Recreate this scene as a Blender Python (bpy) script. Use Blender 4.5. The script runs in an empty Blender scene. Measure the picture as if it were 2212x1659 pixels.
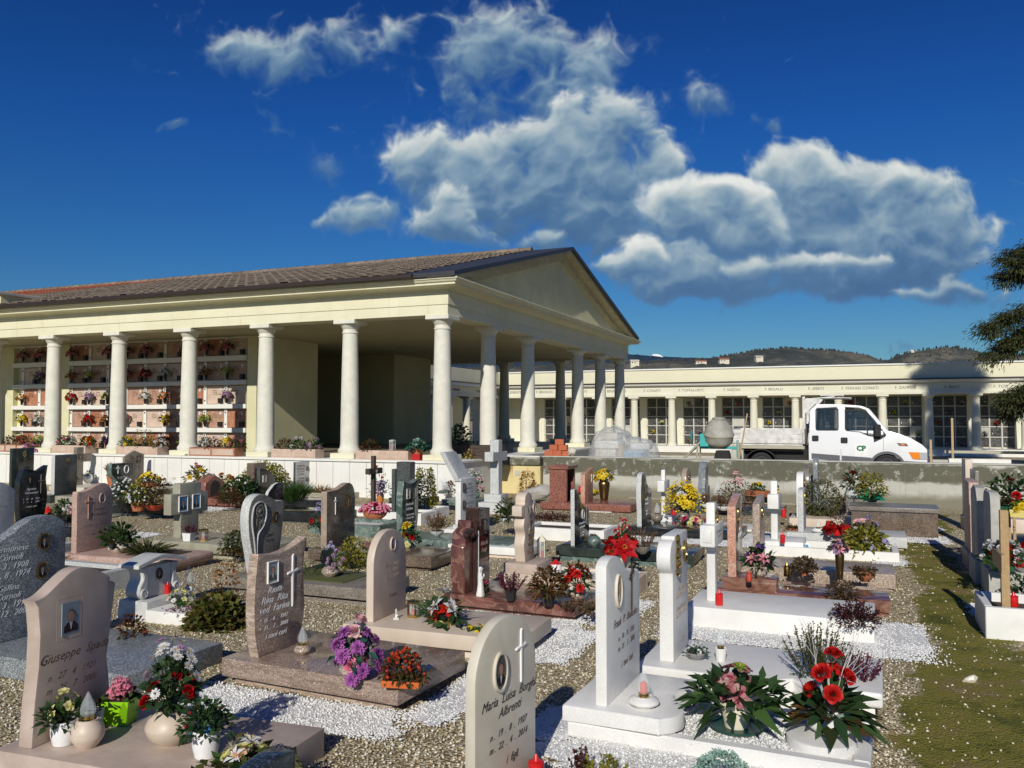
import bpy, bmesh, math, random
import numpy as np
from mathutils import Vector, Matrix
R = math.radians
rnd = random.Random(7)
scene = bpy.context.scene
col = scene.collection
# the cemetery's own grid: a runs along the grave rows, b away from the photographer, metres
BE = R(22.5)
AX = (math.cos(BE), -math.sin(BE)); BX = (math.sin(BE), math.cos(BE))
def W(a, b, z=0.0): return (a*AX[0]+b*BX[0], a*AX[1]+b*BX[1], z)
# ---------------------------------------------------------------- camera
cd = bpy.data.cameras.new('camera'); cam = bpy.data.objects.new('camera', cd); col.objects.link(cam)
cam.location = (0, 0, 1.7); cam.rotation_euler = (R(92.36), 0, 0)
cd.sensor_fit = 'HORIZONTAL'; cd.sensor_width = 36; cd.lens = 36*1825/2212
cd.clip_start = .05; cd.clip_end = 30000
scene.camera = cam
# ---------------------------------------------------------------- sun, sky, exposure
SUN_BEAR, SUN_EL = 13.5, 28.0            # bearing the light travels to, and its height
sl = bpy.data.lights.new('sun', 'SUN'); sl.energy = 3.9; sl.angle = R(.53); sl.color = (1, .95, .86)
so = bpy.data.objects.new('sun', sl); col.objects.link(so)
d = Vector((math.sin(R(SUN_BEAR))*math.cos(R(SUN_EL)), math.cos(R(SUN_BEAR))*math.cos(R(SUN_EL)), -math.sin(R(SUN_EL))))
so.rotation_euler = d.to_track_quat('-Z', 'Y').to_euler(); so.location = (-5, -20, 15)
def N(nt, typ, **kw):
    n = nt.nodes.new(typ)
    for k, v in kw.items(): setattr(n, k, v)
    return n
def M(nt, op, a, b=None, c=None, clamp=False):
    n = N(nt, 'ShaderNodeMath', operation=op); n.use_clamp = clamp
    for i, v in enumerate((a, b, c)):
        if v is None: continue
        if isinstance(v, (int, float)): n.inputs[i].default_value = v
        else: nt.links.new(v, n.inputs[i])
    return n.outputs[0]
def V(nt, op, a, b=None):
    n = N(nt, 'ShaderNodeVectorMath', operation=op)
    for i, v in enumerate((a, b)):
        if v is None: continue
        if isinstance(v, (tuple, list)): n.inputs[i].default_value = v
        else: nt.links.new(v, n.inputs[i])
    return n.outputs['Value'] if op in ('DOT_PRODUCT', 'LENGTH') else n.outputs[0]
def MIX(nt, f, a, b):
    n = N(nt, 'ShaderNodeMix', data_type='RGBA')
    for i, v in ((0, f), (6, a), (7, b)):
        if isinstance(v, (int, float)): n.inputs[i].default_value = v
        elif isinstance(v, (tuple, list)): n.inputs[i].default_value = (*v[:3], 1)
        else: nt.links.new(v, n.inputs[i])
    return n.outputs[2]
def RAMP(nt, f, stops, interp='LINEAR'):
    n = N(nt, 'ShaderNodeValToRGB'); cr = n.color_ramp; cr.interpolation = interp
    while len(cr.elements) < len(stops): cr.elements.new(.5)
    for e, (p, c) in zip(cr.elements, stops):
        e.position = p; e.color = (*c, 1) if isinstance(c, (tuple, list)) else (c, c, c, 1)
    nt.links.new(f, n.inputs[0]); return n.outputs[0]
def SMOOTH(nt, x, lo, hi):
    n = N(nt, 'ShaderNodeMapRange', interpolation_type='SMOOTHSTEP'); nt.links.new(x, n.inputs[0])
    n.inputs[1].default_value = lo; n.inputs[2].default_value = hi; return n.outputs[0]
# ---------------------------------------------------------------- clouds, grown from noise on the tangent plane of the sky
# each bank: softness, erosion, brightness, flat base (px) and its puffs (centre, half width, half height)
BANKS = [
 (.95, .80, .76, 190, [(478,112,58,52),(590,130,60,34),(660,130,80,52),(745,100,80,60),(735,228,70,24)]),
 (.85, .74, .82, 330, [(985,85,90,66),(1090,45,110,70),(1150,95,130,64),(1290,98,75,46),(1060,170,110,60),(1180,200,110,60),(1110,250,120,40),(870,80,60,50)]),
 (.9, .70, .76, 270, [(1535,205,66,46),(1490,175,44,26),(1575,225,34,28)]),
 (.60, .75, .5, 290, [(1660,262,36,30),(385,272,36,16)]),
 (.48, .50, .92, 570, [(930,330,90,50),(1050,320,120,56),(1180,290,120,72),(1320,250,95,64),(1400,285,55,40),(1240,370,170,80),(1420,350,50,50),(1060,400,150,70),(1180,450,150,80),(1320,440,90,80),(1330,530,70,70),(1220,530,170,60),(1090,500,130,60),(960,400,70,60)]),
 (.30, .36, .98, 505, [(760,455,66,36),(830,462,60,38),(800,485,100,24),(690,470,46,16)]),
 (.50, .48, .92, 560, [(965,430,56,50),(1010,485,80,36),(930,490,60,28),(1100,515,110,30),(1180,535,80,24)]),
 (.28, .38, .98, 655, [(1680,365,70,52),(1790,350,80,50),(1880,370,90,46),(1990,410,85,62),(2050,470,60,56),(2100,520,44,36),(1860,440,150,60),(1980,500,130,70),(1760,400,80,60),(2030,570,90,50),(1900,570,150,70),(1790,560,110,80),(1660,560,110,70),(1560,560,120,70),(1450,560,100,66),(1370,600,80,50),(1500,620,150,40),(1700,620,160,44),(1860,620,150,40)]),
 (.24, .32, 1.08, 610, [(1440,425,62,46),(1500,410,60,44),(1570,440,60,40),(1480,470,100,40),(1620,430,60,40),(1660,470,60,50),(1600,530,90,50)]),
 (.42, .40, .98, 640, [(1590,590,46,30),(1690,575,60,30),(1740,592,50,24),(1830,585,46,28),(1885,590,44,28),(1400,560,50,36),(1340,600,50,34)]),
 (.55, .60, .80, 690, [(2060,625,60,30),(2110,650,60,28),(2000,640,40,16)]),
]
def make_clouds(Wd=1500, Hd=640, u0=-.72, u1=.78, v0=.01, v1=.65):
    du = (u1-u0)/Wd
    st = lambda x, a, b: (lambda t: t*t*(3-2*t))(np.clip((x-a)/(b-a), 0, 1))
    def grad(f, seed, U, Vv):
        r = np.random.RandomState(seed); gx = int(1.9*f)+6; gy = int(1.2*f)+6
        ang = r.rand(gy, gx)*2*np.pi; cx, cy = np.cos(ang), np.sin(ang)
        X = np.clip((U+.95)*f+1, 0, gx-2.001); Y = np.clip((Vv+.25)*f+1, 0, gy-2.001)
        xi = X.astype(int); yi = Y.astype(int); xf = X-xi; yf = Y-yi
        s = lambda t: t*t*t*(t*(t*6-15)+10)
        def dt(dx, dy): return cx[yi+dy, xi+dx]*(xf-dx)+cy[yi+dy, xi+dx]*(yf-dy)
        a = s(xf); b = s(yf)
        return ((dt(0, 0)*(1-a)+dt(1, 0)*a)*(1-b)+(dt(0, 1)*(1-a)+dt(1, 1)*a)*b)*1.5
    def fbm(f, o, seed, U, Vv, gain=.5, bil=False):
        t = 0; am = 1; tot = 0
        for k in range(o):
            n = grad(f*2**k, seed+k, U, Vv); t = t+am*((1-2.2*np.abs(n)) if bil else n); tot += am; am *= gain
        return t/tot if bil else t
    def blur(a, n):
        for ax in (0, 1):
            for _ in range(2):
                c = np.cumsum(np.pad(a, [(n+1, n) if i == ax else (0, 0) for i in (0, 1)], mode='edge'), axis=ax)
                a = (np.take(c, range(2*n+1, c.shape[ax]), axis=ax)-np.take(c, range(0, c.shape[ax]-2*n-1), axis=ax))/(2*n+1)
        return a
    OUT = np.zeros((Hd, Wd, 3)); AL = np.zeros((Hd, Wd))
    stops = [(0, (.05, .125, .27)), (.28, (.085, .18, .33)), (.5, (.19, .30, .42)), (.75, (.36, .46, .52)), (.98, (.58, .63, .64)), (1.2, (.78, .80, .77))]
    for bi, (soft, ero, bright, base, puffs) in enumerate(BANKS):
        q = [((x-1106)/1825, (905-y)/1825, rx/1825, ry/1825) for x, y, rx, ry in puffs]
        ua = min(p[0]-2.2*p[2] for p in q)-.05; ub = max(p[0]+2.2*p[2] for p in q)+.05
        va = min(p[1]-2.2*p[3] for p in q)-.05; vb = max(p[1]+2.2*p[3] for p in q)+.06
        i0 = max(0, int((ua-u0)/du)); i1 = min(Wd, int((ub-u0)/du)); j0 = max(0, int((va-v0)/du)); j1 = min(Hd, int((vb-v0)/du))
        U0, V0 = np.meshgrid(u0+du*(np.arange(i0, i1)+.5), v0+du*(np.arange(j0, j1)+.5))
        sd = 1000*bi
        U = U0+.020*fbm(8, 4, sd+50, U0, V0); Vw = V0+.016*fbm(8, 4, sd+70, U0, V0)
        m = np.ones_like(U)
        for (u, v, ru, rv) in q:
            r2 = ((U-u)/(ru*1.15))**2+((Vw-v)/(rv*1.15))**2
            m = m*(1-.92*np.exp(-.95*r2**1.15))
        m = 1-m
        bz = (905-base)/1825
        m = m*st(V0+.016*fbm(9, 4, sd+95, U0, V0), bz-.045, bz+.045)
        U2 = U0+.010*fbm(18, 3, sd+90, U0, V0); V2 = V0+.010*fbm(18, 3, sd+110, U0, V0)
        bil = fbm(15, 5, sd+200, U2, V2, .55, True); fb = fbm(8, 7, sd+300, U2, V2, .55)
        D = m*1.3+ero*1.15*(bil-.40)+ero*.8*fb-.50
        alpha = st(D, -.06, soft*1.25)**1.1*st(U0, ua, ua+.03)*(1-st(U0, ub-.03, ub))*st(V0, va, va+.03)*(1-st(V0, vb-.03, vb))
        T = np.clip(D, 0, 1.2); Tb = blur(T, 2); Tc = blur(T, 7)
        gy = np.gradient(Tb, axis=0)/du; gx = np.gradient(Tb, axis=1)/du; g2 = np.gradient(Tc, axis=0)/du
        lam = np.clip(.52-.007*gy+.003*gx-.014*g2, .12, .92)
        occ = np.zeros_like(T); S = blur(T, 5)
        for k, wk in ((8, .3), (18, .45), (32, .6), (50, .7), (75, .6), (105, .4)):
            sh = np.zeros_like(S)
            if k < S.shape[0]: sh[:-k] = S[k:]
            occ += wk*np.minimum(sh, .7)
        ex = np.exp(-1.05*occ)
        br = (.24+.26*lam+.62*ex*(.62+.55*lam)+.20*(bil-.45)+.16*fb)*bright-.06
        br = br*(.62+.38*st(T, 0, .55))
        br = br*(.42+.58*st(V0+.02*fbm(11, 4, sd+95, U0, V0), bz-.025, bz+.075))
        rgb = np.stack([np.interp(br, [s[0] for s in stops], [s[1][i] for s in stops]) for i in range(3)], -1)
        wv = ((1-st(D, .0, .6))*.42)[..., None]
        rgb = rgb*(1-wv)+wv*np.array((.12, .26, .48))
        A0 = AL[j0:j1, i0:i1]; O0 = OUT[j0:j1, i0:i1]; na = alpha+A0*(1-alpha)
        OUT[j0:j1, i0:i1] = (rgb*alpha[..., None]+O0*(A0*(1-alpha))[..., None])/np.maximum(na, 1e-4)[..., None]
        AL[j0:j1, i0:i1] = na
    return np.dstack([OUT, AL]).astype(np.float32), (u0, u1, v0, v1)
w = bpy.data.worlds.new('World'); scene.world = w; w.use_nodes = True
w.cycles.sampling_method = 'MANUAL'; w.cycles.sample_map_resolution = 512
NT = w.node_tree; NT.nodes.clear()
def sky():
    tc = N(NT, 'ShaderNodeTexCoord'); sx = N(NT, 'ShaderNodeSeparateXYZ'); NT.links.new(tc.outputs['Generated'], sx.inputs[0])
    px, (u0, u1, v0, v1) = make_clouds()
    hh, ww = px.shape[:2]
    im = bpy.data.images.new('cloud_field', ww, hh, alpha=True, float_buffer=True, is_data=True)
    im.alpha_mode = 'CHANNEL_PACKED'; im.pixels.foreach_set(px.ravel()); im.pack()
    yy = M(NT, 'MAXIMUM', sx.outputs[1], .05)
    cb = N(NT, 'ShaderNodeCombineXYZ')
    NT.links.new(M(NT, 'DIVIDE', M(NT, 'SUBTRACT', M(NT, 'DIVIDE', sx.outputs[0], yy), u0), u1-u0), cb.inputs[0])
    NT.links.new(M(NT, 'DIVIDE', M(NT, 'SUBTRACT', M(NT, 'DIVIDE', sx.outputs[2], yy), v0), v1-v0), cb.inputs[1])
    it = N(NT, 'ShaderNodeTexImage', image=im, extension='CLIP', interpolation='Cubic'); NT.links.new(cb.outputs[0], it.inputs[0])
    st = N(NT, 'ShaderNodeTexSky', sky_type='NISHITA'); st.sun_disc = False; st.sun_elevation = R(SUN_EL)
    st.sun_rotation = R(SUN_BEAR+180); st.altitude = 200; st.air_density = 1.0; st.dust_density = .2; st.ozone_density = 3
    elev = RAMP(NT, sx.outputs[2], [(0, (.29, .44, .50)), (.06, (.235, .42, .53)), (.18, (.125, .36, .62)), (.32, (.07, .295, .67)), (.5, (.050, .20, .53)), (1, (.045, .17, .45))])
    sky_c = N(NT, 'ShaderNodeMix', data_type='RGBA', blend_type='MULTIPLY'); sky_c.inputs[0].default_value = 1
    NT.links.new(st.outputs[0], sky_c.inputs[6]); NT.links.new(elev, sky_c.inputs[7])
    bg = N(NT, 'ShaderNodeBackground'); bg.inputs[1].default_value = .1
    NT.links.new(MIX(NT, it.outputs[1], sky_c.outputs[2], V(NT, 'MULTIPLY', it.outputs[0], (10, 10, 10))), bg.inputs[0])
    o = N(NT, 'ShaderNodeOutputWorld'); NT.links.new(bg.outputs[0], o.inputs[0])
sky()
scene.render.engine = 'CYCLES'
vs = scene.view_settings; vs.view_transform = 'Standard'; vs.look = 'None'; vs.exposure = 0; vs.gamma = 1; vs.use_curve_mapping = False
scene.cycles.max_bounces = 6; scene.cycles.diffuse_bounces = 3; scene.cycles.transparent_max_bounces = 8; scene.cycles.caustics_reflective = False; scene.cycles.caustics_refractive = False
# ================================================================ materials
MATS = {}
def bsdf(name):
    m = bpy.data.materials.new(name); m.use_nodes = True; nt = m.node_tree; nt.nodes.clear()
    o = N(nt, 'ShaderNodeOutputMaterial'); b = N(nt, 'ShaderNodeBsdfPrincipled'); nt.links.new(b.outputs[0], o.inputs[0])
    MATS[name] = m
    return m, nt, b
def noise(nt, vec, scale, detail=4, rough=.55, dist=0):
    n = N(nt, 'ShaderNodeTexNoise'); n.inputs['Scale'].default_value = scale; n.inputs['Detail'].default_value = detail
    n.inputs['Roughness'].default_value = rough; n.inputs['Distortion'].default_value = dist; nt.links.new(vec, n.inputs['Vector']); return n.outputs[0]
def voro(nt, vec, scale, out='Color', feature='F1'):
    n = N(nt, 'ShaderNodeTexVoronoi', feature=feature); n.inputs['Scale'].default_value = scale; nt.links.new(vec, n.inputs['Vector']); return n.outputs[out]
def bump(nt, b, h, strength=.3, dist=.01):
    n = N(nt, 'ShaderNodeBump'); n.inputs['Strength'].default_value = strength; n.inputs['Distance'].default_value = dist
    nt.links.new(h, n.inputs['Height']); nt.links.new(n.outputs[0], b.inputs['Normal'])
def pos(nt): return N(nt, 'ShaderNodeNewGeometry').outputs['Position']
def setin(nt, b, k, v):
    if isinstance(v, (int, float)): b.inputs[k].default_value = v
    elif isinstance(v, (tuple, list)): b.inputs[k].default_value = (*v[:3], 1)
    else: nt.links.new(v, b.inputs[k])
def stone(name, c1, c2, scale=3, rough=.45, speck=None, vein=None, bmp=.12, dirt=.25, stretch=None, spec=.5):
    """cut stone: broad clouding, grain, optional crystal specks (colour, scale, share) and veins (colour, scale, width), a little grime"""
    m, nt, b = bsdf(name); P = pos(nt)
    Q = V(nt, 'MULTIPLY', P, stretch) if stretch else P
    c = MIX(nt, SMOOTH(nt, noise(nt, Q, scale, 6, .6, .4), .32, .68), c1, c2)
    if speck:
        for sc_, (sca, thr) in ((speck[0], (speck[1], speck[2])),):
            vv = N(nt, 'ShaderNodeSeparateColor'); nt.links.new(voro(nt, P, sca), vv.inputs[0])
            c = MIX(nt, M(nt, 'MULTIPLY', M(nt, 'LESS_THAN', vv.outputs[0], thr), .75), c, sc_)
            c = MIX(nt, M(nt, 'MULTIPLY', M(nt, 'LESS_THAN', vv.outputs[1], thr*.5), .6), c, tuple(min(1, x*1.9+.05) for x in c2))
    if vein:
        vn = noise(nt, Q, vein[1], 5, .6, 1.2)
        vv = SMOOTH(nt, M(nt, 'ABSOLUTE', M(nt, 'SUBTRACT', vn, .5)), vein[2], 0.0)
        c = MIX(nt, M(nt, 'MULTIPLY', vv, .7), c, vein[0])
    g = SMOOTH(nt, noise(nt, P, 9, 8, .7), .5, .8)
    c = MIX(nt, M(nt, 'MULTIPLY', g, dirt), c, tuple(x*.55 for x in c1))
    setin(nt, b, 'Base Color', c); setin(nt, b, 'Specular IOR Level', spec)
    rr = noise(nt, P, 14, 4); setin(nt, b, 'Roughness', M(nt, 'MULTIPLY_ADD', rr, .16, rough-.08))
    if bmp: bump(nt, b, noise(nt, P, 90, 6, .65), bmp, .004)
    return m
def plain(name, c, rough=.5, metal=0, var=.12, scale=20, bmp=0, spec=.5, coat=0):
    m, nt, b = bsdf(name); P = pos(nt)
    cc = MIX(nt, noise(nt, P, scale, 5, .6), tuple(x*(1-var*1.6) for x in c), tuple(min(1, x*(1+var*1.6)) for x in c)) if var else c
    setin(nt, b, 'Base Color', cc); b.inputs['Roughness'].default_value = rough; b.inputs['Metallic'].default_value = metal
    b.inputs['Specular IOR Level'].default_value = spec; b.inputs['Coat Weight'].default_value = coat; b.inputs['Coat Roughness'].default_value = .08
    if bmp: bump(nt, b, noise(nt, P, scale*5, 6, .65), bmp, .004)
    return m
def leafm(name, *cols, rough=.6, trans=.25):
    """leaf, petal or needle: every separate blade takes its own tone out of the given colours"""
    m, nt, b = bsdf(name); ri = N(nt, 'ShaderNodeNewGeometry').outputs['Random Per Island']
    st = [(i/max(1, len(cols)-1), c) for i, c in enumerate(cols)] if len(cols) > 1 else [(0, tuple(x*.8 for x in cols[0])), (1, tuple(min(1, x*1.15) for x in cols[0]))]
    c = RAMP(nt, ri, st)
    setin(nt, b, 'Base Color', c); b.inputs['Roughness'].default_value = rough; b.inputs['Specular IOR Level'].default_value = .18
    t = N(nt, 'ShaderNodeBsdfTranslucent'); nt.links.new(c, t.inputs[0]); mx = N(nt, 'ShaderNodeMixShader'); mx.inputs[0].default_value = trans
    nt.links.new(b.outputs[0], mx.inputs[1]); nt.links.new(t.outputs[0], mx.inputs[2])
    nt.links.new(mx.outputs[0], nt.nodes['Material Output'].inputs[0]); return m
def glassm(name, c=(1, 1, 1), rough=.03, alpha=.35):
    m, nt, b = bsdf(name); setin(nt, b, 'Base Color', c); b.inputs['Roughness'].default_value = rough
    b.inputs['Alpha'].default_value = alpha; b.inputs['Specular IOR Level'].default_value = .9; return m
def mat(k): return MATS[k]
# ================================================================ objects
def thing(name, label, cat, loc, rot=0, group=None, kind=None):
    o = bpy.data.objects.new(name, None); col.objects.link(o)
    o.empty_display_size = .1; o.location = W(*loc); o.rotation_euler = (0, 0, -BE+R(rot))
    tag(o, label, cat, group, kind); return o
def tag(o, label=None, cat=None, group=None, kind=None):
    for k, v in (('label', label), ('category', cat), ('group', group), ('kind', kind)):
        if v: o[k] = v
    return o
def link(name, me, parent=None, loc=(0, 0, 0), m=None):
    o = bpy.data.objects.new(name, me); col.objects.link(o)
    if parent: o.parent = parent
    if m is not None: o.matrix_local = m
    else: o.location = loc
    return o
def copy_tree(src, loc=None, rot=None, parent=None, scale=None):
    o = src.copy(); col.objects.link(o)
    if parent: o.parent = parent
    if loc is not None: o.location = W(*loc)
    if rot is not None: o.rotation_euler = (0, 0, -BE+R(rot))
    if scale: o.scale = (scale,)*3
    for ch in src.children: copy_tree(ch, parent=o)
    return o
class MB:
    def __init__(s): s.v = []; s.f = []; s.m = []; s.n = 0
    def add(s, vs, fs, m=0):
        k = s.n; s.v.extend(vs); s.n += len(vs); s.f.extend([tuple(i+k for i in f) for f in fs]); s.m.extend([m]*len(fs)); return s
    def box(s, x0, x1, y0, y1, z0, z1, m=0):
        return s.add([(x0, y0, z0), (x1, y0, z0), (x1, y1, z0), (x0, y1, z0), (x0, y0, z1), (x1, y0, z1), (x1, y1, z1), (x0, y1, z1)],
                     [(0, 3, 2, 1), (4, 5, 6, 7), (0, 1, 5, 4), (1, 2, 6, 5), (2, 3, 7, 6), (3, 0, 4, 7)], m)
    def prism(s, out, a0, a1, axis='x', m=0):
        """outline of (p, q) extruded along an axis: x -> (a, p, q), y -> (p, a, q), z -> (p, q, a)"""
        mk = {'x': lambda a, p, q: (a, p, q), 'y': lambda a, p, q: (p, a, q), 'z': lambda a, p, q: (p, q, a)}[axis]
        n = len(out); vs = [mk(a0, *p) for p in out]+[mk(a1, *p) for p in out]
        fs = [tuple(range(n-1, -1, -1)), tuple(range(n, 2*n))]+[(i, (i+1) % n, n+(i+1) % n, n+i) for i in range(n)]
        return s.add(vs, fs, m)
    def lathe(s, prof, n=20, c=(0, 0, 0), m=0, sx=1, sy=1, cap=True):
        vs = []; fs = []; k = len(prof)
        for r, z in prof:
            for i in range(n):
                t = 2*math.pi*i/n; vs.append((c[0]+r*sx*math.cos(t), c[1]+r*sy*math.sin(t), c[2]+z))
        for j in range(k-1):
            for i in range(n): fs.append((j*n+i, j*n+(i+1) % n, (j+1)*n+(i+1) % n, (j+1)*n+i))
        if cap: fs += [tuple(range(n-1, -1, -1)), tuple((k-1)*n+i for i in range(n))]
        return s.add(vs, fs, m)
    def tube(s, pts, r, n=6, m=0):
        pts = [Vector(p) for p in pts]; rs = [float(q) for q in (r if isinstance(r, (list, tuple)) else [r]*len(pts))]; vs = []; fs = []
        for i, p in enumerate(pts):
            d = (pts[min(i+1, len(pts)-1)]-pts[max(i-1, 0)]).normalized(); u = d.cross(Vector((.31, .17, .93)) if abs(d.z) < .9 else Vector((1, .1, 0))).normalized(); w_ = d.cross(u)
            for k in range(n):
                t = 2*math.pi*k/n; vs.append(tuple(p+rs[i]*(u*math.cos(t)+w_*math.sin(t))))
        for i in range(len(pts)-1):
            for k in range(n): fs.append((i*n+k, i*n+(k+1) % n, (i+1)*n+(k+1) % n, (i+1)*n+k))
        fs += [tuple(range(n-1, -1, -1)), tuple((len(pts)-1)*n+i for i in range(n))]
        return s.add(vs, fs, m)
    def ell(s, c, r, n=10, k=6, m=0):
        vs = [(c[0], c[1], c[2]-r[2])]; fs = []
        for j in range(1, k):
            a = math.pi*j/k-math.pi/2
            for i in range(n): t = 2*math.pi*i/n; vs.append((c[0]+r[0]*math.cos(a)*math.cos(t), c[1]+r[1]*math.cos(a)*math.sin(t), c[2]+r[2]*math.sin(a)))
        vs.append((c[0], c[1], c[2]+r[2])); L = len(vs)-1
        for i in range(n):
            fs.append((0, 1+(i+1) % n, 1+i)); fs.append((L, L-n+i, L-n+(i+1) % n))
            for j in range(k-2): q = 1+j*n; fs.append((q+i, q+(i+1) % n, q+n+(i+1) % n, q+n+i))
        return s.add(vs, fs, m)
    def mesh(s, name, mats, bevel=0, ang=35, org=(0, 0, 0), segs=1):
        me = bpy.data.meshes.new(name)
        me.from_pydata([(x-org[0], y-org[1], z-org[2]) for x, y, z in s.v], [], s.f)
        for k in (mats if isinstance(mats, (list, tuple)) else [mats]): me.materials.append(mat(k))
        me.polygons.foreach_set('material_index', s.m)
        if bevel:
            bm = bmesh.new(); bm.from_mesh(me); bmesh.ops.recalc_face_normals(bm, faces=bm.faces)
            es = [e for e in bm.edges if len(e.link_faces) == 2 and e.calc_face_angle(0) > R(28)]
            bmesh.ops.bevel(bm, geom=es, offset=bevel, segments=segs, profile=.6, affect='EDGES', clamp_overlap=True)
            bm.to_mesh(me); bm.free()
        if ang:
            me.polygons.foreach_set('use_smooth', [True]*len(me.polygons)); me.set_sharp_from_angle(angle=R(ang))
        me.update(); return me
    def build(s, name, mats, parent=None, bevel=0, ang=35, org=(0, 0, 0), loc=(0, 0, 0), segs=1):
        return link(name, s.mesh(name, mats, bevel, ang, org, segs), parent, loc)
def npmesh(name, Vx, F, mats, mi=None, smooth=False):
    """fast triangle mesh out of arrays"""
    me = bpy.data.meshes.new(name); Vx = np.asarray(Vx, np.float32); F = np.asarray(F, np.int32)
    me.vertices.add(len(Vx)); me.vertices.foreach_set('co', Vx.ravel())
    me.loops.add(F.size); me.loops.foreach_set('vertex_index', F.ravel())
    me.polygons.add(len(F)); me.polygons.foreach_set('loop_start', np.arange(0, F.size, F.shape[1], dtype=np.int32))
    try: me.polygons.foreach_set('loop_total', np.full(len(F), F.shape[1], np.int32))
    except Exception: pass
    for k in mats: me.materials.append(mat(k))
    if mi is not None: me.polygons.foreach_set('material_index', np.asarray(mi, np.int32))
    if smooth: me.polygons.foreach_set('use_smooth', np.ones(len(F), bool))
    me.update(calc_edges=True); return me
def spl(pts, n=5):
    """rounded line through points"""
    out = []; P = [Vector(p) for p in pts]; P = [2*P[0]-P[1]]+P+[2*P[-1]-P[-2]]
    for i in range(1, len(P)-2):
        for k in range(n):
            t = k/n; a, b, c, d_ = P[i-1:i+3]
            out.append(tuple(.5*((2*b)+(c-a)*t+(2*a-5*b+4*c-d_)*t*t+(3*b-a-3*c+d_)*t**3)))
    return out+[tuple(P[-2])]
def arc(cx, cy, r, a0, a1, n=10, ry=None):
    return [(cx+r*math.cos(R(a0+(a1-a0)*k/n)), cy+(ry or r)*math.sin(R(a0+(a1-a0)*k/n))) for k in range(n+1)]
_txt = {}
def text_mesh(body, size, m, shear=0, extrude=.0008, bold=0, space=1, align='CENTER'):
    key = (body, size, m, shear, bold, align)
    if key in _txt: return _txt[key]
    c = bpy.data.curves.new('lettering', 'FONT'); c.body = body; c.size = size; c.shear = shear; c.extrude = extrude; c.offset = bold
    c.align_x = align; c.space_line = space; c.resolution_u = 2
    o = bpy.data.objects.new('lettering', c); me = bpy.data.meshes.new_from_object(o); bpy.data.objects.remove(o); bpy.data.curves.remove(c)
    me.materials.clear(); me.materials.append(mat(m)); _txt[key] = me; return me
FACE = Matrix(((0, 0, 1, 0), (1, 0, 0, 0), (0, 1, 0, 0), (0, 0, 0, 1)))      # lettering plane -> a stone's face (looks along +a)
FRONT = Matrix(((1, 0, 0, 0), (0, 0, -1, 0), (0, 1, 0, 0), (0, 0, 0, 1)))    # -> a wall facing the photographer (-b)
def put(parent, name, me, M4, loc): return link(name, me, parent, m=Matrix.Translation(loc) @ M4)
# ================================================================ leaves and flowers
rs = np.random.RandomState(5)
def unit(a): return a/np.maximum(np.linalg.norm(a, axis=1, keepdims=True), 1e-6)
def leaves(P, D, L, Wd, bend=.25, fold=.15, flat=None):
    n = len(P); D = unit(D); L = np.broadcast_to(np.asarray(L, float), (n,))[:, None]; Wd = np.broadcast_to(np.asarray(Wd, float), (n,))[:, None]
    ref = rs.randn(n, 3)*.5+np.array((0, 0, 1.)) if flat is None else flat
    S = unit(np.cross(D, ref)); Nn = np.cross(S, D); z = np.zeros((n, 3)); z[:, 2] = 1
    m = P+D*L*.5-z*L*bend*.15
    vs = np.stack([P, m+S*Wd*.5+Nn*Wd*fold, m, m-S*Wd*.5+Nn*Wd*fold, P+D*L-z*L*bend], 1).reshape(-1, 3)
    t = np.array([(0, 1, 2), (0, 2, 3), (1, 4, 2), (2, 4, 3)]); F = (t[None]+5*np.arange(n)[:, None, None]).reshape(-1, 3)
    return vs, F
def petals(P, D, L, Wd, bend=.2, fold=.2):
    """rounded petals: broad, cupped, with a soft tip"""
    n = len(P); D = unit(D); S = unit(np.cross(D, np.tile((.01, .013, 1.), (n, 1)))); Nn = np.cross(S, D); z = np.zeros((n, 3)); z[:, 2] = 1; W2 = Wd*.5
    q = lambda f, s, c, d: P+D*L*f+S*W2*s+Nn*Wd*c-z*L*bend*d
    vs = np.stack([P, q(.35, .75, fold*.6, 0), q(.35, 0, 0, 0), q(.35, -.75, fold*.6, 0), q(.75, 1, fold, .4), q(.75, 0, .0, .4), q(.75, -1, fold, .4), q(.98, .55, fold*.4, 1), q(1.03, 0, -.02, 1.1), q(.98, -.55, fold*.4, 1)], 1).reshape(-1, 3)
    t = np.array([(0, 1, 2), (0, 2, 3), (1, 4, 5), (1, 5, 2), (2, 5, 6), (2, 6, 3), (4, 7, 8), (4, 8, 5), (5, 8, 9), (5, 9, 6)]); return vs, (t[None]+10*np.arange(n)[:, None, None]).reshape(-1, 3)
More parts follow.
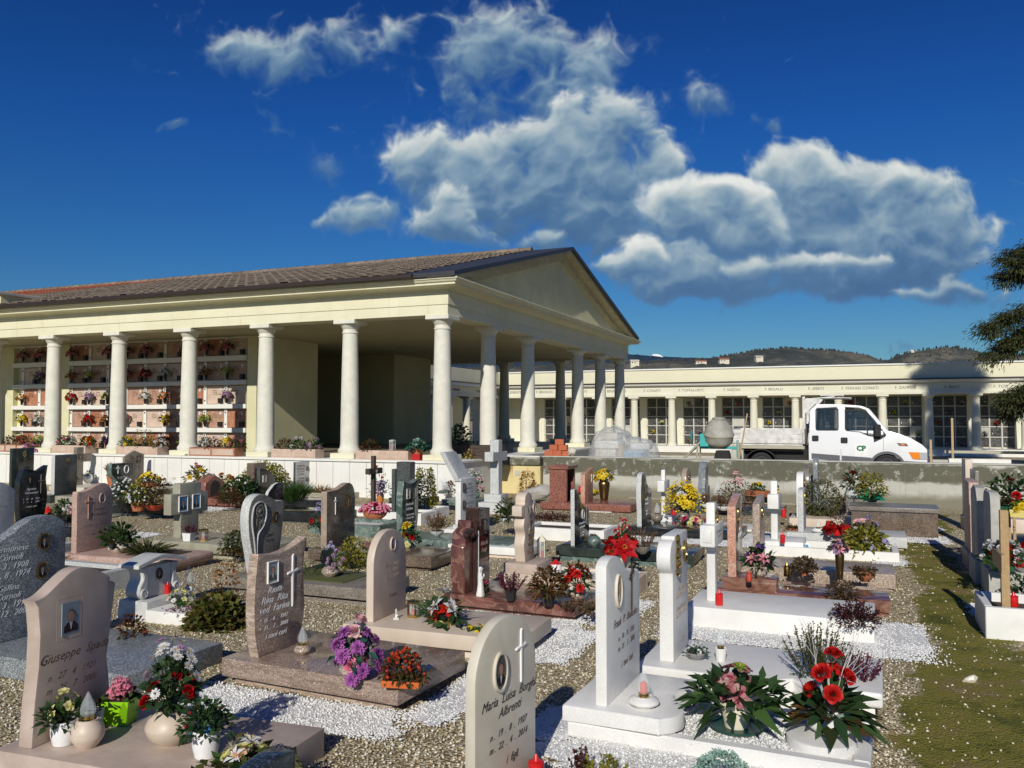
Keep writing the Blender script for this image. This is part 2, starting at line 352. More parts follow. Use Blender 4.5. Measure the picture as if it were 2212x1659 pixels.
class LB:
    """collects leaf triangles with material slots"""
    def __init__(s): s.V = []; s.F = []; s.m = []; s.n = 0
    def add(s, Vx, F, m=0): s.V.append(Vx); s.F.append(F+s.n); s.m.append(np.full(len(F), m)); s.n += len(Vx); return s
    def lv(s, P, D, L, Wd, bend=.25, fold=.15, m=0, flat=None): return s.add(*leaves(np.asarray(P, float), np.asarray(D, float), L, Wd, bend, fold, flat), m)
    def stem(s, A, B, r, m=0):
        A = np.asarray(A, float); B = np.asarray(B, float); n = len(A); d = unit(B-A); u = unit(np.cross(d, rs.randn(n, 3))); w_ = np.cross(d, u)
        vs = np.stack([A+r*u, A-.5*r*u+.87*r*w_, A-.5*r*u-.87*r*w_, B+.6*r*u, B-.3*r*u+.5*r*w_, B-.3*r*u-.5*r*w_], 1).reshape(-1, 3)
        t = np.array([(0, 1, 4), (0, 4, 3), (1, 2, 5), (1, 5, 4), (2, 0, 3), (2, 3, 5)]); return s.add(vs, (t[None]+6*np.arange(n)[:, None, None]).reshape(-1, 3), m)
    def mesh(s, name, mats): return npmesh(name, np.concatenate(s.V), np.concatenate(s.F), mats, np.concatenate(s.m))
    def build(s, name, mats, parent=None, loc=(0, 0, 0)): return link(name, s.mesh(name, mats), parent, loc)
def ball(n, lo=.6):
    d = unit(rs.randn(n, 3)); return d, d*(rs.uniform(lo**3, 1, (n, 1))**(1/3))
_fl = {}
def flower_mesh(kind, cmat, cen='stamen_yellow'):
    """one flower head of unit radius looking along +z"""
    if (kind, cmat) in _fl: return _fl[(kind, cmat)]
    b = LB()
    def ring(n, r0, L, Wd, elev, z=0, ph=0, bend=0., fold=.15, m=0, jit=.08, rd=False):
        t = np.linspace(0, 2*np.pi, n, endpoint=False)+ph+rs.randn(n)*jit; e = elev+rs.randn(n)*jit
        D = np.stack([np.cos(t)*np.cos(e), np.sin(t)*np.cos(e), np.sin(e)], 1); P = np.stack([np.cos(t)*r0, np.sin(t)*r0, np.full(n, z)], 1)
        b.add(*petals(P, D, L, Wd, bend, fold), m) if rd else b.lv(P, D, L, Wd, bend, fold, m, flat=np.tile((0, 0, 1.), (n, 1))+.01)
    def disc(r, z, m=1):
        n = 12; d, p = ball(40, .8); p[:, 2] = abs(p[:, 2])*.6; b.lv(p*r+np.array((0, 0, z)), d, r*.4, r*.4, 0, .2, m)
    if kind == 'daisy': ring(13, .15, .85, .30, .12, rd=True); ring(9, .12, .7, .3, .3, .05); disc(.3, .02)
    elif kind == 'rose':
        for nn, r0, l, wd, el, zz, ph, bd in ((5, .30, .56, .80, .50, -.05, 0, .28), (5, .28, .60, .80, .85, 0, .6, .22), (5, .22, .56, .66, 1.0, .05, .2, .12), (5, .15, .52, .52, 1.2, .12, .9, .05), (4, .09, .46, .40, 1.35, .18, .3, 0), (3, .04, .42, .28, 1.5, .2, 0, 0)): ring(nn, r0, l, wd, el, zz, ph, bd, .28, rd=True)
    elif kind == 'carn':
        for k in range(6): ring(9-k, .1, .95-.1*k, .46, .1+.25*k, .05*k, k, .12, .35, jit=.2, rd=True)
    elif kind == 'mum':
        for k in range(6): ring(15-2*k, .05, 1-.10*k, .30, -.05+.25*k, .05*k, k*.7, .1, .2, jit=.1, rd=k < 4)
    elif kind == 'poin': ring(6, .06, 1, .5, .02, 0, 0, .08, .1); ring(6, .05, .75, .42, .25, .04, .5, .05, .1); ring(5, .03, .5, .3, .5, .08, .2, 0, .1); disc(.13, .12)
    elif kind == 'lily': ring(3, .05, 1, .42, .55, 0, 0, .35, .2); ring(3, .05, 1, .36, .55, .02, 1.05, .35, .2); ring(5, .02, .6, .05, 1.1, .1, 0, .1, .1, 1)
    elif kind == 'open': ring(5, .05, .9, .8, .3, 0, 0, .08, .22, rd=True); ring(5, .04, .55, .5, .55, .05, .6, 0, .2, rd=True); disc(.2, .1)
    elif kind == 'cluster':
        d, p = ball(46, .85); p = p[p[:, 2] > -.35]; 
        for q in p:
            dd = unit(q[None])[0]; u = unit(np.cross(dd, (.3, .2, .9))[None])[0]; w_ = np.cross(dd, u)
            for j in range(4):
                dv = math.cos(j*1.571)*u+math.sin(j*1.571)*w_; b.lv([q*.85], [dv+.35*dd], .3, .26, 0, .1, 0, flat=np.array([dd]))
    elif kind == 'tulip': ring(6, .15, 1, .75, 1.15, -.3, 0, -.1, .3, rd=True); ring(4, .1, .85, .6, 1.35, -.25, .4, 0, .3, rd=True)
    elif kind == 'berry':
        m = MB().ell((0, 0, 0), (1, 1, 1), 7, 4); v = np.array(m.v); f = [t for q in m.f for t in ((q,) if len(q) == 3 else ((q[0], q[1], q[2]), (q[0], q[2], q[3])))]; b.add(v, np.array(f))
    me = b.mesh('flower_'+kind, [cmat, cen]); _fl[(kind, cmat)] = me; return me
def flower_M(p, d, s, spin):
    q = Vector(d).to_track_quat('Z', 'Y').to_matrix().to_4x4()
    return Matrix.Translation(p) @ q @ Matrix.Rotation(spin, 4, 'Z') @ Matrix.Scale(s, 4)
def meshes_into(lb, me, M4, mshift):
    n = len(me.vertices); v = np.empty(n*3, np.float32); me.vertices.foreach_get('co', v); v = v.reshape(-1, 3)
    f = np.empty(len(me.loops), np.int32); me.loops.foreach_get('vertex_index', f); f = f.reshape(-1, 3)
    mi = np.empty(len(me.polygons), np.int32); me.polygons.foreach_get('material_index', mi)
    A = np.array(M4); vv = v @ A[:3, :3].T+A[:3, 3]
    lb.V.append(vv); lb.F.append(f+lb.n); lb.m.append(mi+mshift); lb.n += n
POTS = {
 'taper': [(.62, 0), (.66, .02), (.92, .88), (1, .9), (1, 1), (.9, 1), (.88, .9)],
 'bowl': [(.4, 0), (.45, .05), (.85, .5), (1, .95), (1, 1), (.92, 1), (.88, .9)],
 'ball': [(.45, 0), (.5, .05), (.85, .22), (1, .48), (1, .55), (.82, .82), (.55, .95), (.55, 1), (.45, 1), (.44, .9)],
 'squat': [(.55, 0), (.6, .03), (.92, .3), (1, .46), (.985, .5), (1, .54), (.9, .75), (.62, .95), (.62, 1), (.52, 1), (.5, .93)],
 'vase': [(.62, 0), (.68, .03), (.8, .3), (1, .72), (1, .8), (.72, .93), (.78, 1), (.68, 1), (.66, .93)],
 'round': [(.72, 0), (.8, .03), (.98, .4), (1, .7), (.96, 1), (.9, 1), (.88, .9)],
 'cone': [(.55, 0), (.62, .03), (.9, .7), (1, .97), (1, 1), (.9, 1), (.85, .9)],
 'low': [(.88, 0), (.95, .2), (1, .9), (1, 1), (.92, 1), (.9, .8)]}
def pot_mb(shape, r, h, sy=1):
    b = MB()
    if shape in ('box', 'sq'):
        k = .8 if shape == 'sq' else .93; o = [(-1, -1), (1, -1), (1, 1), (-1, 1)]; rings = [(k, 0), (1, h), (.93, h), (.93, h*.85)]
        vs = [(x*r*q, y*r*q*sy, z) for q, z in rings for x, y in o]; fs = [(3, 2, 1, 0), (12, 13, 14, 15)]
        for j in range(3): fs += [(j*4+i, j*4+(i+1) % 4, j*4+4+(i+1) % 4, j*4+4+i) for i in range(4)]
        return b.add(vs, fs)
    return b.lathe([(q*r, z*h) for q, z in POTS[shape]], 20, sy=sy)
def foliage(lb, style, n, r, h, L, Wd, z0=0, m=0, bend=.25, sy=1, c=(0, 0)):
    n = int(n*{'dome': 1.75, 'sprig': 2.6, 'trail': 2, 'ball': 1.8, 'col': 1.5, 'grass': 1.3}.get(style, 1)); Wd = Wd*{'sprig': 1.2, 'dome': 1.12}.get(style, 1)
    cc = np.array((c[0], c[1], z0))
    if style == 'dome':
        d, p = ball(n, .35); d[:, 2] = abs(d[:, 2])*.9+.1; p[:, 2] = abs(p[:, 2]); P = p*np.array((r, r*sy, h))+cc
        lb.lv(P, d+rs.randn(n, 3)*.45, rs.uniform(.7, 1.2, n)*L, rs.uniform(.8, 1.2, n)*Wd, bend, m=m)
        k = max(4, n//14); lb.stem(np.tile(cc, (k, 1))+rs.randn(k, 3)*.1*r*np.array((1, 1, 0)), P[:k], .0025, m)
    elif style == 'ball':
        d, p = ball(n, .75); P = p*np.array((r, r*sy, h))+cc+np.array((0, 0, h))
        lb.lv(P, d+rs.randn(n, 3)*.5, rs.uniform(.7, 1.2, n)*L, rs.uniform(.8, 1.2, n)*Wd, bend, m=m)
    elif style == 'col':
        t = rs.rand(n)*6.283; z = rs.rand(n); rr = r*(1-.35*z**2)*np.sqrt(rs.uniform(.5, 1, n)); P = np.stack([np.cos(t)*rr, np.sin(t)*rr, z*h], 1)+cc
        D = np.stack([np.cos(t), np.sin(t), rs.rand(n)*.9], 1); lb.lv(P, D+rs.randn(n, 3)*.4, rs.uniform(.7, 1.2, n)*L, rs.uniform(.8, 1.2, n)*Wd, bend, m=m)
    elif style == 'grass':
        t = rs.rand(n)*6.283; q = np.sqrt(rs.rand(n)); P = np.stack([np.cos(t)*q*r*.35, np.sin(t)*q*r*.35*sy, 0*t], 1)+cc
        D = np.stack([np.cos(t)*q*r*.9, np.sin(t)*q*r*.9, np.full(n, h)], 1)+rs.randn(n, 3)*.12*h; lb.lv(P, D, rs.uniform(.6, 1.1, n)*math.hypot(h, r*.5), Wd, bend, m=m)
    elif style == 'sprig':
        k = max(7, n//22); t = rs.rand(k)*6.283; q = np.sqrt(rs.rand(k)); B = np.stack([np.cos(t)*q*r*.45, np.sin(t)*q*r*.45*sy, 0*t], 1)+cc
        T = np.stack([np.cos(t)*q*r, np.sin(t)*q*r*sy, h*rs.uniform(.65, 1, k)*(1-.3*q*q)], 1)+cc; lb.stem(B, T, .002, m)
        i = rs.randint(0, k, n); f = rs.uniform(.25, 1, n)[:, None]; P = B[i]*(1-f)+T[i]*f
        lb.lv(P, (T-B)[i]*1.2+rs.randn(n, 3)*h*.5, rs.uniform(.7, 1.2, n)*L, Wd, bend, m=m)
    elif style == 'fan':
        t = np.linspace(0, 6.283, n, endpoint=False)+rs.randn(n)*.2; e = rs.uniform(-.1, 1.0, n); D = np.stack([np.cos(t)*np.cos(e), np.sin(t)*np.cos(e)*sy, np.sin(e)], 1)
        P = D*np.array((r, r, h))*.25+cc; lb.lv(P, D, rs.uniform(.8, 1.15, n)*L, rs.uniform(.85, 1.15, n)*Wd, bend, .2, m)
    elif style == 'trail':
        k = max(6, n//12); t = rs.rand(k)*6.283; q = np.sqrt(rs.rand(k)); B = np.stack([np.cos(t)*q*r, np.sin(t)*q*r*sy, 0*t+.0], 1)+cc
        i = rs.randint(0, k, n); P = B[i]+rs.randn(n, 3)*np.array((.25*r, .25*r*sy, .35*h)); P[:, 2] = z0+abs(P[:, 2]-z0); lb.lv(P, rs.randn(n, 3)+np.array((0, 0, .4)), rs.uniform(.6, 1.2, n)*L, Wd, bend, m=m)
    return lb
def plant(name, label, loc, pot=None, fol=(), fl=(), cat='potted plant', rot=None, group=None, extra=None):
    """pot: (shape, material, radius, height[, depth ratio]); fol: (style, material, n, r, h, leaf length, leaf width[, options]);
    fl: (kind, material, n, head radius, dome r, dome h[, options])"""
    rot = rnd.uniform(-40, 40) if rot is None else rot
    t = thing(name, label, cat, loc, rot, group); z0 = 0; sy = 1
    if pot:
        sy = pot[4] if len(pot) > 4 else 1
        pot_mb(*pot[:1], pot[2], pot[3], sy).build('vase' if pot[0] in ('ball', 'squat', 'vase') else 'pot', pot[1], t, bevel=.004 if pot[0] in ('box', 'sq') else 0); z0 = pot[3]*.93
        if pot[0] not in ('vase', 'ball', 'squat', 'cone'): pot_soil(t, pot, z0)
    for k, f in enumerate(fol):
        o = f[7] if len(f) > 7 else {}; lb = LB(); foliage(lb, f[0], f[2], f[3], f[4], f[5], f[6], z0+o.get('z', 0)-.01, 0, o.get('bend', .25), o.get('sy', sy), o.get('c', (0, 0)))
        lb.build(o.get('name', 'foliage'), [f[1]], t)
    for f in fl:
        o = f[6] if len(f) > 6 else {}; kind, cm, n, s, r, h = f[:6]; me = flower_mesh(kind, cm, o.get('cen', 'stamen_yellow'))
        g = o.get('min', -.05); pts = []; zc = z0+o.get('z', 0); tries = 0
        while len(pts) < n and tries < 4000:
            tries += 1; d = Vector((rnd.gauss(0, 1), rnd.gauss(0, 1), rnd.gauss(.25, 1))).normalized()
            if d.z < g: continue
            p = Vector((d.x*r*rnd.uniform(.75, 1), d.y*r*sy*rnd.uniform(.75, 1), zc+d.z*h*rnd.uniform(.8, 1)))
            if any((p-q).length < s*o.get('gap', 1.05) for q, _ in pts) and tries < 2500: continue
            pts.append((p, Vector((d.x, d.y, d.z*.8+.25))))
        c = Vector((*o.get('c', (0, 0)), 0))
        if pts and not o.get('nostem'):
            lb = LB(); lb.stem([(c.x, c.y, z0*.9)]*len(pts), [tuple(p+c) for p, _ in pts], .0022); lb.build('stems', [o.get('stem', 'leaf_green')], t)
        if o.get('join') or n > 40 or s < .012:
            lb = LB()
            for p, d in pts: meshes_into(lb, me, flower_M(p+c, d, s*rnd.uniform(.8, 1.15), rnd.random()*6), 0)
            lb.build('blossoms', [cm, o.get('cen', 'stamen_yellow')], t)
        else:
            for p, d in pts: link(o.get('name', 'flower'), me, t, m=flower_M(p+c, d, s*rnd.uniform(.85, 1.12), rnd.random()*6))
    if extra: extra(t, z0)
    return t
def pot_soil(t, pot, z0):
    r = pot[2]*.9; sy = pot[4] if len(pot) > 4 else 1; b = MB()
    if pot[0] in ('box', 'sq'): b.box(-r, r, -r*sy, r*sy, z0-.02, z0)
    else: b.lathe([(r*.96, z0-.02), (r*.96, z0)], 14, sy=sy)
    b.build('soil', 'soil', t, ang=0)
# ================================================================ the materials of the place
stone('plaster_cream', (.62, .59, .37), (.70, .67, .43), 1.2, .85, bmp=.15, dirt=.10, spec=.2)
stone('plaster_pale', (.68, .66, .52), (.74, .72, .58), 1.2, .85, bmp=.1, dirt=.08, spec=.2)
stone('plaster_yellow', (.72, .69, .50), (.76, .73, .53), 1.0, .85, bmp=.1, dirt=.06, spec=.2)
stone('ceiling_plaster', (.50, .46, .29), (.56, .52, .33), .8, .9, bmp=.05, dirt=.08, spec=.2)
stone('column_stone', (.66, .65, .55), (.75, .73, .62), 5, .7, bmp=.25, dirt=.12, spec=.3)
stone('cornice_stone', (.70, .67, .47), (.76, .73, .54), 1.0, .7, bmp=.2, dirt=.10, spec=.3)
stone('rake_stone', (.46, .41, .27), (.58, .53, .37), 3.0, .8, bmp=.3, dirt=.5, spec=.2)
stone('cladding_marble', (.74, .73, .67), (.80, .79, .73), 2, .55, bmp=.05, dirt=.12)
stone('niche_frame', (.74, .73, .67), (.80, .78, .71), 3, .6, bmp=.05, dirt=.08)
stone('pink_marble', (.38, .21, .135), (.48, .29, .20), 6, .35, vein=((.55, .40, .31), 5, .03), dirt=.1)
stone('red_marble', (.34, .125, .06), (.44, .20, .11), 7, .35, vein=((.5, .32, .24), 6, .03), dirt=.1)
stone('pale_pink_marble', (.55, .40, .30), (.64, .49, .39), 5, .4, dirt=.12)
stone('dark_niche', (.035, .035, .035), (.09, .085, .08), 5, .25, speck=((.16, .16, .15), 40, .15))
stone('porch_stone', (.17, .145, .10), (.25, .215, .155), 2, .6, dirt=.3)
stone('shaded_interior', (.20, .17, .10), (.26, .22, .14), 1, .9, spec=.1)  # passage gloom put into the stone's base colour
stone('pavement', (.36, .34, .29), (.46, .43, .36), 3, .8, dirt=.3)
stone('concrete', (.40, .40, .35), (.54, .53, .47), 1.3, .9, bmp=.4, dirt=.3, spec=.2)
plain('gutter_dark', (.045, .032, .026), .45, .3, .1); plain('slate_sheet', (.055, .055, .062), .5, .4, .2, 6)
plain('joint_dark', (.30, .28, .22), .9, 0, .1); plain('brass', (.45, .30, .10), .3, 1, .1); plain('black_plastic', (.02, .02, .02), .35, 0, .05)
plain('letter_dark', (.045, .04, .035), .6, 0, .05); plain('soil', (.055, .038, .025), .95, 0, .4, 60, .5); plain('coping_white', (.78, .78, .74), .6, 0, .06)
def streaks(k, c, amt, lo=.55, hi=.75, sc=(5, 5, .45)):
    m = mat(k); nt = m.node_tree; b = nt.nodes['Principled BSDF']; src = b.inputs['Base Color'].links[0].from_socket
    f = SMOOTH(nt, noise(nt, V(nt, 'MULTIPLY', pos(nt), sc), 1.6, 6, .65), lo, hi); nt.links.new(MIX(nt, M(nt, 'MULTIPLY', f, amt), src, c), b.inputs['Base Color'])
streaks('cornice_stone', (.50, .40, .17), .40); streaks('cladding_marble', (.46, .42, .30), .28); streaks('plaster_pale', (.5, .45, .3), .25); streaks('column_stone', (.45, .42, .33), .22)
def tile_mat(name, cols):
    m, nt, b = bsdf(name); g = N(nt, 'ShaderNodeNewGeometry'); oi = N(nt, 'ShaderNodeObjectInfo'); P = g.outputs['Position']
    f = M(nt, 'FRACT', M(nt, 'ADD', g.outputs['Random Per Island'], oi.outputs['Random']))
    c = RAMP(nt, f, [(i/(len(cols)-1), q) for i, q in enumerate(cols)])
    c = MIX(nt, M(nt, 'MULTIPLY', SMOOTH(nt, noise(nt, P, 1.1, 6, .65), .42, .7), .7), c, (.10, .085, .06))
    c = MIX(nt, M(nt, 'MULTIPLY', SMOOTH(nt, noise(nt, P, 7, 5, .7), .58, .72), .5), c, (.33, .31, .24))
    setin(nt, b, 'Base Color', c); b.inputs['Roughness'].default_value = .85; b.inputs['Specular IOR Level'].default_value = .2; bump(nt, b, noise(nt, P, 50, 4), .3, .01)
tile_mat('roof_tile', [(.185, .145, .11), (.23, .18, .135), (.215, .175, .14), (.27, .21, .16), (.195, .155, .12)])
tile_mat('roof_tile_red', [(.33, .09, .045), (.38, .11, .055), (.30, .085, .045)])
def stained_wall():
    m, nt, b = bsdf('stained_concrete'); P = pos(nt); sx = N(nt, 'ShaderNodeSeparateXYZ'); nt.links.new(P, sx.inputs[0]); z = sx.outputs[2]
    big = noise(nt, V(nt, 'MULTIPLY', P, (.8, .8, 1.6)), 1.7, 7, .62); fine = noise(nt, P, 12, 8, .7)
    zz = M(nt, 'ADD', z, M(nt, 'MULTIPLY', M(nt, 'SUBTRACT', big, .5), .30))
    damp = M(nt, 'MULTIPLY', SMOOTH(nt, zz, .43, .50), M(nt, 'SUBTRACT', 1, SMOOTH(nt, zz, .80, .86)))
    low = M(nt, 'SUBTRACT', 1, SMOOTH(nt, zz, .12, .30))
    c = MIX(nt, fine, (.42, .41, .36), (.56, .55, .48))
    c = MIX(nt, M(nt, 'MULTIPLY', damp, SMOOTH(nt, noise(nt, P, 5, 8, .75), .33, .47)), c, (.13, .127, .09))
    c = MIX(nt, M(nt, 'MULTIPLY', low, .85), c, (.17, .16, .11))
    c = MIX(nt, M(nt, 'MULTIPLY', SMOOTH(nt, noise(nt, V(nt, 'MULTIPLY', P, (6, 6, .5)), 3, 6), .55, .75), .35), c, (.22, .21, .16))
    setin(nt, b, 'Base Color', c); b.inputs['Roughness'].default_value = .92; b.inputs['Specular IOR Level'].default_value = .15; bump(nt, b, noise(nt, P, 25, 8, .7), .5, .02)
stained_wall()
# ================================================================ ground
def vnoise2(x, y, seed=0):
    r = np.random.RandomState(seed); T = r.rand(64, 64); xi = np.floor(x).astype(int); yi = np.floor(y).astype(int); f = x-xi; g = y-yi
    f = f*f*(3-2*f); g = g*g*(3-2*g); q = lambda i, j: T[(yi+j) % 64, (xi+i) % 64]
    return (q(0, 0)*(1-f)+q(1, 0)*f)*(1-g)+(q(0, 1)*(1-f)+q(1, 1)*f)*g
def fb2(x, y, s=0, o=4): return sum(vnoise2(x*2**k, y*2**k, s+k)*.5**(k+1) for k in range(o))/(1-.5**o)
def moss_at(a, b):
    aisle = np.exp(-((a-.72-.12*np.sin(b*.9))/.52)**2)*(1.12+.012*b)*np.clip((b-1.5)/2, 0, 1)
    edge = .55*np.exp(-((a+.1)/.35)**2)+.50*np.exp(-((b-16.6)/1.4)**2)+.6*np.exp(-((a+6.6)/1.6)**2-((b-3.2)/1.0)**2)+.3*np.exp(-((a+1.75)/.3)**2)
    n = .62*fb2(a*1.0+9, b*.95+4, 3, 3)+.38*fb2(a*4+3, b*3.2+8, 13, 4); f = fb2(a*11, b*8, 17, 3)
    return np.clip((np.maximum(aisle, edge)*.95+.42-1.75*n-.75*(f-.5)-.10)*2.4, 0, 1)
def gravel_mats():
    m, nt, b = bsdf('ground_gravel'); P = pos(nt); at = N(nt, 'ShaderNodeAttribute', attribute_name='moss'); mo = at.outputs['Fac']
    v1 = voro(nt, P, 70); sc_ = N(nt, 'ShaderNodeSeparateColor'); nt.links.new(v1, sc_.inputs[0]); d1 = voro(nt, P, 70, 'Distance')
    c = RAMP(nt, sc_.outputs[0], [(0, (.26, .20, .10)), (.35, (.46, .385, .22)), (.62, (.60, .52, .325)), (.85, (.72, .655, .47)), (1, (.80, .75, .59))])
    c = MIX(nt, SMOOTH(nt, d1, .45, .72), c, (.15, .11, .06))
    c = MIX(nt, M(nt, 'MULTIPLY', SMOOTH(nt, noise(nt, P, 1.3, 5), .45, .7), .35), c, (.30, .235, .13))
    mq = M(nt, 'ADD', M(nt, 'MULTIPLY', noise(nt, P, 2.3, 5, .65), .62), M(nt, 'MULTIPLY', noise(nt, P, 30, 7, .75), .38))
    mc = RAMP(nt, mq, [(.34, (.045, .058, .014)), (.44, (.12, .125, .025)), (.52, (.22, .195, .038)), (.58, (.20, .145, .055)), (.66, (.36, .31, .17))])
    mm = SMOOTH(nt, M(nt, 'ADD', mo, M(nt, 'MULTIPLY', M(nt, 'SUBTRACT', noise(nt, P, 38, 6, .75), .5), .9)), .25, .72)
    setin(nt, b, 'Base Color', MIX(nt, mm, c, mc)); b.inputs['Roughness'].default_value = .95; b.inputs['Specular IOR Level'].default_value = .15
    h = M(nt, 'ADD', M(nt, 'MULTIPLY', d1, -1.0), M(nt, 'MULTIPLY', noise(nt, P, 120, 3), .4)); bump(nt, b, h, .75, .010)
    m, nt, b = bsdf('white_chippings'); P = pos(nt); v1 = voro(nt, P, 95); sc_ = N(nt, 'ShaderNodeSeparateColor'); nt.links.new(v1, sc_.inputs[0]); d1 = voro(nt, P, 95, 'Distance')
    c = RAMP(nt, sc_.outputs[0], [(0, (.60, .60, .58)), (.4, (.76, .76, .74)), (1, (.84, .84, .82))]); c = MIX(nt, SMOOTH(nt, d1, .55, .85), c, (.46, .45, .42))
    c = MIX(nt, M(nt, 'MULTIPLY', SMOOTH(nt, noise(nt, P, 7, 7, .75), .56, .70), .55), c, (.34, .29, .21))
    setin(nt, b, 'Base Color', c); b.inputs['Roughness'].default_value = .8; bump(nt, b, M(nt, 'MULTIPLY', d1, -1.0), .5, .008)
    leafm('pebble', (.30, .23, .13), (.48, .40, .25), (.60, .52, .36), (.72, .66, .52), (.80, .77, .68), (.52, .42, .26), rough=.85, trans=0)
    leafm('pebble_white', (.62, .62, .60), (.78, .78, .76), (.84, .84, .82), (.70, .69, .66), rough=.7, trans=0)
    leafm('moss_blade', (.10, .105, .022), (.18, .165, .035), (.27, .235, .05), (.12, .145, .035), rough=.8, trans=.3)
gravel_mats()
def build_ground():
    A = np.arange(-13, 3.601, .08); B = np.arange(1.6, 18.001, .08); ga, gb = np.meshgrid(A, B); na, nb = len(A), len(B)
    z = .012*(fb2(ga*1.3, gb*1.3, 21, 4)-.5)
    X = ga*AX[0]+gb*BX[0]; Y = ga*AX[1]+gb*BX[1]
    Vx = np.stack([X, Y, z], -1).reshape(-1, 3); i = np.arange(na*nb).reshape(nb, na)
    F = np.stack([i[:-1, :-1], i[:-1, 1:], i[1:, 1:], i[1:, :-1]], -1).reshape(-1, 4)
    me = npmesh('ground', Vx, F, ['ground_gravel'], smooth=True)
    at = me.attributes.new('moss', 'FLOAT', 'POINT'); at.data.foreach_set('value', moss_at(ga, gb).astype(np.float32).ravel())
    tag(link('ground', me), kind='structure')
    b = MB(); S = 9000; b.add([(-S, -S, -.02), (S, -S, -.02), (S, S, -.02), (-S, S, -.02)], [(0, 1, 2, 3)])
    o = b.build('terrain', 'ground_gravel', ang=0); tag(o, kind='structure')
build_ground()
OCT = np.array([(1, 0, 0), (-1, 0, 0), (0, 1, 0), (0, -1, 0), (0, 0, 1), (0, 0, -1.)]); OF = np.array([(0, 2, 4), (2, 1, 4), (1, 3, 4), (3, 0, 4), (2, 0, 5), (1, 2, 5), (3, 1, 5), (0, 3, 5)])
def pebbles(name, ab, size, m, z=.002):
    n = len(ab); s = size*rs.uniform(.55, 1.45, (n, 1)); v = OCT[None]*(s*rs.uniform(.6, 1.2, (n, 3)))[:, None, :]*np.array((1, 1, .7)); v = v+rs.randn(n, 6, 3)*s[:, None]*.13
    t = rs.rand(n)*6.283; c, sn = np.cos(t)[:, None], np.sin(t)[:, None]; x = v[..., 0]*c-v[..., 1]*sn; y = v[..., 0]*sn+v[..., 1]*c
    zz = v[..., 2]+(s[:, 0]*.3)[:, None]+(z if np.ndim(z) == 0 else np.asarray(z)[:, None])
    X = (ab[:, 0]*AX[0]+ab[:, 1]*BX[0])[:, None]+x; Y = (ab[:, 0]*AX[1]+ab[:, 1]*BX[1])[:, None]+y
    me = npmesh(name, np.stack([X, Y, zz], -1).reshape(-1, 3), (OF[None]+6*np.arange(n)[:, None, None]).reshape(-1, 3), [m]); return tag(link(name, me), kind='stuff')
def in_view(a, b, pad=.08):
    x = a*AX[0]+b*BX[0]; y = a*AX[1]+b*BX[1]; return (y > 2) & (np.abs(x) < (.606+pad)*y+.3)
def build_pebbles():
    n = 260000; a = rs.uniform(-12, 3.2, n); b = rs.uniform(2.2, 15, n); d = np.hypot(a, b)
    k = in_view(a, b) & (rs.rand(n) < np.clip((4.6/d)**1.6, 0, 1)) & (rs.rand(n) > moss_at(a, b)*.93)
    ab = np.stack([a, b], 1)[k][:75000]; pebbles('gravel', ab, .0085, 'pebble')
    n = 90000; a = rs.uniform(-8, 2.6, n); b = rs.uniform(2.5, 16.5, n); d = np.hypot(a, b)
    k = in_view(a, b) & (rs.rand(n) < moss_at(a, b)*np.clip((7/d)**1.2, 0, 1)); a = a[k][:34000]; b = b[k][:34000]; n = len(a)
    P = np.stack([a*AX[0]+b*BX[0], a*AX[1]+b*BX[1], np.full(n, -.004)], 1); D = rs.randn(n, 3)*.55; D[:, 2] = 1
    lb = LB(); lb.lv(P, D, rs.uniform(.010, .026, n), .006, .3); o = lb.build('moss', ['moss_blade']); tag(o, kind='stuff')
build_pebbles()
def chippings(polys, n):
    """white marble chippings strewn round a grave: a sheet with a ragged edge and loose stones over and beyond it"""
    b = MB(); pts = []
    for cx, cy, rx, ry in polys:
        cx *= 1.05; cy *= 1.05
        t = np.linspace(0, 2*np.pi, 40, endpoint=False); r = 1+.16*rs.randn(40); r = (r+np.roll(r, 1)+np.roll(r, -1))/3
        e = 4.0; sx = np.sign(np.cos(t))*np.abs(np.cos(t))**(2/e); sy = np.sign(np.sin(t))*np.abs(np.sin(t))**(2/e)
        o = [(*W(cx+rx*x*q, cy+ry*y*q)[:2], ) for x, y, q in zip(sx, sy, r)]; k = len(b.v)
        zz = .010+.003*len(pts); b.add([(x, y, zz) for x, y in o], [tuple(range(40))])
        m = int(n*rx*ry/sum(p[2]*p[3] for p in polys)); q = rs.uniform(-1, 1, (m, 2)); q = np.sign(q)*np.abs(q)**.85*1.04; q = q*(1+.07*rs.randn(m, 1))
        pts.append(np.stack([cx+rx*q[:, 0], cy+ry*q[:, 1]], 1))
    o = b.build('white_gravel_bed', 'white_chippings', ang=0); tag(o, kind='stuff'); return np.concatenate(pts)
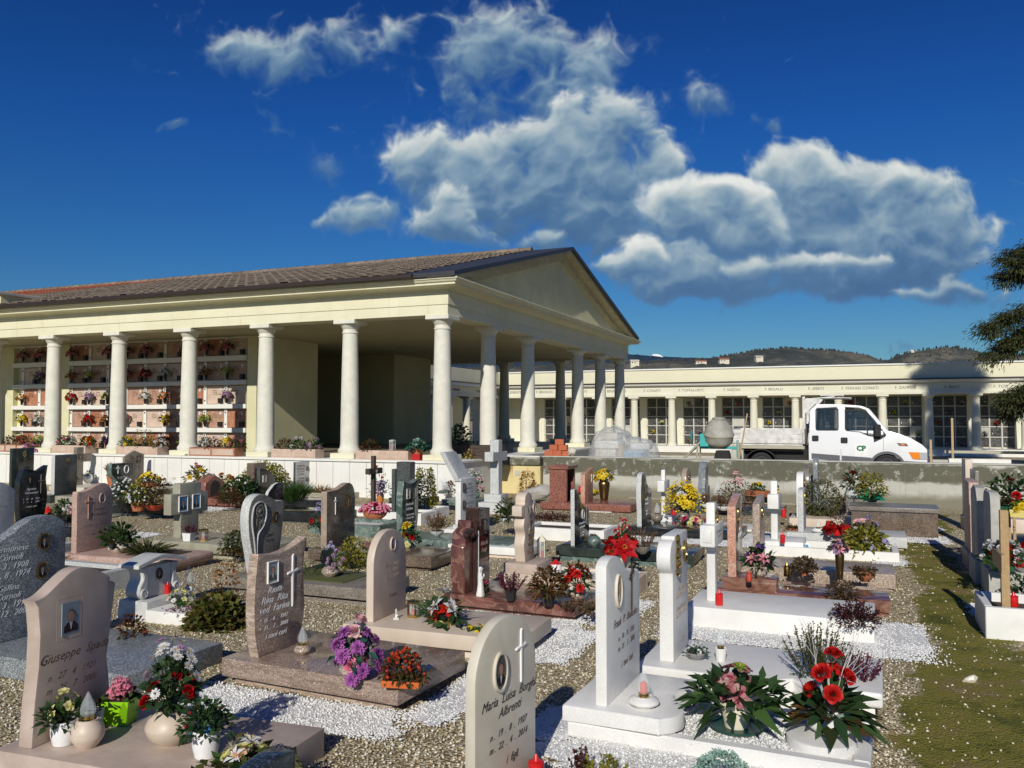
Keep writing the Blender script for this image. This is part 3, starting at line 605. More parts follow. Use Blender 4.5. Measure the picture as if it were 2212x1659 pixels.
# ================================================================ the columned temple with its burial niches
AC, BC = -8.28, 16.1; TZ = .82
def column(parent, a, b, z0, h, rb=.205, rt=.17, mats='column_stone', ped=.62, org=(0, 0, 0), detail=True):
    c = MB(); pr = [(rb*1.2, 0), (rb*1.26, .035), (rb*1.26, .07), (rb*1.16, .10), (rb*1.08, .115), (rb*1.03, .15), (rb, .22)]
    for k in range(1, 9): t = k/8; pr.append((rb+(rt-rb)*t**1.5, .22+(h-.52)*t))
    pr += [(rt*1.0, h-.30), (rt*1.1, h-.29), (rt*1.1, h-.265), (rt*1.0, h-.255), (rt*1.0, h-.2), (rt*1.08, h-.19), (rt*1.3, h-.12), (rt*1.42, h-.09)]
    c.lathe(pr, 28, (a, b, z0)); col_o = c.build('column', mats, parent, org=org)
    s = MB(); q = rt*1.62; s.box(a-q, a+q, b-q, b+q, z0+h-.09, z0+h); s.build('abacus', mats, col_o, bevel=.008, org=org)
    if ped: p = MB(); p.box(a-ped/2, a+ped/2, b-ped/2, b+ped/2, z0-.12, z0); p.build('plinth_block', 'cornice_stone', col_o, bevel=.01, org=org)
    return col_o
CYMA = [(0, 0), (.03, 0), (.03, .03), (.10, .07), (.14, .07), (.33, .085), (.33, .12), (.37, .14), (.40, .185), (.42, .19), (.42, .22), (0, .22)]
def temple():
    og = (AC, BC, 0)
    t = thing('columbarium_temple', 'long cream temple building with a columned porch, triangular pediment and brown tiled roof', 'building', og)
    kw = dict(parent=t, org=og)
    b = MB(); b.box(-40, -7.78, 15.73, 31, -.1, TZ-.055); b.build('podium', 'cladding_marble', bevel=.005, **kw)
    me = {}
    i = 0; a = -7.755
    while a > -26:
        w_ = .43
        if 'p' not in me: q = MB(); q.box(-w_+.006, -.002, -.03, 0, 0, TZ-.06); me['p'] = q.mesh('cladding_panel', 'cladding_marble', .003)
        link('cladding_panel', me['p'], t, (a-AC, 15.728-BC, 0)); a -= w_; i += 1
    q = MB(); q.box(0, .03, .004, .62, 0, TZ-.06); me['s'] = q.mesh('side_panel', 'cladding_marble', .003)
    for k in range(4): link('cladding_panel', me['s'], t, (-7.778-AC, 15.735+.626*k-BC, 0))
    b = MB(); b.box(-40, -7.71, 15.66, 16.42, TZ-.053, TZ); b.box(-8.5, -7.71, 16.422, 31.0, TZ-.053, TZ); b.build('coping', 'cladding_marble', bevel=.008, **kw)
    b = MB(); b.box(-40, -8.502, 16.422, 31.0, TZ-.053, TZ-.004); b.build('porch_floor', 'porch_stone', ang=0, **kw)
    for k in range(8): column(t, AC-2.32*k, BC, TZ+.12, 2.96, org=og)
    for bb in (18.5, 21.1, 25.4, 27.9, 30.4): column(t, AC, bb, TZ+.12, 2.96, org=og)
    for k in range(1, 3): column(t, AC-2.32*k, 30.4, TZ+.12, 2.96, org=og)
    # entablature on the three sides: two flat bands, then the moulded cornice
    def ring(name, o, z0, z1, m, th=.5):
        b = MB(); a1 = -8.03+o; b0 = 15.85-o; b1 = 30.65+o
        b.box(-40, a1, b0, b0+th+o, z0, z1); b.box(a1-th-o, a1-.0005, b0+th+o, b1-th-o, z0, z1); b.box(-40, a1, b1-th-o, b1, z0, z1); b.build(name, m, bevel=.006, **kw)
    ring('architrave', 0, 3.90, 4.115, 'cornice_stone'); ring('frieze', .018, 4.115, 4.40, 'cornice_stone')
    b = MB(); z = 4.40
    vs = []; A1, B0, B1 = -8.03, 15.85, 30.65
    for (o, dz) in CYMA[:-1]: vs += [(-40, B0-o, z+dz), (A1+o, B0-o, z+dz), (A1+o, B1+o, z+dz), (-40, B1+o, z+dz)]
    n = len(CYMA)-1; fs = []
    for k in range(n-1): fs += [(k*4+j, (k+1)*4+j, (k+1)*4+j+1, k*4+j+1) for j in range(3)]
    top = (n-1)*4; fs.append((top, top+1, top+2, top+3)); fs.append((0, 3, 2, 1)); b.add(vs, [f[::-1] for f in fs]); b.build('cornice', 'cornice_stone', ang=20, **kw)
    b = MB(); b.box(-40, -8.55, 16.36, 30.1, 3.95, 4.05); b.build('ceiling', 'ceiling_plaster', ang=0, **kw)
    # pediment and roof
    RB, RZ, EB, EZ = 23.1, 6.64, 15.38, 4.69; E2 = 30.95; sl = (RZ-EZ)/(RB-EB); zt = lambda y: EZ+sl*(min(y, 2*RB-y)-EB)
    b = MB(); b.prism([(15.9, 4.60), (30.6, 4.60), (RB, RZ-.17)], -8.3, -8.06); b.build('tympanum', 'plaster_cream', ang=0, **kw)
    def rake(name, a0, a1, d0, d1, m, zb=4.622):
        b = MB()
        for s in (1, -1):
            y0 = max(EB, EB+(zb-(EZ-d0))/sl); y1 = max(EB, EB+(zb-(EZ-d1))/sl); P = [(y1, EZ-d1+sl*(y1-EB)), (RB, RZ-d1), (RB, RZ-d0), (y0, EZ-d0+sl*(y0-EB))]
            b.prism(P if s == 1 else [(2*RB-y, z) for y, z in P][::-1], a0, a1)
        b.build(name, m, ang=0, **kw)
    rake('raking_cornice', -8.3, -7.72, .06, .16, 'rake_stone'); rake('raking_moulding', -8.3, -7.95, .16, .34, 'rake_stone')
    rake('roof_deck', -40, -8.9, .0, .05, 'gutter_dark', 4.3); rake('roof_sheet', -8.95, -7.64, -.035, .06, 'slate_sheet', 4.3)
    b = MB(); b.box(-40, -8.6, 15.30, 15.42, 4.622, 4.715); b.build('gutter', 'gutter_dark', bevel=.01, **kw)
    # roof tiles: a profile with one roll, overlapping courses
    tw, tl = .30, .37
    def tile_v():
        xs = [(0, .008), (.10, .0), (.19, .0), (.22, .024), (.26, .034), (.30, .02)]; vs = []; fs = []
        for yy, dz in ((0, .032), (tl*1.12, .010)):
            vs += [(x, yy, z+dz) for x, z in xs]
        n = len(xs); vs += [(x, 0, 0) for x, z in (xs[0], xs[-1])]
        fs = [(i, i+1, n+i+1, n+i) for i in range(n-1)]+[(2*n, 2*n+1, 5, 4, 3, 2, 1, 0)]
        return vs, fs
    tv, tf = tile_v(); ang = math.atan(sl); ca, sa = math.cos(ang), math.sin(ang); q = MB(); q.add(tv, tf)
    me_t = q.mesh('tile', 'roof_tile'); me_r = q.mesh('tile_red', 'roof_tile_red')
    L = math.hypot(RB-EB, RZ-EZ); rows = int(L/tl); cells = []
    for r in range(rows+1):
        for c in range(int((34-8.95)/tw)):
            a = -8.98-(c+1)*tw; s = r*tl; y = EB+.0+s*ca; z = EZ+.005+s*sa
            if y > RB-.12: continue
            cells.append((math.hypot(a, y)-.25*r, a, y, z, r))
    cells.sort(); tm = MB(); tr = MB(); RX = Matrix.Rotation(ang, 4, 'X')
    for k, (_, a, y, z, r) in enumerate(cells):
        red = a < -22-.35*(rows-r) and a > -34; j = rnd.uniform(-.006, .006)
        if k < 290: link('roof_tile', me_r if red else me_t, t, m=Matrix.Translation((a-AC, y-BC, z+j)) @ RX)
        else: (tr if red else tm).add([(x+a, y+yy*ca-zz*sa, z+j+yy*sa+zz*ca) for x, yy, zz in tv], tf)
    o = tm.build('roof_tiles', 'roof_tile', ang=30, **kw); o['kind'] = 'stuff'; o = tr.build('red_roof_tiles', 'roof_tile_red', ang=30, **kw); o['kind'] = 'stuff'
    b = MB(); b.prism(arc(0, 0, .12, -15, 195, 8), 0, .42); b.v = [(x, y*(1+.12*x/.42), z+.03*x) for x, y, z in b.v]; me_k = b.mesh('ridge_tile', 'roof_tile')
    for k in range(66): link('ridge_tile', me_k, t, (-9.35-.38*k-AC, RB-BC, RZ+.0))
    b = MB(); b.box(-40, -21.25, 15.55, 17.0, 4.60, 5.02); b.build('attic_block', 'plaster_cream', ang=0, **kw)
    b = MB(); b.box(-40, -21.18, 15.45, 17.1, 5.02, 5.10); b.build('attic_coping', 'concrete', bevel=.01, **kw)
    # niche blocks behind the porch
    NB = 18.3
    b = MB(); b.box(-24.9, -15.0, NB+.16, 21.05, TZ, 3.945); b.box(-40, -27, NB, 21.05, TZ, 3.945); b.build('niche_block', 'plaster_cream', ang=0, **kw)
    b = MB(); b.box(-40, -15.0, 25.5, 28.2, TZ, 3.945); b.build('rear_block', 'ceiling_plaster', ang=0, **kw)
    b = MB(); b.box(-40, -30, 21.1, 25.45, TZ, 3.945); b.build('passage_end', 'shaded_interior', ang=0, **kw)
    for a0, a1 in ((-15.32, -15.0), (-22.55, -21.95), (-24.9, -24.35)): b = MB(); b.box(a0, a1, NB, NB+.158, TZ, 3.945); b.build('pilaster', 'plaster_cream', bevel=.006, **kw)
    rowz = [(.83, 1.33), (1.455, 1.98), (2.10, 2.63), (2.75, 3.28), (3.42, 3.90)]
    b = MB()
    for a0, a1 in ((-21.95, -15.32), (-24.35, -22.55)):
        for z0, z1 in zip([r[1] for r in rowz[:-1]], [r[0] for r in rowz[1:]]): b.box(a0, a1, NB-.05, NB+.157, z0, z1)
        b.box(a0, a1, NB+.02, NB+.157, 3.90, 3.943)
    b.build('niche_ledge', 'niche_frame', bevel=.004, **kw)
    pm = MB(); pm.box(.055, .675, 0, .03, .012, .508); meP = [pm.mesh('niche_panel', m, .004) for m in ('pink_marble', 'red_marble', 'pale_pink_marble')]
    dm = MB(); dm.box(-.05, .05, -.012, .03, 0, .52); meD = dm.mesh('divider', 'niche_frame', .003)
    kn = MB()
    for z in (.1, .42): kn.ell((0, -.018, z), (.022, .016, .022), 8, 5)
    meK = kn.mesh('knobs', 'gutter_dark')
    ov = MB(); ov.lathe([(.034, 0), (.04, .006), (.034, .012), (.03, .012)], 12, sy=1.3); meO = ov.mesh('photo_oval', 'oval_photo')
    lm = MB(); lm.box(-.055, .055, -.10, 0, 0, .12); lm.box(-.06, .06, -.105, 0, .12, .135); meL = lm.mesh('niche_lamp', 'black_plastic', .004)
    names = ['ROSA', 'ANGELO', 'MARIA', 'LUIGI', 'TERESA', 'PIETRO', 'LUCIA']
    global NICHES; NICHES = []
    cols_ = [-15.35-.73*k for k in range(1, 10)]+[-23.28, -24.01]
    for ci, a in enumerate(cols_):
        for ri, (z0, z1) in enumerate(rowz):
            p = link('niche_panel', meP[[0, 0, 1, 2, 0, 1, 2][(ci*3+ri*5) % 7]], t, (a-AC, NB+.09-BC, z0))
            k = (ci*7+ri*3) % 5
            put(p, 'photo_oval', meO, FRONT, (.53, -.001, .40))
            put(p, 'inscription', text_mesh('%s\n%d-%d-19%02d\n%d-%d-19%d' % (names[(ci+ri*2) % 7], 1+(ci*5) % 28, 1+ri*2, 5+ci*2, 2+(ri*6) % 26, 1+ci % 12, 70+ri*5+ci % 4), .045, 'letter_dark', space=1.1, align='LEFT'), FRONT, (.24, -.002, .36))
            if k != 1: link('niche_lamp', meL, p, (.56, -.001, .03))
            if ci in (0, 1, 2, 3, 4, 5, 6, 7, 8, 9, 10):
                d_ = link('divider', meD, t, (a-AC, NB+.07-BC, z0)); link('knobs', meK, d_)
            NICHES.append((a, NB, z0, ri, ci))
    return t
plain('oval_photo', (.55, .55, .55), .3, 0, .5, 12)
temple()
# ================================================================ colonnade round the far yard
plain('far_frame', (.50, .50, .45), .6, 0, .06); plain('letter_grey_dark', (.13, .125, .105), .7, 0, 0)
def colonnade():
    b0 = 43.3; og = (-7, b0, 0); t = thing('colonnade_building', 'low cream colonnade with family names on its frieze and dark burial niches, beyond the truck', 'building', og); kw = dict(parent=t, org=og)
    AL, AR = -19.4, 13.0; ac = -18.85
    b = MB(); b.box(ac-2.4, AR, b0-.45, b0+2.4, 0, .32); b.build('step', 'cladding_marble', bevel=.01, **kw)
    cl = [-16.9, -14.96, -12.98, -11.0, -9.04, -7.01, -4.96, -3.0, -1.05, .89, 2.84, 4.75, 6.7, 8.65, 10.6, 12.5]
    for a in cl: column(t, a, b0, .32, 2.52, .2, .165, 'plaster_pale', 0, og)
    b = MB(); b.box(ac-2.4, AR, b0-.2, b0+.25, 2.84, 3.36); b.build('frieze', 'plaster_pale', bevel=.01, **kw)
    b = MB(); b.box(ac-2.4, AR, b0-.26, b0-.2, 2.84, 2.98); b.build('architrave_band', 'plaster_pale', bevel=.01, **kw)
    b = MB(); b.prism([(b0-.2, 3.36), (b0-.42, 3.42), (b0-.46, 3.50), (b0+.4, 3.50), (b0+.4, 3.36)], ac-2.4, AR); b.build('cornice', 'coping_white', ang=20, **kw)
    b = MB(); b.box(ac-2.4, AR, b0-.50, b0-.1, 3.502, 3.56); b.build('eaves_gutter', 'gutter_dark', **kw)
    b = MB(); b.box(ac+.2, AR, b0-.28, b0+2.2, 3.562, 4.20); b.build('parapet', 'plaster_yellow', bevel=.01, **kw)
    b = MB(); b.box(ac+.2, AR, b0-.34, b0+2.2, 4.20, 4.27); b.build('parapet_coping', 'coping_white', bevel=.01, **kw)
    b = MB(); b.box(ac-2.4, AR, b0+1.9, b0+2.3, .3, 3.5); b.build('rear_wall', 'plaster_pale', ang=0, **kw)
    b = MB(); b.box(ac-2.4, AR, b0+.26, b0+1.9, 2.86, 2.9); b.build('soffit', 'ceiling_plaster', ang=0, **kw)
    mp = [MB().box(.03, .62, 0, .03, .02, .46).mesh('niche_panel', k, .003) for k in ('dark_niche', 'dark_niche', 'dark_niche', 'pale_pink_marble', 'concrete')]
    fr = MB().box(-.03, .03, -.02, .03, 0, 2.4); meF = fr.mesh('divider', 'far_frame'); pl = MB().box(-.2, .2, -.05, .05, 0, 2.52); meP = pl.mesh('pilaster', 'plaster_pale', .01)
    bw = b0+1.86; pts = MB(); cam_b = MB(); global FARN; FARN = []
    lamp = MB().box(-.03, .03, -.06, 0, 0, .07).mesh('niche_lamp', 'black_plastic'); wl = MB().ell((0, -.03, .12), (.02, .02, .05), 6, 4); wl = wl.mesh('niche_light', 'coping_white')
    for i, a in enumerate(cl[:-1]):
        link('pilaster', meP, t, (a+.02+7, bw-b0, .32))
        w_ = cl[i+1]-a-.42
        for k in range(3):
            x = a+.24+k*w_/3
            if k: link('divider', meF, t, (x+7, bw-b0, .35))
            for r in range(5):
                z = .36+.49*r; p = link('niche_panel', mp[(i*7+k*3+r*5) % 13 % 5 if (i+k+r) % 4 == 0 else 0], t, (x+7+.0, bw+.005-b0, z)); p.scale = (w_/3/.65, 1, 1)
                if (i+k*2+r) % 2 == 0: link('niche_lamp', lamp, p, (.5, -.001, .05))
                if (i*2+k+r) % 3 == 0: link('niche_light', wl, p, (.15, -.001, .04))
                FARN.append((x+.3, bw, z, r, i, k))
        for r in range(1, 5): pts.box(a+.22, cl[i+1]-.22, bw-.03, bw+.035, .36+.49*r-.03, .36+.49*r+.015)
    pts.build('niche_ledge', 'far_frame', **kw)
    words = ['F. BRIGNOLI', 'F. AMORTI', 'F. BENEDETTO', 'F. CONATI', 'F. TOFFALORTI', 'F. SAZOIA', 'F. BEGALLI', 'F. SPERTI', 'F. FERRARI CONATI', 'F. ZAMPINI', 'F. RIGO', 'F. TOSI', 'F. BOVI', 'F. RIZZI', 'F. BELLI']
    put(t, 'family_name', text_mesh('F. CLEMENTI', .185, 'letter_grey_dark', extrude=.003), FRONT, (-17.85+7, -.203, 3.09))
    for i, a in enumerate(cl[:-1]): put(t, 'family_name', text_mesh(words[i], .185, 'letter_grey_dark', extrude=.003), FRONT, ((a+cl[i+1])/2+7, -.203, 3.09))
    # the wing that comes towards the temple along the left side of the yard
    b = MB(); b.box(ac-.25, ac+.2, 24, b0-.46, 2.84, 3.36); b.box(ac-.25, ac+.26, 24, b0-.46, 2.84, 2.98); b.build('wing_frieze', 'plaster_pale', bevel=.01, **kw)
    b = MB(); b.box(ac-.3, ac+.46, 24, b0-.51, 3.36, 3.50); b.build('wing_cornice', 'coping_white', **kw)
    b = MB(); b.box(ac-.3, ac+.50, 24, b0-.51, 3.502, 3.56); b.build('wing_gutter', 'gutter_dark', **kw)
    b = MB(); b.box(ac-2.2, ac+.28, 24, b0-.29, 3.562, 4.24); b.build('wing_parapet', 'plaster_yellow', bevel=.01, **kw)
    b = MB(); b.box(ac-2.3, ac-1.9, 24, b0-.5, 0, 3.5); b.build('wing_wall', 'plaster_pale', ang=0, **kw)
    b = MB(); b.box(ac-2.0, ac+.4, 24, b0-.46, 0, .32); b.build('wing_step', 'cladding_marble', bevel=.01, **kw)
    for k in range(9): column(t, ac, b0-1.9-2.0*k, .32, 2.52, .2, .165, 'plaster_pale', 0, og)
    MR = Matrix(((0, 0, 1, 0), (1, 0, 0, 0), (0, 1, 0, 0), (0, 0, 0, 1)))
    for k, s in enumerate(['F. VINCI', 'F. MEGRINI', 'F. PONTINI', 'F. PERONI']): put(t, 'family_name', text_mesh(s, .185, 'letter_grey_dark', extrude=.003), MR, (ac+.205+7, -2.9-2.0*k*1.35, 3.09))
    for k in range(8):
        for c in range(2):
            for r in range(5): p = link('niche_panel', mp[0], t, m=Matrix.Translation((ac-1.88+7, -3.7-2.0*k+.9*c, .36+.49*r)) @ Matrix.Rotation(R(90), 4, 'Z'))
    return t
colonnade()
# ================================================================ retaining wall, yard wall under the temple
def walls():
    og = (-3, 18.1, 0); t = thing('retaining_wall', 'long grey concrete wall with dark damp stains behind the graves', 'wall', og)
    b = MB(); n = 60; out = [(-6.75+k*.28, 18.02+.012*math.sin(k*1.7)) for k in range(n)]
    for k in range(n-1): pass
    b.box(-6.70, 14, 18.0, 18.22, -.1, .835); b.build('wall_body', 'stained_concrete', t, bevel=.012, org=og)
    b = MB(); b.box(-6.72, 14.02, 17.985, 18.24, .837, .862); b.build('wall_cap', 'concrete', t, bevel=.006, org=og)
    og = (-7.2, 18.1, 0); t = thing('yellow_wall', 'short ochre plastered wall with rust streaks beside the temple podium', 'wall', og)
    b = MB(); b.box(-7.75, -6.74, 17.93, 18.2, -.1, .64); b.build('wall_body', 'ochre_plaster', t, bevel=.01, org=og)
    b = MB(); b.box(-7.74, -6.735, 17.88, 18.22, .642, .83); b.build('wall_cap', 'stained_concrete', t, bevel=.02, org=og)
    b = MB(); b.box(-7.35, -7.23, 17.915, 17.93, .40, .52); b.build('junction_box', 'concrete', t, bevel=.004, org=og)
def ochre():
    m, nt, b = bsdf('ochre_plaster'); P = pos(nt); c = MIX(nt, noise(nt, P, 3, 6), (.58, .46, .18), (.74, .64, .36))
    s = SMOOTH(nt, noise(nt, V(nt, 'MULTIPLY', P, (5, 5, .5)), 2.2, 5), .58, .7); c = MIX(nt, M(nt, 'MULTIPLY', s, .8), c, (.30, .15, .04)); setin(nt, b, 'Base Color', c); b.inputs['Roughness'].default_value = .9
ochre(); walls()
# ================================================================ hills
def hill_mats():
    m, nt, b = bsdf('hazed_scrub'); P = pos(nt); n1 = noise(nt, P, .012, 8, .65); n2 = noise(nt, P, .06, 6, .7)
    c = RAMP(nt, M(nt, 'ADD', M(nt, 'MULTIPLY', n1, .6), M(nt, 'MULTIPLY', n2, .4)), [(.36, (.048, .058, .060)), (.47, (.07, .08, .078)), (.53, (.115, .115, .10)), (.6, (.19, .175, .135)), (.68, (.085, .095, .088))])  # distance haze worked into these blue-grey scrub tones
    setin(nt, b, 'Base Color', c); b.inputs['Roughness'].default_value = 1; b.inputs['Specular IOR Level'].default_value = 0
    plain('mountain_hazed', (.035, .062, .10), 1, 0, .2, .004, 0, 0); plain('snow', (.8, .82, .85), .8, 0, 0)  # the mountain's blue is air haze put into its base colour
    leafm('far_tree', (.035, .043, .042), (.052, .06, .057), (.08, .08, .07), rough=1, trans=0)
    plain('house_wall', (.68, .62, .5), .9, 0, .08); plain('house_roof', (.30, .12, .07), .9, 0, .1); plain('house_window', (.03, .03, .035), .3, 0, 0)
hill_mats()
def hill(name, prof, D, depth, m, seed):
    """prof: (bearing tangent*1825+1106, skyline px) read as heights at distance D; slopes run down towards us and away"""
    xs = np.linspace(prof[0][0], prof[-1][0], 180); ys = np.interp(xs, [p[0] for p in prof], [p[1] for p in prof])
    hgt = (905-ys)/1825*D; rows = [(-1, .02), (-.8, .18), (-.55, .46), (-.3, .74), (-.12, .93), (0, 1), (.2, .9), (.6, .4), (1, 0)]
    Vs = []; r = np.random.RandomState(seed)
    for t, f in rows:
        dd = D+depth*t; X = (xs-1106)/1825*D*(1 if t <= 0 else 1)+0*xs; h = hgt*f
        nn = fb2(X/depth*7+40, np.full_like(X, t*3+7), seed, 4)-.5; h = h*(1+.22*nn*(1 if f < 1 else .12))+1.7*f
        Vs.append(np.stack([X, np.full_like(X, dd)+r.randn(len(X))*depth*.01, h], 1))
    Vx = np.concatenate(Vs); n = len(xs); k = np.arange(n-1); F = np.concatenate([np.stack([j*n+k, j*n+k+1, (j+1)*n+k+1, (j+1)*n+k], 1) for j in range(len(rows)-1)])
    tag(link(name, npmesh(name, Vx, F, [m], smooth=True)), kind='structure'); return Vs
hill('mountain', [(900, 790), (1200, 775), (1355, 765), (1400, 768), (1415, 769), (1450, 771), (1560, 776), (1700, 778), (2300, 780)], 5200, 1500, 'mountain_hazed', 3)
b_ = MB(); b_.prism([(0, 0), (60, -8), (40, 6), (20, 9), (0, 8)], 4600, 4660, 'y'); o_ = b_.build('snow_peak', 'snow', loc=(760, -40, 343)); tag(o_, kind='structure')
H1 = hill('hill', [(700, 800), (1080, 796), (1200, 788), (1355, 785), (1450, 779), (1540, 774), (1600, 764), (1640, 757), (1690, 753), (1760, 755), (1800, 758), (1840, 768), (1875, 780), (1960, 786), (2300, 790)], 950, 330, 'hazed_scrub', 8)
H2 = hill('hill', [(1700, 800), (1850, 790), (1915, 782), (1935, 772), (1960, 763), (2000, 756), (2040, 750), (2075, 750), (2095, 757), (2110, 765), (2160, 765), (2250, 768), (2500, 770)], 1700, 500, 'hazed_scrub', 15)
def far_woods():
    lb = LB(); 
    for Hs, n, s in ((H1, 3000, 2.6), (H2, 1300, 4.5)):
        q = rs.rand(n); j = rs.randint(0, 5, n); i = rs.randint(20, 178, n); crest = rs.rand(n) < .3; P = np.array([Hs[5][ii] if c else Hs[jj][ii]*(1-f)+Hs[jj+1][ii]*f for ii, jj, f, c in zip(i, j, q, crest)])
        P[:, 0] += rs.uniform(-3, 3, n); keep = crest | (fb2(P[:, 0]*.012, P[:, 1]*.02, 4, 4) < .52); P = P[keep]; n = len(P); h = s*rs.uniform(.6, 1.5, n)
        d = np.tile((0, 0, 1.), (n, 1))+rs.randn(n, 3)*.05
        for a in (0, 1): lb.lv(P-np.array((0, 0, 1)), d, h, h*.55, 0, .0, flat=np.tile((1., .1, 0) if a else (.1, 1., 0), (n, 1)))
    tag(lb.build('far_woods', ['far_tree']), kind='stuff')
far_woods()
def farmhouse(label, px, py, D, w_, h_, name='farmhouse', roof='house_roof'):
    x = (px-1106)/1825*D; z = 1.7+(905-py)/1825*D; t = bpy.data.objects.new(name, None); col.objects.link(t); t.location = (x, D, z-h_*.35); tag(t, label, 'house', 'farmhouses on the far hillside')
    MB().box(-w_/2, w_/2, -4, 4, -7, h_*.6).build('wall', 'house_wall', t, ang=0)
    b = MB(); b.prism([(-4.6, h_*.58), (4.6, h_*.58), (0, h_)], -w_/2-.4, w_/2+.4); b.build('roof', roof, t, ang=0)
    for k in range(2): MB().box(-w_*.35+k*w_*.3, -w_*.35+k*w_*.3+1.1, -4.06, -3.98, h_*.15, h_*.4).build('window', 'house_window', t, ang=0)
farmhouse('white farmhouse on the hillside just right of the pediment', 1371, 783, 905, 9, 4.5, roof='house_wall')
farmhouse('small farmhouse with a red roof on the hillside left of the hilltop', 1514, 783, 890, 11, 4)
farmhouse('pink farmhouse with a red roof below the wooded hilltop', 1564, 779, 890, 10, 4.5)
farmhouse('pale yellow farmhouse below the top of the wooded hill', 1640, 773, 870, 7, 3.5, roof='house_wall')
farmhouse('tiny pale tower on the crest of the right hill', 1972, 762, 1690, 6, 9, 'hill_tower', 'house_wall')
# ================================================================ cedar at the right edge
def cedar():
    leafm('cedar_needle', (.03, .042, .016), (.055, .065, .022), (.085, .085, .032), (.04, .055, .022), rough=.6, trans=.15); plain('bark', (.10, .075, .05), .95, 0, .4, 12, .6)
    t = thing('cedar_tree', 'dark cedar with layered drooping branches at the yard edge', 'tree', (6.4, 26.2, 0)); L = LB(); br = MB(); H = 19
    MB().tube([(0, 0, -.2), (.05, 0, 3), (.02, .05, 7), (0, 0, 11), (.05, 0, H)], [.42, .34, .26, .15, .03], 10).build('trunk', 'bark', t)
    r = np.random.RandomState(4); k = 0
    for z in (2.5, 2.8, 3.1, 4.1, 4.4, 4.75, 6.1, 6.4, 6.7, 8.2, 8.5, 10, 10.4, 11.2, 11.9, 12.6, 13.3, 14, 14.8, 15.6, 16.4, 17.2, 18):
        for j in range(5):
            az = k*2.399+r.rand()*.5; ln = (3.1 if z < 3.5 else 3.75 if z < 5 else 3.3 if z < 7 else 2.0 if z < 9 else 1.7-.06*(z-9))*(.72+.36*r.rand()); ln = max(ln, .8); k += 1
            d = np.array((math.cos(az), math.sin(az), 0)); n = 7; pts = [np.array((0, 0, z))+d*ln*s+np.array((0, 0, .28*ln*s-.55*ln*s*s*.9)) for s in np.linspace(0, 1, n)]
            br.tube(pts, [.075*(1-s)+.012 for s in np.linspace(0, 1, n)], 5)
            sd = np.array((-d[1], d[0], 0)); nc = int(7+7*ln)
            for q in range(nc):
                f = .15+.88*(q+r.rand()*.8)/nc; i0 = min(int(f*(n-1)), n-2); c = pts[i0]+(pts[i0+1]-pts[i0])*(f*(n-1)-i0); w_ = (.20+.42*ln*.25)*(1.18-f)
                for s_ in (-2, -1, 0, 1, 2):
                    if r.rand() < .15: continue
                    o = c+sd*s_*w_*r.uniform(.35, .85)+d*r.uniform(-.25, .25); o[2] -= abs(s_)*w_*.12-r.uniform(-.05, .08); m = int(48+50*w_); sz = r.uniform(.07, .15)+.10*w_
                    e = r.randn(m, 3)*np.array((1, 1, .30))*sz; dr = r.rand(m) < .28; e[dr, 2] -= r.uniform(.05, .26, dr.sum()); P = o+e; D = d*.8+sd*s_*.5+e*4+r.randn(m, 3)*.4; D[:, 2] = D[:, 2]*.5-.30-.7*dr
                    L.lv(P, D, r.uniform(.06, .14, m), .032, .25, .1)
    br.build('limbs', 'bark', t, ang=60); L.build('crown', ['cedar_needle'], t)
cedar()
# ================================================================ stones of the graves
stone('beige_pink', (.42, .33, .27), (.54, .44, .37), 4, .5, bmp=.06, dirt=.12)
stone('rose_granite', (.40, .27, .22), (.50, .36, .30), 6, .5, speck=((.28, .17, .13), 220, .3), dirt=.1)
stone('beige_stone', (.56, .46, .36), (.66, .56, .45), 3, .45, bmp=.05, dirt=.1, stretch=(1, 1, .4))
stone('cream_stone', (.58, .53, .42), (.68, .63, .52), 4, .35, bmp=.04, dirt=.1)
stone('white_marble', (.70, .69, .65), (.80, .79, .75), 3, .42, speck=((.66, .65, .62), 320, .10), bmp=.04, dirt=.05)
stone('white_stone', (.74, .73, .68), (.82, .81, .76), 4, .5, bmp=.05, dirt=.06)
stone('grey_marble', (.50, .50, .47), (.64, .64, .60), 4, .5, vein=((.40, .41, .40), 3, .04), dirt=.15)
stone('light_grey', (.46, .47, .45), (.56, .57, .54), 5, .6, speck=((.34, .35, .34), 200, .25), dirt=.12)
stone('grey_granite', (.17, .19, .20), (.26, .28, .29), 8, .28, speck=((.07, .08, .09), 160, .35), bmp=.03, dirt=.05)
stone('dark_granite', (.055, .065, .062), (.09, .10, .095), 8, .2, speck=((.02, .024, .024), 200, .35), bmp=.02, dirt=.05)
stone('black_granite', (.012, .013, .014), (.022, .024, .026), 6, .1, speck=((.06, .065, .07), 240, .06), bmp=0, dirt=0)
stone('blue_granite', (.018, .025, .035), (.04, .055, .07), 10, .18, speck=((.10, .13, .17), 150, .18), bmp=.02, dirt=0)
stone('green_serpentine', (.06, .10, .085), (.14, .19, .165), 5, .3, vein=((.32, .38, .34), 5, .035), bmp=.03, dirt=.08)
stone('green_black', (.022, .030, .027), (.045, .058, .052), 6, .1, bmp=0, dirt=0)
stone('wave_granite', (.25, .185, .145), (.36, .28, .23), 2.2, .14, speck=((.16, .11, .08), 180, .2), vein=((.19, .13, .10), 1.8, .035), bmp=.02, dirt=.05, stretch=(1.5, 1.5, 7))
stone('wave_rough', (.34, .25, .19), (.56, .45, .36), 3, .75, vein=((.20, .13, .09), 3, .05), bmp=.5, dirt=.2, stretch=(1.5, 1.5, 6))
stone('brown_granite', (.10, .075, .055), (.18, .135, .10), 7, .15, speck=((.05, .035, .026), 180, .3), bmp=.02, dirt=.05)
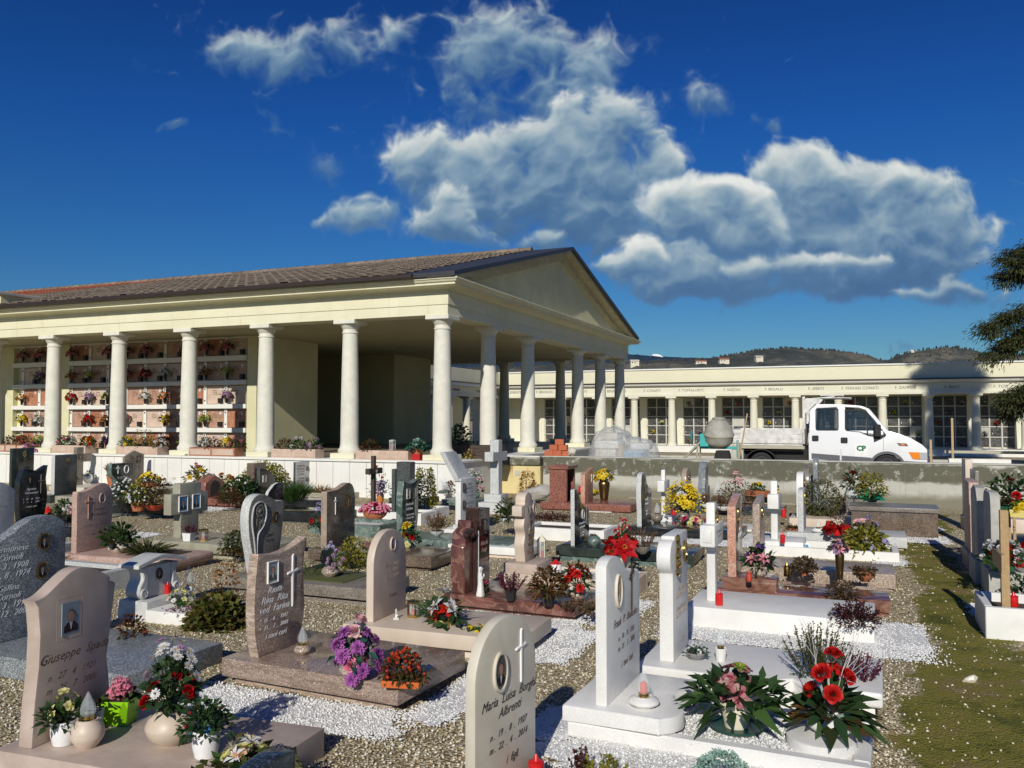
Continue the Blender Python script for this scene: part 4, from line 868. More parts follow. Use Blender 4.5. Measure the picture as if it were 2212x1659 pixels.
stone('brown_rough', (.26, .20, .15), (.40, .32, .25), 5, .75, bmp=.5, dirt=.2)
stone('taupe_granite', (.16, .14, .115), (.24, .21, .175), 7, .3, speck=((.09, .08, .065), 200, .3), bmp=.03, dirt=.05)
stone('khaki_stone', (.28, .27, .20), (.38, .37, .28), 4, .4, bmp=.05, dirt=.15)
stone('multicolor_red', (.085, .035, .030), (.20, .085, .065), 3, .12, vein=((.30, .17, .13), 3.5, .06), bmp=.01, dirt=0)
stone('multicolor_face', (.030, .018, .016), (.065, .035, .030), 3, .08, vein=((.10, .05, .04), 3.5, .05), bmp=0, dirt=0)
stone('red_granite', (.20, .075, .05), (.29, .12, .085), 7, .25, speck=((.10, .035, .03), 150, .35), bmp=.03, dirt=.05)
stone('salmon_granite', (.42, .20, .13), (.55, .30, .21), 3, .3, speck=((.25, .1, .07), 150, .25), vein=((.6, .42, .33), 3, .05), bmp=.03, dirt=.06)
stone('paradiso', (.11, .045, .03), (.25, .11, .075), 2.2, .06, vein=((.30, .17, .12), 2.2, .08), bmp=0, dirt=0, stretch=(.8, 1.6, 1.6))
stone('speckled_tan', (.33, .26, .20), (.42, .34, .27), 6, .3, speck=((.17, .12, .09), 170, .35), bmp=.03, dirt=.05)
stone('weathered_grey', (.36, .35, .31), (.50, .49, .44), 3, .8, bmp=.4, dirt=.5)
plain('gold', (.62, .42, .13), .18, 1, .05); plain('silver', (.65, .65, .66), .2, 1, .03); plain('bronze', (.16, .10, .045), .35, 1, .2); plain('white_paint', (.82, .82, .80), .4, 0, .02)
plain('letter_white', (.72, .73, .72), .5, 0, 0); plain('letter_brown', (.10, .06, .04), .6, 0, 0); plain('letter_faint', (.36, .27, .21), .6, 0, 0); plain('letter_gold', (.75, .5, .15), .22, 1, 0); plain('letter_grey', (.2, .19, .18), .6, 0, 0)
plain('photo_ground', (.24, .30, .33), .12, 0, .12, 30); plain('photo_blue', (.10, .28, .48), .12, 0, .15, 14); plain('photo_suit', (.015, .015, .02), .15, 0, 0); plain('photo_skin', (.36, .22, .15), .2, 0, .1); plain('photo_hair', (.05, .04, .035), .3, 0, 0); plain('photo_shirt', (.55, .55, .55), .2, 0, 0); plain('photo_grey', (.10, .10, .10), .1, 0, .3, 40)
plain('wood_dark', (.06, .042, .03), .7, 0, .3, 25, .3); plain('wood_light', (.40, .27, .13), .65, 0, .2, 25, .2)
plain('moss_bed', (.09, .10, .025), .95, 0, .4, 60, .6)
# ---------------------------------------------------------------- pieces of a headstone
def portrait(p, y, z, h, oval=True, ring='gold', ground='photo_ground', hw=None, x=.002, hair='photo_hair', frame=True, name='photo'):
    """a framed photograph of a sitter set in the stone's face"""
    w_ = hw or h*.72; b = MB(); t0 = .006; n = 26
    sh = (lambda k, s: [(y+w_/2*s*math.cos(2*math.pi*i/n), z+h/2*s*math.sin(2*math.pi*i/n)) for i in range(n)]) if oval else (lambda k, s: [(y-w_/2*s, z-h/2*(1+(s-1)*w_/h)), (y+w_/2*s, z-h/2*(1+(s-1)*w_/h)), (y+w_/2*s, z+h/2*(1+(s-1)*w_/h)), (y-w_/2*s, z+h/2*(1+(s-1)*w_/h))])
    b.prism(sh(0, 1), x, x+t0, m=0)
    clip = lambda pts: pts
    bw = w_*.40; sb = [(y-bw, z-h*.40), (y+bw, z-h*.40), (y+bw*.95, z-h*.22), (y+bw*.45, z-h*.10), (y-bw*.45, z-h*.10), (y-bw*.95, z-h*.22)]
    if oval: sb = [(y-bw*.72, z-h*.38), (y+bw*.72, z-h*.38), (y+bw, z-h*.24), (y+bw*.45, z-h*.10), (y-bw*.45, z-h*.10), (y-bw, z-h*.24)]
    b.prism(sb, x+t0, x+t0+.0012, m=1)
    b.prism([(y-bw*.2, z-h*.10), (y, z-h*.33), (y+bw*.2, z-h*.10)], x+t0+.0012, x+t0+.0018, m=4)
    el = lambda cy, cz, ry, rz: [(cy+ry*math.cos(2*math.pi*i/14), cz+rz*math.sin(2*math.pi*i/14)) for i in range(14)]
    b.prism(el(y, z+h*.10, w_*.19, h*.19), x+t0, x+t0+.0016, m=3); b.prism(el(y, z+h*.07, w_*.155, h*.165), x+t0+.0016, x+t0+.0026, m=2)
    o = b.build(name, [ground, 'photo_suit', 'photo_skin', hair, 'photo_shirt'], p, ang=0)
    if frame:
        r = MB(); a_, c_ = sh(0, 1.0), sh(0, 1.16 if oval else 1.12); k = len(a_); x1 = x+t0+.006
        vs = [(x-.004, *q) for q in c_]+[(x1, *q) for q in c_]+[(x1, *q) for q in a_]+[(x, *q) for q in a_]
        fs = [(s*k+i, s*k+(i+1) % k, (s+1)*k+(i+1) % k, (s+1)*k+i) for s in range(3) for i in range(k)]; r.add(vs, fs); r.build(name+'_frame', ring, p, bevel=0, ang=50 if oval else 20)
    return o
def cross_on(p, y, z, h, w_, t, m, depth=.008, slim=True, at_=.66, x=.0, name='cross'):
    b = MB(); zc = z+h*at_
    if slim:
        b.prism([(y-t*.35, z), (y+t*.35, z+.01), (y+t*.55, zc-t*.4), (y+t*.45, z+h), (y-t*.45, z+h-.01), (y-t*.55, zc-t*.4)], x-.002, x+depth)
        b.prism([(y-w_/2, zc-t*.7), (y+w_/2, zc+t*.2), (y+w_/2-.006, zc+t*1.1), (y, zc+t*.5), (y-w_/2+.004, zc+t*.1)], x-.002, x+depth+.001)
    else:
        b.box(x-.002, x+depth, y-t/2, y+t/2, z, z+h); b.box(x-.002, x+depth+.001, y-w_/2, y+w_/2, zc-t/2, zc+t/2)
    return b.build(name, m, p, bevel=.0015)
def words(p, body, y, z, size, m, shear=.35, x=.0006, bold=0, space=1.05, align='CENTER', name='inscription'):
    return put(p, name, text_mesh(body, size, m, shear, .0008, bold, space, align), FACE, (x, y, z))
def grave(name, label, cat, a, b, w_, t, h, z0, out, m, rot=0, bev=.008, edge=None, group=None):
    """a headstone standing on (a, b): its face looks along +a, w_ wide along b, foot at z0"""
    g = thing(name, label, cat, (a, b, 0), rot, group); s = MB(); s.prism(out, -t, 0)
    hs = s.build('headstone', [m]+([edge] if edge else []), g, bevel=bev, loc=(0, 0, z0), segs=2)
    if edge:
        for p in hs.data.polygons:
            if abs(p.normal.x) < .6: p.material_index = 1
    return g, hs
def slab(g, x0, x1, y0, y1, z0, z1, m, name='slab', bev=.006): b = MB(); b.box(x0, x1, y0, y1, z0, z1); return b.build(name, m, g, bevel=bev, segs=2)
def kerb(g, x0, x1, y0, y1, h, t, m, fill=None, fz=.6, name='kerb', bev=.006):
    for q in ((x0, x1, y0, y0+t), (x0, x1, y1-t, y1), (x0, x0+t, y0+t+.002, y1-t-.002), (x1-t, x1, y0+t+.002, y1-t-.002)):
        b = MB(); b.box(*q, -.02, h); b.build(name, m, g, bevel=bev)
    if fill: b = MB(); b.box(x0+t, x1-t, y0+t, y1-t, 0, h*fz); b.build('bed', fill, g, ang=0)
def pitted(w_, pts, n=5): return [(0, 0)]+spl(pts, n)+[(w_, 0)]
def rounded(w_, h, r=None, n=14):
    r = r or w_/2; return [(w_, 0)]+[(w_-r+r*math.cos(R(90*k/n)), h-r+r*math.sin(R(90*k/n))) for k in range(n+1)]+[(r+r*math.cos(R(90+90*k/n)), h-r+r*math.sin(R(90+90*k/n))) for k in range(n+1)]+[(0, 0)]
def rect(w_, h): return [(0, 0), (w_, 0), (w_, h), (0, h)]
def fl(out): return out[::-1]
def crossout(w_, h, t, zc):
    c = w_/2; return [(c-t/2, 0), (c+t/2, 0), (c+t/2, zc-t/2), (w_, zc-t/2), (w_, zc+t/2), (c+t/2, zc+t/2), (c+t/2, h), (c-t/2, h), (c-t/2, zc+t/2), (0, zc+t/2), (0, zc-t/2), (c-t/2, zc-t/2)]
# ---------------------------------------------------------------- front rows
# rosy beige stone at the lower left
g, hs = grave('headstone_grave', 'rosy beige waisted headstone at lower left with rectangular photo and black script', 'grave', -3.51, 2.77, .46, .08, .77, .2,
  [(0, 0), (.012, .2), (.030, .36), (.034, .50), (.02, .63), (.0, .665)]+spl([(.0, .665), (.06, .68), (.14, .73), (.22, .772), (.30, .772), (.38, .74), (.45, .70)], 4)+[(.44, .55), (.425, .36), (.44, .15), (.46, 0)], 'beige_pink', rot=4)
g.name = 'beige_headstone'
s = MB(); s.prism([(.43, 0), (.40, .36), (.425, .55), (.44, .69), (.52, .655), (.50, .5), (.47, .30), (.51, 0)], -.11, -.03); s.build('side_leaf', 'beige_pink', g, bevel=.006, loc=(0, 0, .2))
portrait(hs, .20, .545, .155, False, 'letter_faint', 'photo_ground', .105, frame=False); b_ = MB()
for q in ((.125, .275, .445, .4475), (.125, .275, .6425, .645), (.125, .1275, .4475, .6425), (.2725, .275, .4475, .6425)): b_.box(0, .0012, *q)
b_.build('photo_border', 'letter_faint', hs, ang=0)
words(hs, 'Giuseppe  Spada', .235, .36, .062, 'letter_brown', .4); words(hs, 'n   27   4   1921\nm   25   7   2001', .22, .275, .044, 'letter_brown', .4, space=1.35); words(hs, 'i   tuoi   cari', .21, .12, .05, 'letter_brown', .4)
slab(g, -.16, 1.12, -.06, .66, .06, .2, 'beige_pink'); slab(g, -.11, 1.06, -.02, .6, -.02, .058, 'beige_pink', 'base')
# dark blue stone at the bottom edge
g, hs = grave('dark_headstone', 'top of a blue-black polished headstone at the bottom edge before the beige slab', 'grave', -1.99, 2.28, .40, .10, .40, .08, rect(.40, .385)[:2]+spl([(.40, .375), (.30, .385), (.15, .36), (0, .30)], 4), 'blue_granite', bev=.012)
slab(g, -.2, .9, -.1, .65, -.02, .12, 'blue_granite')
# grey granite pair of ovals at the left edge
g, hs = grave('grey_headstone', 'wavy grey granite headstone cut by the left edge with two gold ovals and white script', 'grave', -5.35, 3.84, .62, .10, .82, .2, pitted(.62, [(-.0, .42), (.0, .62), (.08, .66), (.2, .72), (.34, .80), (.48, .815), (.58, .78), (.62, .70), (.62, .4)]), 'grey_granite')
portrait(hs, .44, .635, .105, True, 'gold', 'photo_grey'); portrait(hs, .43, .435, .105, True, 'gold', 'photo_grey')
words(hs, 'Sermonese\nCornoli\n6 . 3 . 1908\n10 . 8 . 1974', .19, .60, .058, 'letter_white', .4, space=1.0); words(hs, 'Gallina\nCornoli\n15 . 3 . 1911\n12 . 12 . 2002', .18, .34, .058, 'letter_white', .4, space=1.0)
slab(g, -.2, 1.36, -.08, .72, .07, .2, 'grey_granite'); slab(g, -.16, 1.30, -.04, .68, -.02, .068, 'light_grey', 'base')
# small grey pulpit stone with scrolls
g = thing('scroll_headstone', 'low grey marble pulpit headstone with carved side scrolls and a curved cap', 'grave', (-5.69, 5.47, 0), 2)
b_ = MB(); b_.prism([(.05, 0), (.40, 0), (.39, .16), (.43, .27), (.02, .27), (.06, .16)], -.10, .0); hs = b_.build('headstone', 'grey_marble', g, bevel=.006, loc=(0, 0, .16))
for y, s_ in ((.03, 1), (.42, -1)):
    P = spl([(y+.0*s_, 0), (y-.045*s_, .05), (y-.035*s_, .11), (y+.0*s_, .17), (y-.005*s_, .22), (y-.03*s_, .27)], 4); b_ = MB(); b_.prism((P+[(y+.05*s_, .27), (y+.05*s_, 0)])[::-s_], -.14, .02); b_.build('scroll', 'grey_marble', g, bevel=.008, loc=(0, 0, .16))
    b_ = MB(); b_.lathe([(.001, .006), (.012, .009), (.022, .004), (.032, .01), (.040, .006), (.043, -.02)], 18); k = b_.build('volute', 'grey_marble', g); k.matrix_local = Matrix.Translation((.024, y+.005*s_, .215)) @ Matrix.Rotation(R(90), 4, 'Y')
b_ = MB(); T_ = spl([(-.06, .27), (.08, .30), (.225, .325), (.37, .30), (.51, .27)], 4); b_.prism(T_[::-1]+[(y, z+.035) for y, z in T_], -.17, .05); b_.build('cap', 'grey_marble', g, bevel=.004, loc=(0, 0, .16))
portrait(hs, .225, .19, .085, True, 'bronze', 'photo_grey', x=.001)
slab(g, -.2, .12, -.03, .50, -.02, .16, 'grey_marble', 'base'); slab(g, .122, .70, -.05, .52, -.02, .10, 'white_stone', 'kerb')
# pale kerbed grave behind the grey granite stone
g = thing('kerb_grave', 'light grey kerb with a planted bed behind the wavy grey granite stone', 'grave', (-8.0, 5.9, 0)); kerb(g, 0, 1.15, 0, .68, .2, .09, 'light_grey', 'soil', .8)
# rose granite with white cross
g, hs = grave('rose_headstone', 'rose pink headstone with wavy top, oval photo and slim pink cross at left', 'grave', -8.03, 6.83, .50, .075, .74, .22, pitted(.50, [(0, .4), (0, .655), (.07, .66), (.18, .69), (.30, .735), (.40, .74), (.47, .68), (.50, .58), (.50, .3)]), 'rose_granite', rot=3)
portrait(hs, .345, .575, .10, True, 'rose_granite', 'photo_ground', x=.001); cross_on(hs, .155, .36, .25, .10, .012, 'salmon_granite', slim=False, at_=.76)
words(hs, 'Lorenzi\nBenedetto', .31, .44, .055, 'letter_brown', .35); words(hs, 'n.  5.7.1921    m.  4.3.1999', .25, .27, .03, 'letter_brown', .35); words(hs, 'i  tuoi  cari', .25, .17, .04, 'letter_brown', .35)
b_ = MB(); b_.box(-.2, 1.32, -.09, .66, .12, .22); b_.build('slab', 'rose_granite', g, bevel=.045, segs=4); slab(g, -.14, 1.26, -.03, .6, -.02, .122, 'salmon_granite', 'base')
b_ = MB(); b_.box(.62, 1.14, .06, .5, .215, .228); b_.build('bed', 'soil', g, ang=0)
# black double-leaf stone
g, hs = grave('black_headstone', 'polished black headstone with horned top, white script and thin white cross at left', 'grave', -11.24, 8.58, .46, .10, .80, .2, [(.03, 0)]+spl([(.0, .2), (.0, .4), (.01, .6), (.06, .74), (.10, .775), (.18, .76), (.26, .735), (.34, .75), (.41, .79), (.455, .81)], 4)+spl([(.455, .81), (.44, .70), (.43, .6), (.455, .4), (.44, .2), (.40, 0)], 4), 'black_granite')
portrait(hs, .16, .61, .13, False, 'letter_faint', 'photo_suit', .09, frame=False); cross_on(hs, .345, .40, .28, .09, .009, 'letter_grey', slim=True)
words(hs, 'Agosto\nGiacomini', .19, .46, .052, 'letter_white', .4); words(hs, '2    28    10    1923\n7     3     5     2008', .19, .32, .034, 'letter_white', .4, space=1.3); words(hs, 'i  tuoi  cari', .19, .21, .04, 'letter_white', .4)
slab(g, -.2, 1.15, -.1, .62, .08, .2, 'black_granite'); slab(g, -.16, 1.1, -.06, .58, -.02, .078, 'taupe_granite', 'base')
g, hs = grave('grey_headstone', 'plain pale grey gabled headstone at the left edge beside the black horned stone', 'grave', -10.42, 7.15, .55, .08, .74, .15, [(0, 0), (.55, 0), (.55, .64), (.42, .72), (.28, .76), (.0, .62)], 'light_grey', rot=4)
words(hs, 'Perusi', .38, .42, .06, 'letter_grey', .3); slab(g, -.15, 1.0, -.06, .6, -.02, .15, 'light_grey')
g, hs = grave('dark_headstone', 'tall dark green rectangular headstone with a small gold oval near the left edge', 'grave', -15.93, 11.98, .50, .07, .90, .2, rect(.50, .90), 'green_black'); portrait(hs, .27, .78, .09, True, 'gold', 'photo_grey'); slab(g, -.2, 1.2, -.08, .6, -.02, .2, 'green_black')
g, hs = grave('dark_headstone', 'flat rectangular charcoal headstone with pale rough edge and single gold oval', 'grave', -15.45, 12.58, .54, .10, .83, .12, rect(.54, .83), 'dark_granite', edge='light_grey'); portrait(hs, .30, .69, .095, True, 'gold', 'dark_granite'); slab(g, -.2, 1.2, -.08, .62, -.02, .12, 'khaki_stone')
b_ = MB(); g = thing('granite_cross', 'brown granite cross monument standing on a low cream plinth by the podium', 'grave', (-18.76, 15.0, 0)); b_.prism(crossout(.72, .92, .20, .66), -.12, 0); hs = b_.build('cross', 'taupe_granite', g, bevel=.01, loc=(0, -.15, .08)); portrait(hs, .36, .68, .13, False, 'bronze', 'photo_grey', .11); slab(g, -.3, 1.7, -.4, 1.0, -.02, .08, 'cream_stone')
g, hs = grave('dark_headstone', 'dark green funnel-shaped headstone with white cross and white oval ring', 'grave', -14.52, 13.17, .56, .14, .53, .28, [(.15, 0), (.41, 0), (.43, .14), (.54, .24), (.56, .29), (.56, .48), (0, .48), (0, .29), (.02, .24), (.13, .14)], 'green_black', edge='green_serpentine')
cross_on(hs, .17, .26, .17, .09, .022, 'white_paint', slim=False, at_=.70); b_ = MB(); n_ = 24; b_.tube([(.012, .38+.055*math.cos(k*math.pi/12), .345+.08*math.sin(k*math.pi/12)) for k in range(25)], .012, 6); b_.build('oval_ring', 'white_paint', hs)
words(hs, 'Francesco Lonardi\n19.11.1925 - 2007', .28, .18, .035, 'letter_white', .3)
for z0, z1, q in ((.20, .28, .02), (.12, .198, -.02), (-.02, .118, -.1)): slab(g, -.2+q*-1-.0, .25, .0+q, .56-q, z0, z1, 'green_black', 'step')
b_ = MB(); b_.box(-.3, 1.2, -.35, .9, .06, .20); g2 = thing('black_slab', 'long black marble slab with rounded edge holding potted plants, front left', 'grave slab', (-12.0, 10.6, 0)); b_ = MB(); b_.box(-.1, 1.45, 0, .72, .13, .24); b_.build('slab', 'black_granite', g2, bevel=.03, segs=3); slab(g2, -.05, 1.4, .04, .68, -.02, .128, 'dark_granite', 'base')
g, hs = grave('brown_headstone', 'brown gabled headstone with a raised dark cross and small framed photo', 'grave', -15.54, 14.46, .56, .07, .82, .15, [(0, 0), (.56, 0), (.56, .72), (.28, .82), (0, .68)], 'taupe_granite'); cross_on(hs, .16, .28, .44, .22, .05, 'brown_granite', .02, False, .72); portrait(hs, .40, .62, .16, False, 'bronze', 'photo_grey', .10); words(hs, 'Zanetti\n1911 - 1987', .36, .44, .055, 'letter_brown', 0); slab(g, -.2, 1.2, -.08, .62, -.02, .15, 'khaki_stone')
g, hs = grave('brown_headstone', 'brown round-shouldered headstone behind the white praying statue', 'grave', -15.2, 15.25, .52, .08, .76, .16, fl(rounded(.52, .76, .2)), 'taupe_granite'); words(hs, 'Mazzi', .30, .60, .08, 'letter_white', 0); slab(g, -.2, 1.3, -.08, .6, -.02, .16, 'khaki_stone')
b_ = MB(); g, hs = grave('cross_headstone', 'khaki grey cross-shaped headstone with two blue portrait photos', 'grave', -7.67, 7.84, .62, .12, .70, .25, [(.16, 0), (.46, 0), (.46, .29), (.62, .29), (.62, .54), (.50, .54), (.50, .66), (.14, .66), (.14, .54), (0, .54), (0, .29), (.16, .29)], 'khaki_stone', bev=.01)
portrait(hs, .19, .415, .175, False, 'white_stone', 'photo_blue', .13); portrait(hs, .41, .425, .165, False, 'white_stone', 'photo_blue', .12)
slab(g, -.22, 1.42, -.08, .74, .14, .25, 'khaki_stone'); slab(g, -.16, 1.36, -.03, .68, -.02, .118, 'khaki_stone', 'base')
# rosy little chapel stone and dark pair behind
g = thing('chapel_headstone', 'little red granite chapel-shaped headstone with an arched hollow among flowers', 'grave', (-12.5, 12.4, 0)); b_ = MB(); b_.prism([(0, 0), (.52, 0), (.52, .26), (.26, .40), (0, .26)], -.25, 0); hs = b_.build('headstone', 'red_granite', g, bevel=.008, loc=(0, 0, .24)); b_ = MB(); b_.prism([(.13, .02)]+[(.39, .02)]+arc(.26, .17, .13, 0, 180, 8), 0, .004); b_.build('shading', 'letter_dark', hs, ang=0); slab(g, -.35, 1.5, -.15, .7, .12, .24, 'red_granite'); slab(g, -.3, 1.45, -.1, .66, -.02, .118, 'red_granite', 'base')  # the arch is a flat plate, its inner shade painted dark
g, hs = grave('black_headstone', 'black quarter-round headstone with tiny framed photo beside a brown upright', 'grave', -10.67, 13.0, .48, .08, .56, .2, [(0, 0), (.48, 0), (.48, .2)]+[(.48*math.cos(R(q)), .2+.36*math.sin(R(q))) for q in range(10, 91, 10)], 'black_granite', edge='dark_granite'); portrait(hs, .12, .36, .12, False, 'white_stone', 'photo_suit', .08); slab(g, -.2, 1.5, -.08, .56, -.02, .2, 'black_granite')
b_ = MB(); b_.box(-.28, -.1, -.05, .30, .2, .86); b_.build('upright', 'brown_granite', g, bevel=.01)
g, hs = grave('black_headstone', 'low black half-round headstone with grey rim in front of the quarter-round one', 'grave', -8.9, 10.9, .50, .06, .42, .26, [(0, 0), (.50, 0), (.50, .35), (.45, .40), (.36, .41), (.25, .38), (.12, .28), (.04, .14)], 'black_granite', edge='light_grey'); slab(g, -.2, 1.32, -.08, .62, .13, .26, 'black_granite'); slab(g, -.15, 1.27, -.04, .58, -.02, .128, 'dark_granite', 'base')
# heart with carved sunflower
g, hs = grave('heart_headstone', 'grey brown heart-shaped headstone with a carved sunflower and gold oval', 'grave', -5.25, 6.32, .50, .10, .74, .25, [(.10, 0), (.40, 0), (.46, .2), (.50, .42), (.52, .60), (.50, .655), (.40, .655)]+spl([(.40, .655), (.33, .69), (.22, .735), (.12, .735), (.04, .68), (.0, .56), (.01, .38), (.06, .18), (.10, 0)], 5)[:-1], 'taupe_granite', edge='light_grey')
portrait(hs, .385, .50, .105, True, 'gold', 'photo_grey')
b_ = MB(); b_.tube([(.008, y, z) for y, z in spl([(.11, .06), (.075, .30), (.04, .48), (.06, .62), (.14, .67), (.22, .64), (.24, .54), (.20, .44), (.12, .34), (.115, .06)], 5)], .008, 5); b_.build('carved_leaf_line', 'light_grey', hs)
b_ = MB()
for k in range(12): q = R(30*k); b_.ell((.006, .15+.045*math.cos(q), .585+.05*math.sin(q)), (.010, .020, .018), 6, 4)
for q in ((.11, .48), (.19, .48), (.15, .45)): b_.ell((.006, *q), (.008, .02, .045), 6, 4)
b_.ell((.008, .15, .585), (.012, .026, .026), 8, 5); k_ = b_.build('carved_sunflower', 'taupe_granite', hs); k_['kind'] = 'stuff'
words(hs, 'Speri\nTurrini', .30, .33, .05, 'letter_dark', .3)
slab(g, -.2, 1.36, -.08, .60, .15, .25, 'taupe_granite'); slab(g, -.14, 1.30, -.03, .55, -.02, .128, 'taupe_granite', 'base'); b_ = MB(); b_.box(.30, 1.0, .05, .47, .245, .257); b_.build('bed', 'moss_bed', g, ang=0)
# grey plaque
g, hs = grave('grey_headstone', 'upright grey slab with raised bronze lettering against the white podium', 'grave', -12.1, 15.2, .52, .06, .66, .1, rect(.52, .66), 'light_grey', edge='dark_granite'); words(hs, 'CORRADIN\nPASQUALI\n8-11-1919\n3-9-1964', .18, .55, .058, 'bronze', 0, align='CENTER'); words(hs, 'CESARINI\nGIULIA BOVO\n5-1-1922\n4-6-1991', .2, .28, .05, 'bronze', 0); portrait(hs, .42, .50, .09, True, 'bronze', 'photo_ground'); portrait(hs, .42, .26, .09, True, 'bronze', 'photo_ground'); kerb(g, -.1, 1.3, -.1, .7, .12, .08, 'khaki_stone', 'soil', .7)
# brown polished with rough edge
g, hs = grave('brown_headstone', 'tall polished brown headstone with rough edge, white cross and gold oval', 'grave', -5.56, 8.0, .57, .08, .70, .25, [(0, 0), (.57, 0), (.57, .52)]+spl([(.57, .52), (.55, .62), (.49, .69), (.40, .70), (.29, .665), (.20, .64), (.10, .635), (.0, .63)], 4), 'brown_granite', edge='brown_rough')
portrait(hs, .42, .50, .115, True, 'gold', 'photo_grey'); cross_on(hs, .165, .36, .20, .055, .010, 'white_paint', slim=False, at_=.78); words(hs, 'Fedrigo\n1930 - 2004', .28, .27, .055, 'letter_dark', .3)
slab(g, -.2, 1.36, -.08, .62, .13, .25, 'brown_granite', bev=.02); slab(g, -.14, 1.30, -.03, .57, -.02, .128, 'brown_granite', 'base')
# polished banded stone with name
g, hs = grave('banded_headstone', 'banded brown granite headstone with concave top, white cross and white name', 'grave', -3.41, 4.18, .46, .07, .66, .25, [(.03, 0)]+spl([(.03, 0), (.0, .12), (-.012, .28), (-.005, .45), (.015, .62)], 3)+spl([(.02, .625), (.10, .612), (.20, .606), (.31, .62), (.40, .65), (.465, .68)], 4)+spl([(.465, .68), (.44, .5), (.445, .35), (.45, .2), (.41, .03)], 3)[1:]+[(.40, 0)], 'wave_granite', rot=-3, edge='wave_rough')
portrait(hs, .14, .50, .125, False, 'white_stone', 'photo_ground', .085, x=.001); cross_on(hs, .33, .25, .335, .105, .016, 'white_paint', slim=True)
words(hs, 'Riolfi\nRina  Rita\nved  Farina', .165, .37, .062, 'letter_white', .42, space=.92); words(hs, '*  15  .  6  .  1917\n+  15  .  7  .  2003', .16, .20, .036, 'letter_white', .4, space=1.3); words(hs, 'i tuoi cari', .18, .095, .05, 'letter_white', .42)
slab(g, -.21, 1.06, -.06, .70, .14, .25, 'wave_granite'); slab(g, -.16, .98, .0, .66, -.02, .137, 'wave_rough', 'base')
# beige round
g, hs = grave('round_headstone', 'matt beige round-topped headstone with tiny oval photo on wide beige slab', 'grave', -3.24, 5.24, .50, .06, .63, .25, fl(rounded(.50, .63, .235)), 'beige_pink', rot=2, edge='beige_stone'); portrait(hs, .275, .52, .09, True, 'beige_stone', 'photo_blue', x=.0)
words(hs, 'Ferrari  Luigi\n5 . 9 . 1919\n12 . 1 . 2001', .27, .36, .042, 'letter_faint', .35); words(hs, 'Grazie', .28, .13, .045, 'letter_brown', .35); b_ = MB()
slab(g, -.19, 1.14, -.10, .60, .15, .25, 'beige_stone'); slab(g, -.14, 1.08, -.05, .55, -.02, .137, 'beige_stone', 'base')
# front cream round stone
g, hs = grave('round_headstone', 'glossy cream round-topped headstone at bottom centre with white cross and dark oval photo', 'grave', -1.55, 3.33, .54, .055, .80, .02, fl(rounded(.54, .78, .26)), 'cream_stone', rot=-8, bev=.014)
portrait(hs, .20, .545, .155, True, 'cream_stone', 'photo_grey', .10); cross_on(hs, .39, .45, .25, .10, .012, 'white_paint', slim=True)
words(hs, 'Maria  Luisa  Borghi\nAlbrenti', .29, .40, .060, 'letter_dark', .4, space=1.0); words(hs, 'n .  19  .  8  .  1927\nm .  22  .  4  .  2014', .28, .26, .042, 'letter_dark', .4, space=1.35); words(hs, 'i  figli', .31, .12, .05, 'letter_dark', .4)
# far middle
b_ = MB(); g = thing('wooden_cross', 'dark wooden cross hung with flowers in a white kerbed bed by the podium', 'grave', (-8.07, 12.9, 0)); b_.box(-.035, .035, .09, .16, .0, 1.04); b_.build('upright', 'wood_dark', g, bevel=.004); b_ = MB(); b_.box(-.03, .055, -.10, .35, .72, .82); b_.build('crossbar', 'wood_dark', g, bevel=.004); b_ = MB(); b_.lathe([(.03, 0), (.03, .012)], 12); k_ = b_.build('disc', 'silver', g); k_.matrix_local = Matrix.Translation((.056, .125, .77)) @ Matrix.Rotation(R(90), 4, 'Y'); kerb(g, -.25, 1.3, -.18, .55, .16, .07, 'white_stone', 'soil', .6)
g = thing('green_kerb', 'dark green marble kerb filled with pale chippings', 'grave', (-7.6, 10.5, 0)); kerb(g, 0, 1.2, 0, .72, .17, .08, 'green_serpentine', 'white_chippings', .7)
g, hs = grave('green_headstone', 'dark green headstone with dipped top, narrow photo, slim cross and white script', 'grave', -5.34, 9.32, .40, .09, .70, .22, [(.02, 0)]+spl([(-.0, .1), (-.02, .3), (-.015, .5), (.02, .68)], 3)+spl([(.03, .695), (.14, .665), (.24, .655), (.33, .68), (.40, .70)], 4)+spl([(.40, .69), (.385, .5), (.40, .3), (.37, .1), (.35, 0)], 3), 'green_black', edge='green_serpentine')
portrait(hs, .12, .53, .12, False, 'light_grey', 'photo_ground', .065); cross_on(hs, .31, .24, .35, .10, .008, 'letter_grey', slim=True); words(hs, 'Andreoli\nAdelino', .16, .38, .055, 'letter_white', .4); words(hs, '*  30  10  1937\n+  10  10  1996', .17, .25, .034, 'letter_white', .4, space=1.2); words(hs, 'moglie figlia e nipoti', .19, .15, .032, 'letter_white', .4)
slab(g, -.2, 1.46, -.08, .58, .12, .22, 'green_serpentine'); slab(g, -.14, 1.40, -.03, .53, -.02, .118, 'green_serpentine', 'base')
g = thing('kerb_grave', 'small white kerbed bed at the foot of the variegated column shrub', 'grave', (-6.9, 11.95, 0)); kerb(g, -.55, .38, 0, .55, .19, .06, 'white_stone', 'soil', .8); b_ = MB(); b_.box(-.32, -.06, .42, .60, 0, .98); b_.build('pillar', 'dark_granite', g, bevel=.006); b_ = MB(); b_.box(-.40, -.33, .40, .56, 0, .86); b_.build('pillar', 'dark_granite', g, bevel=.006)
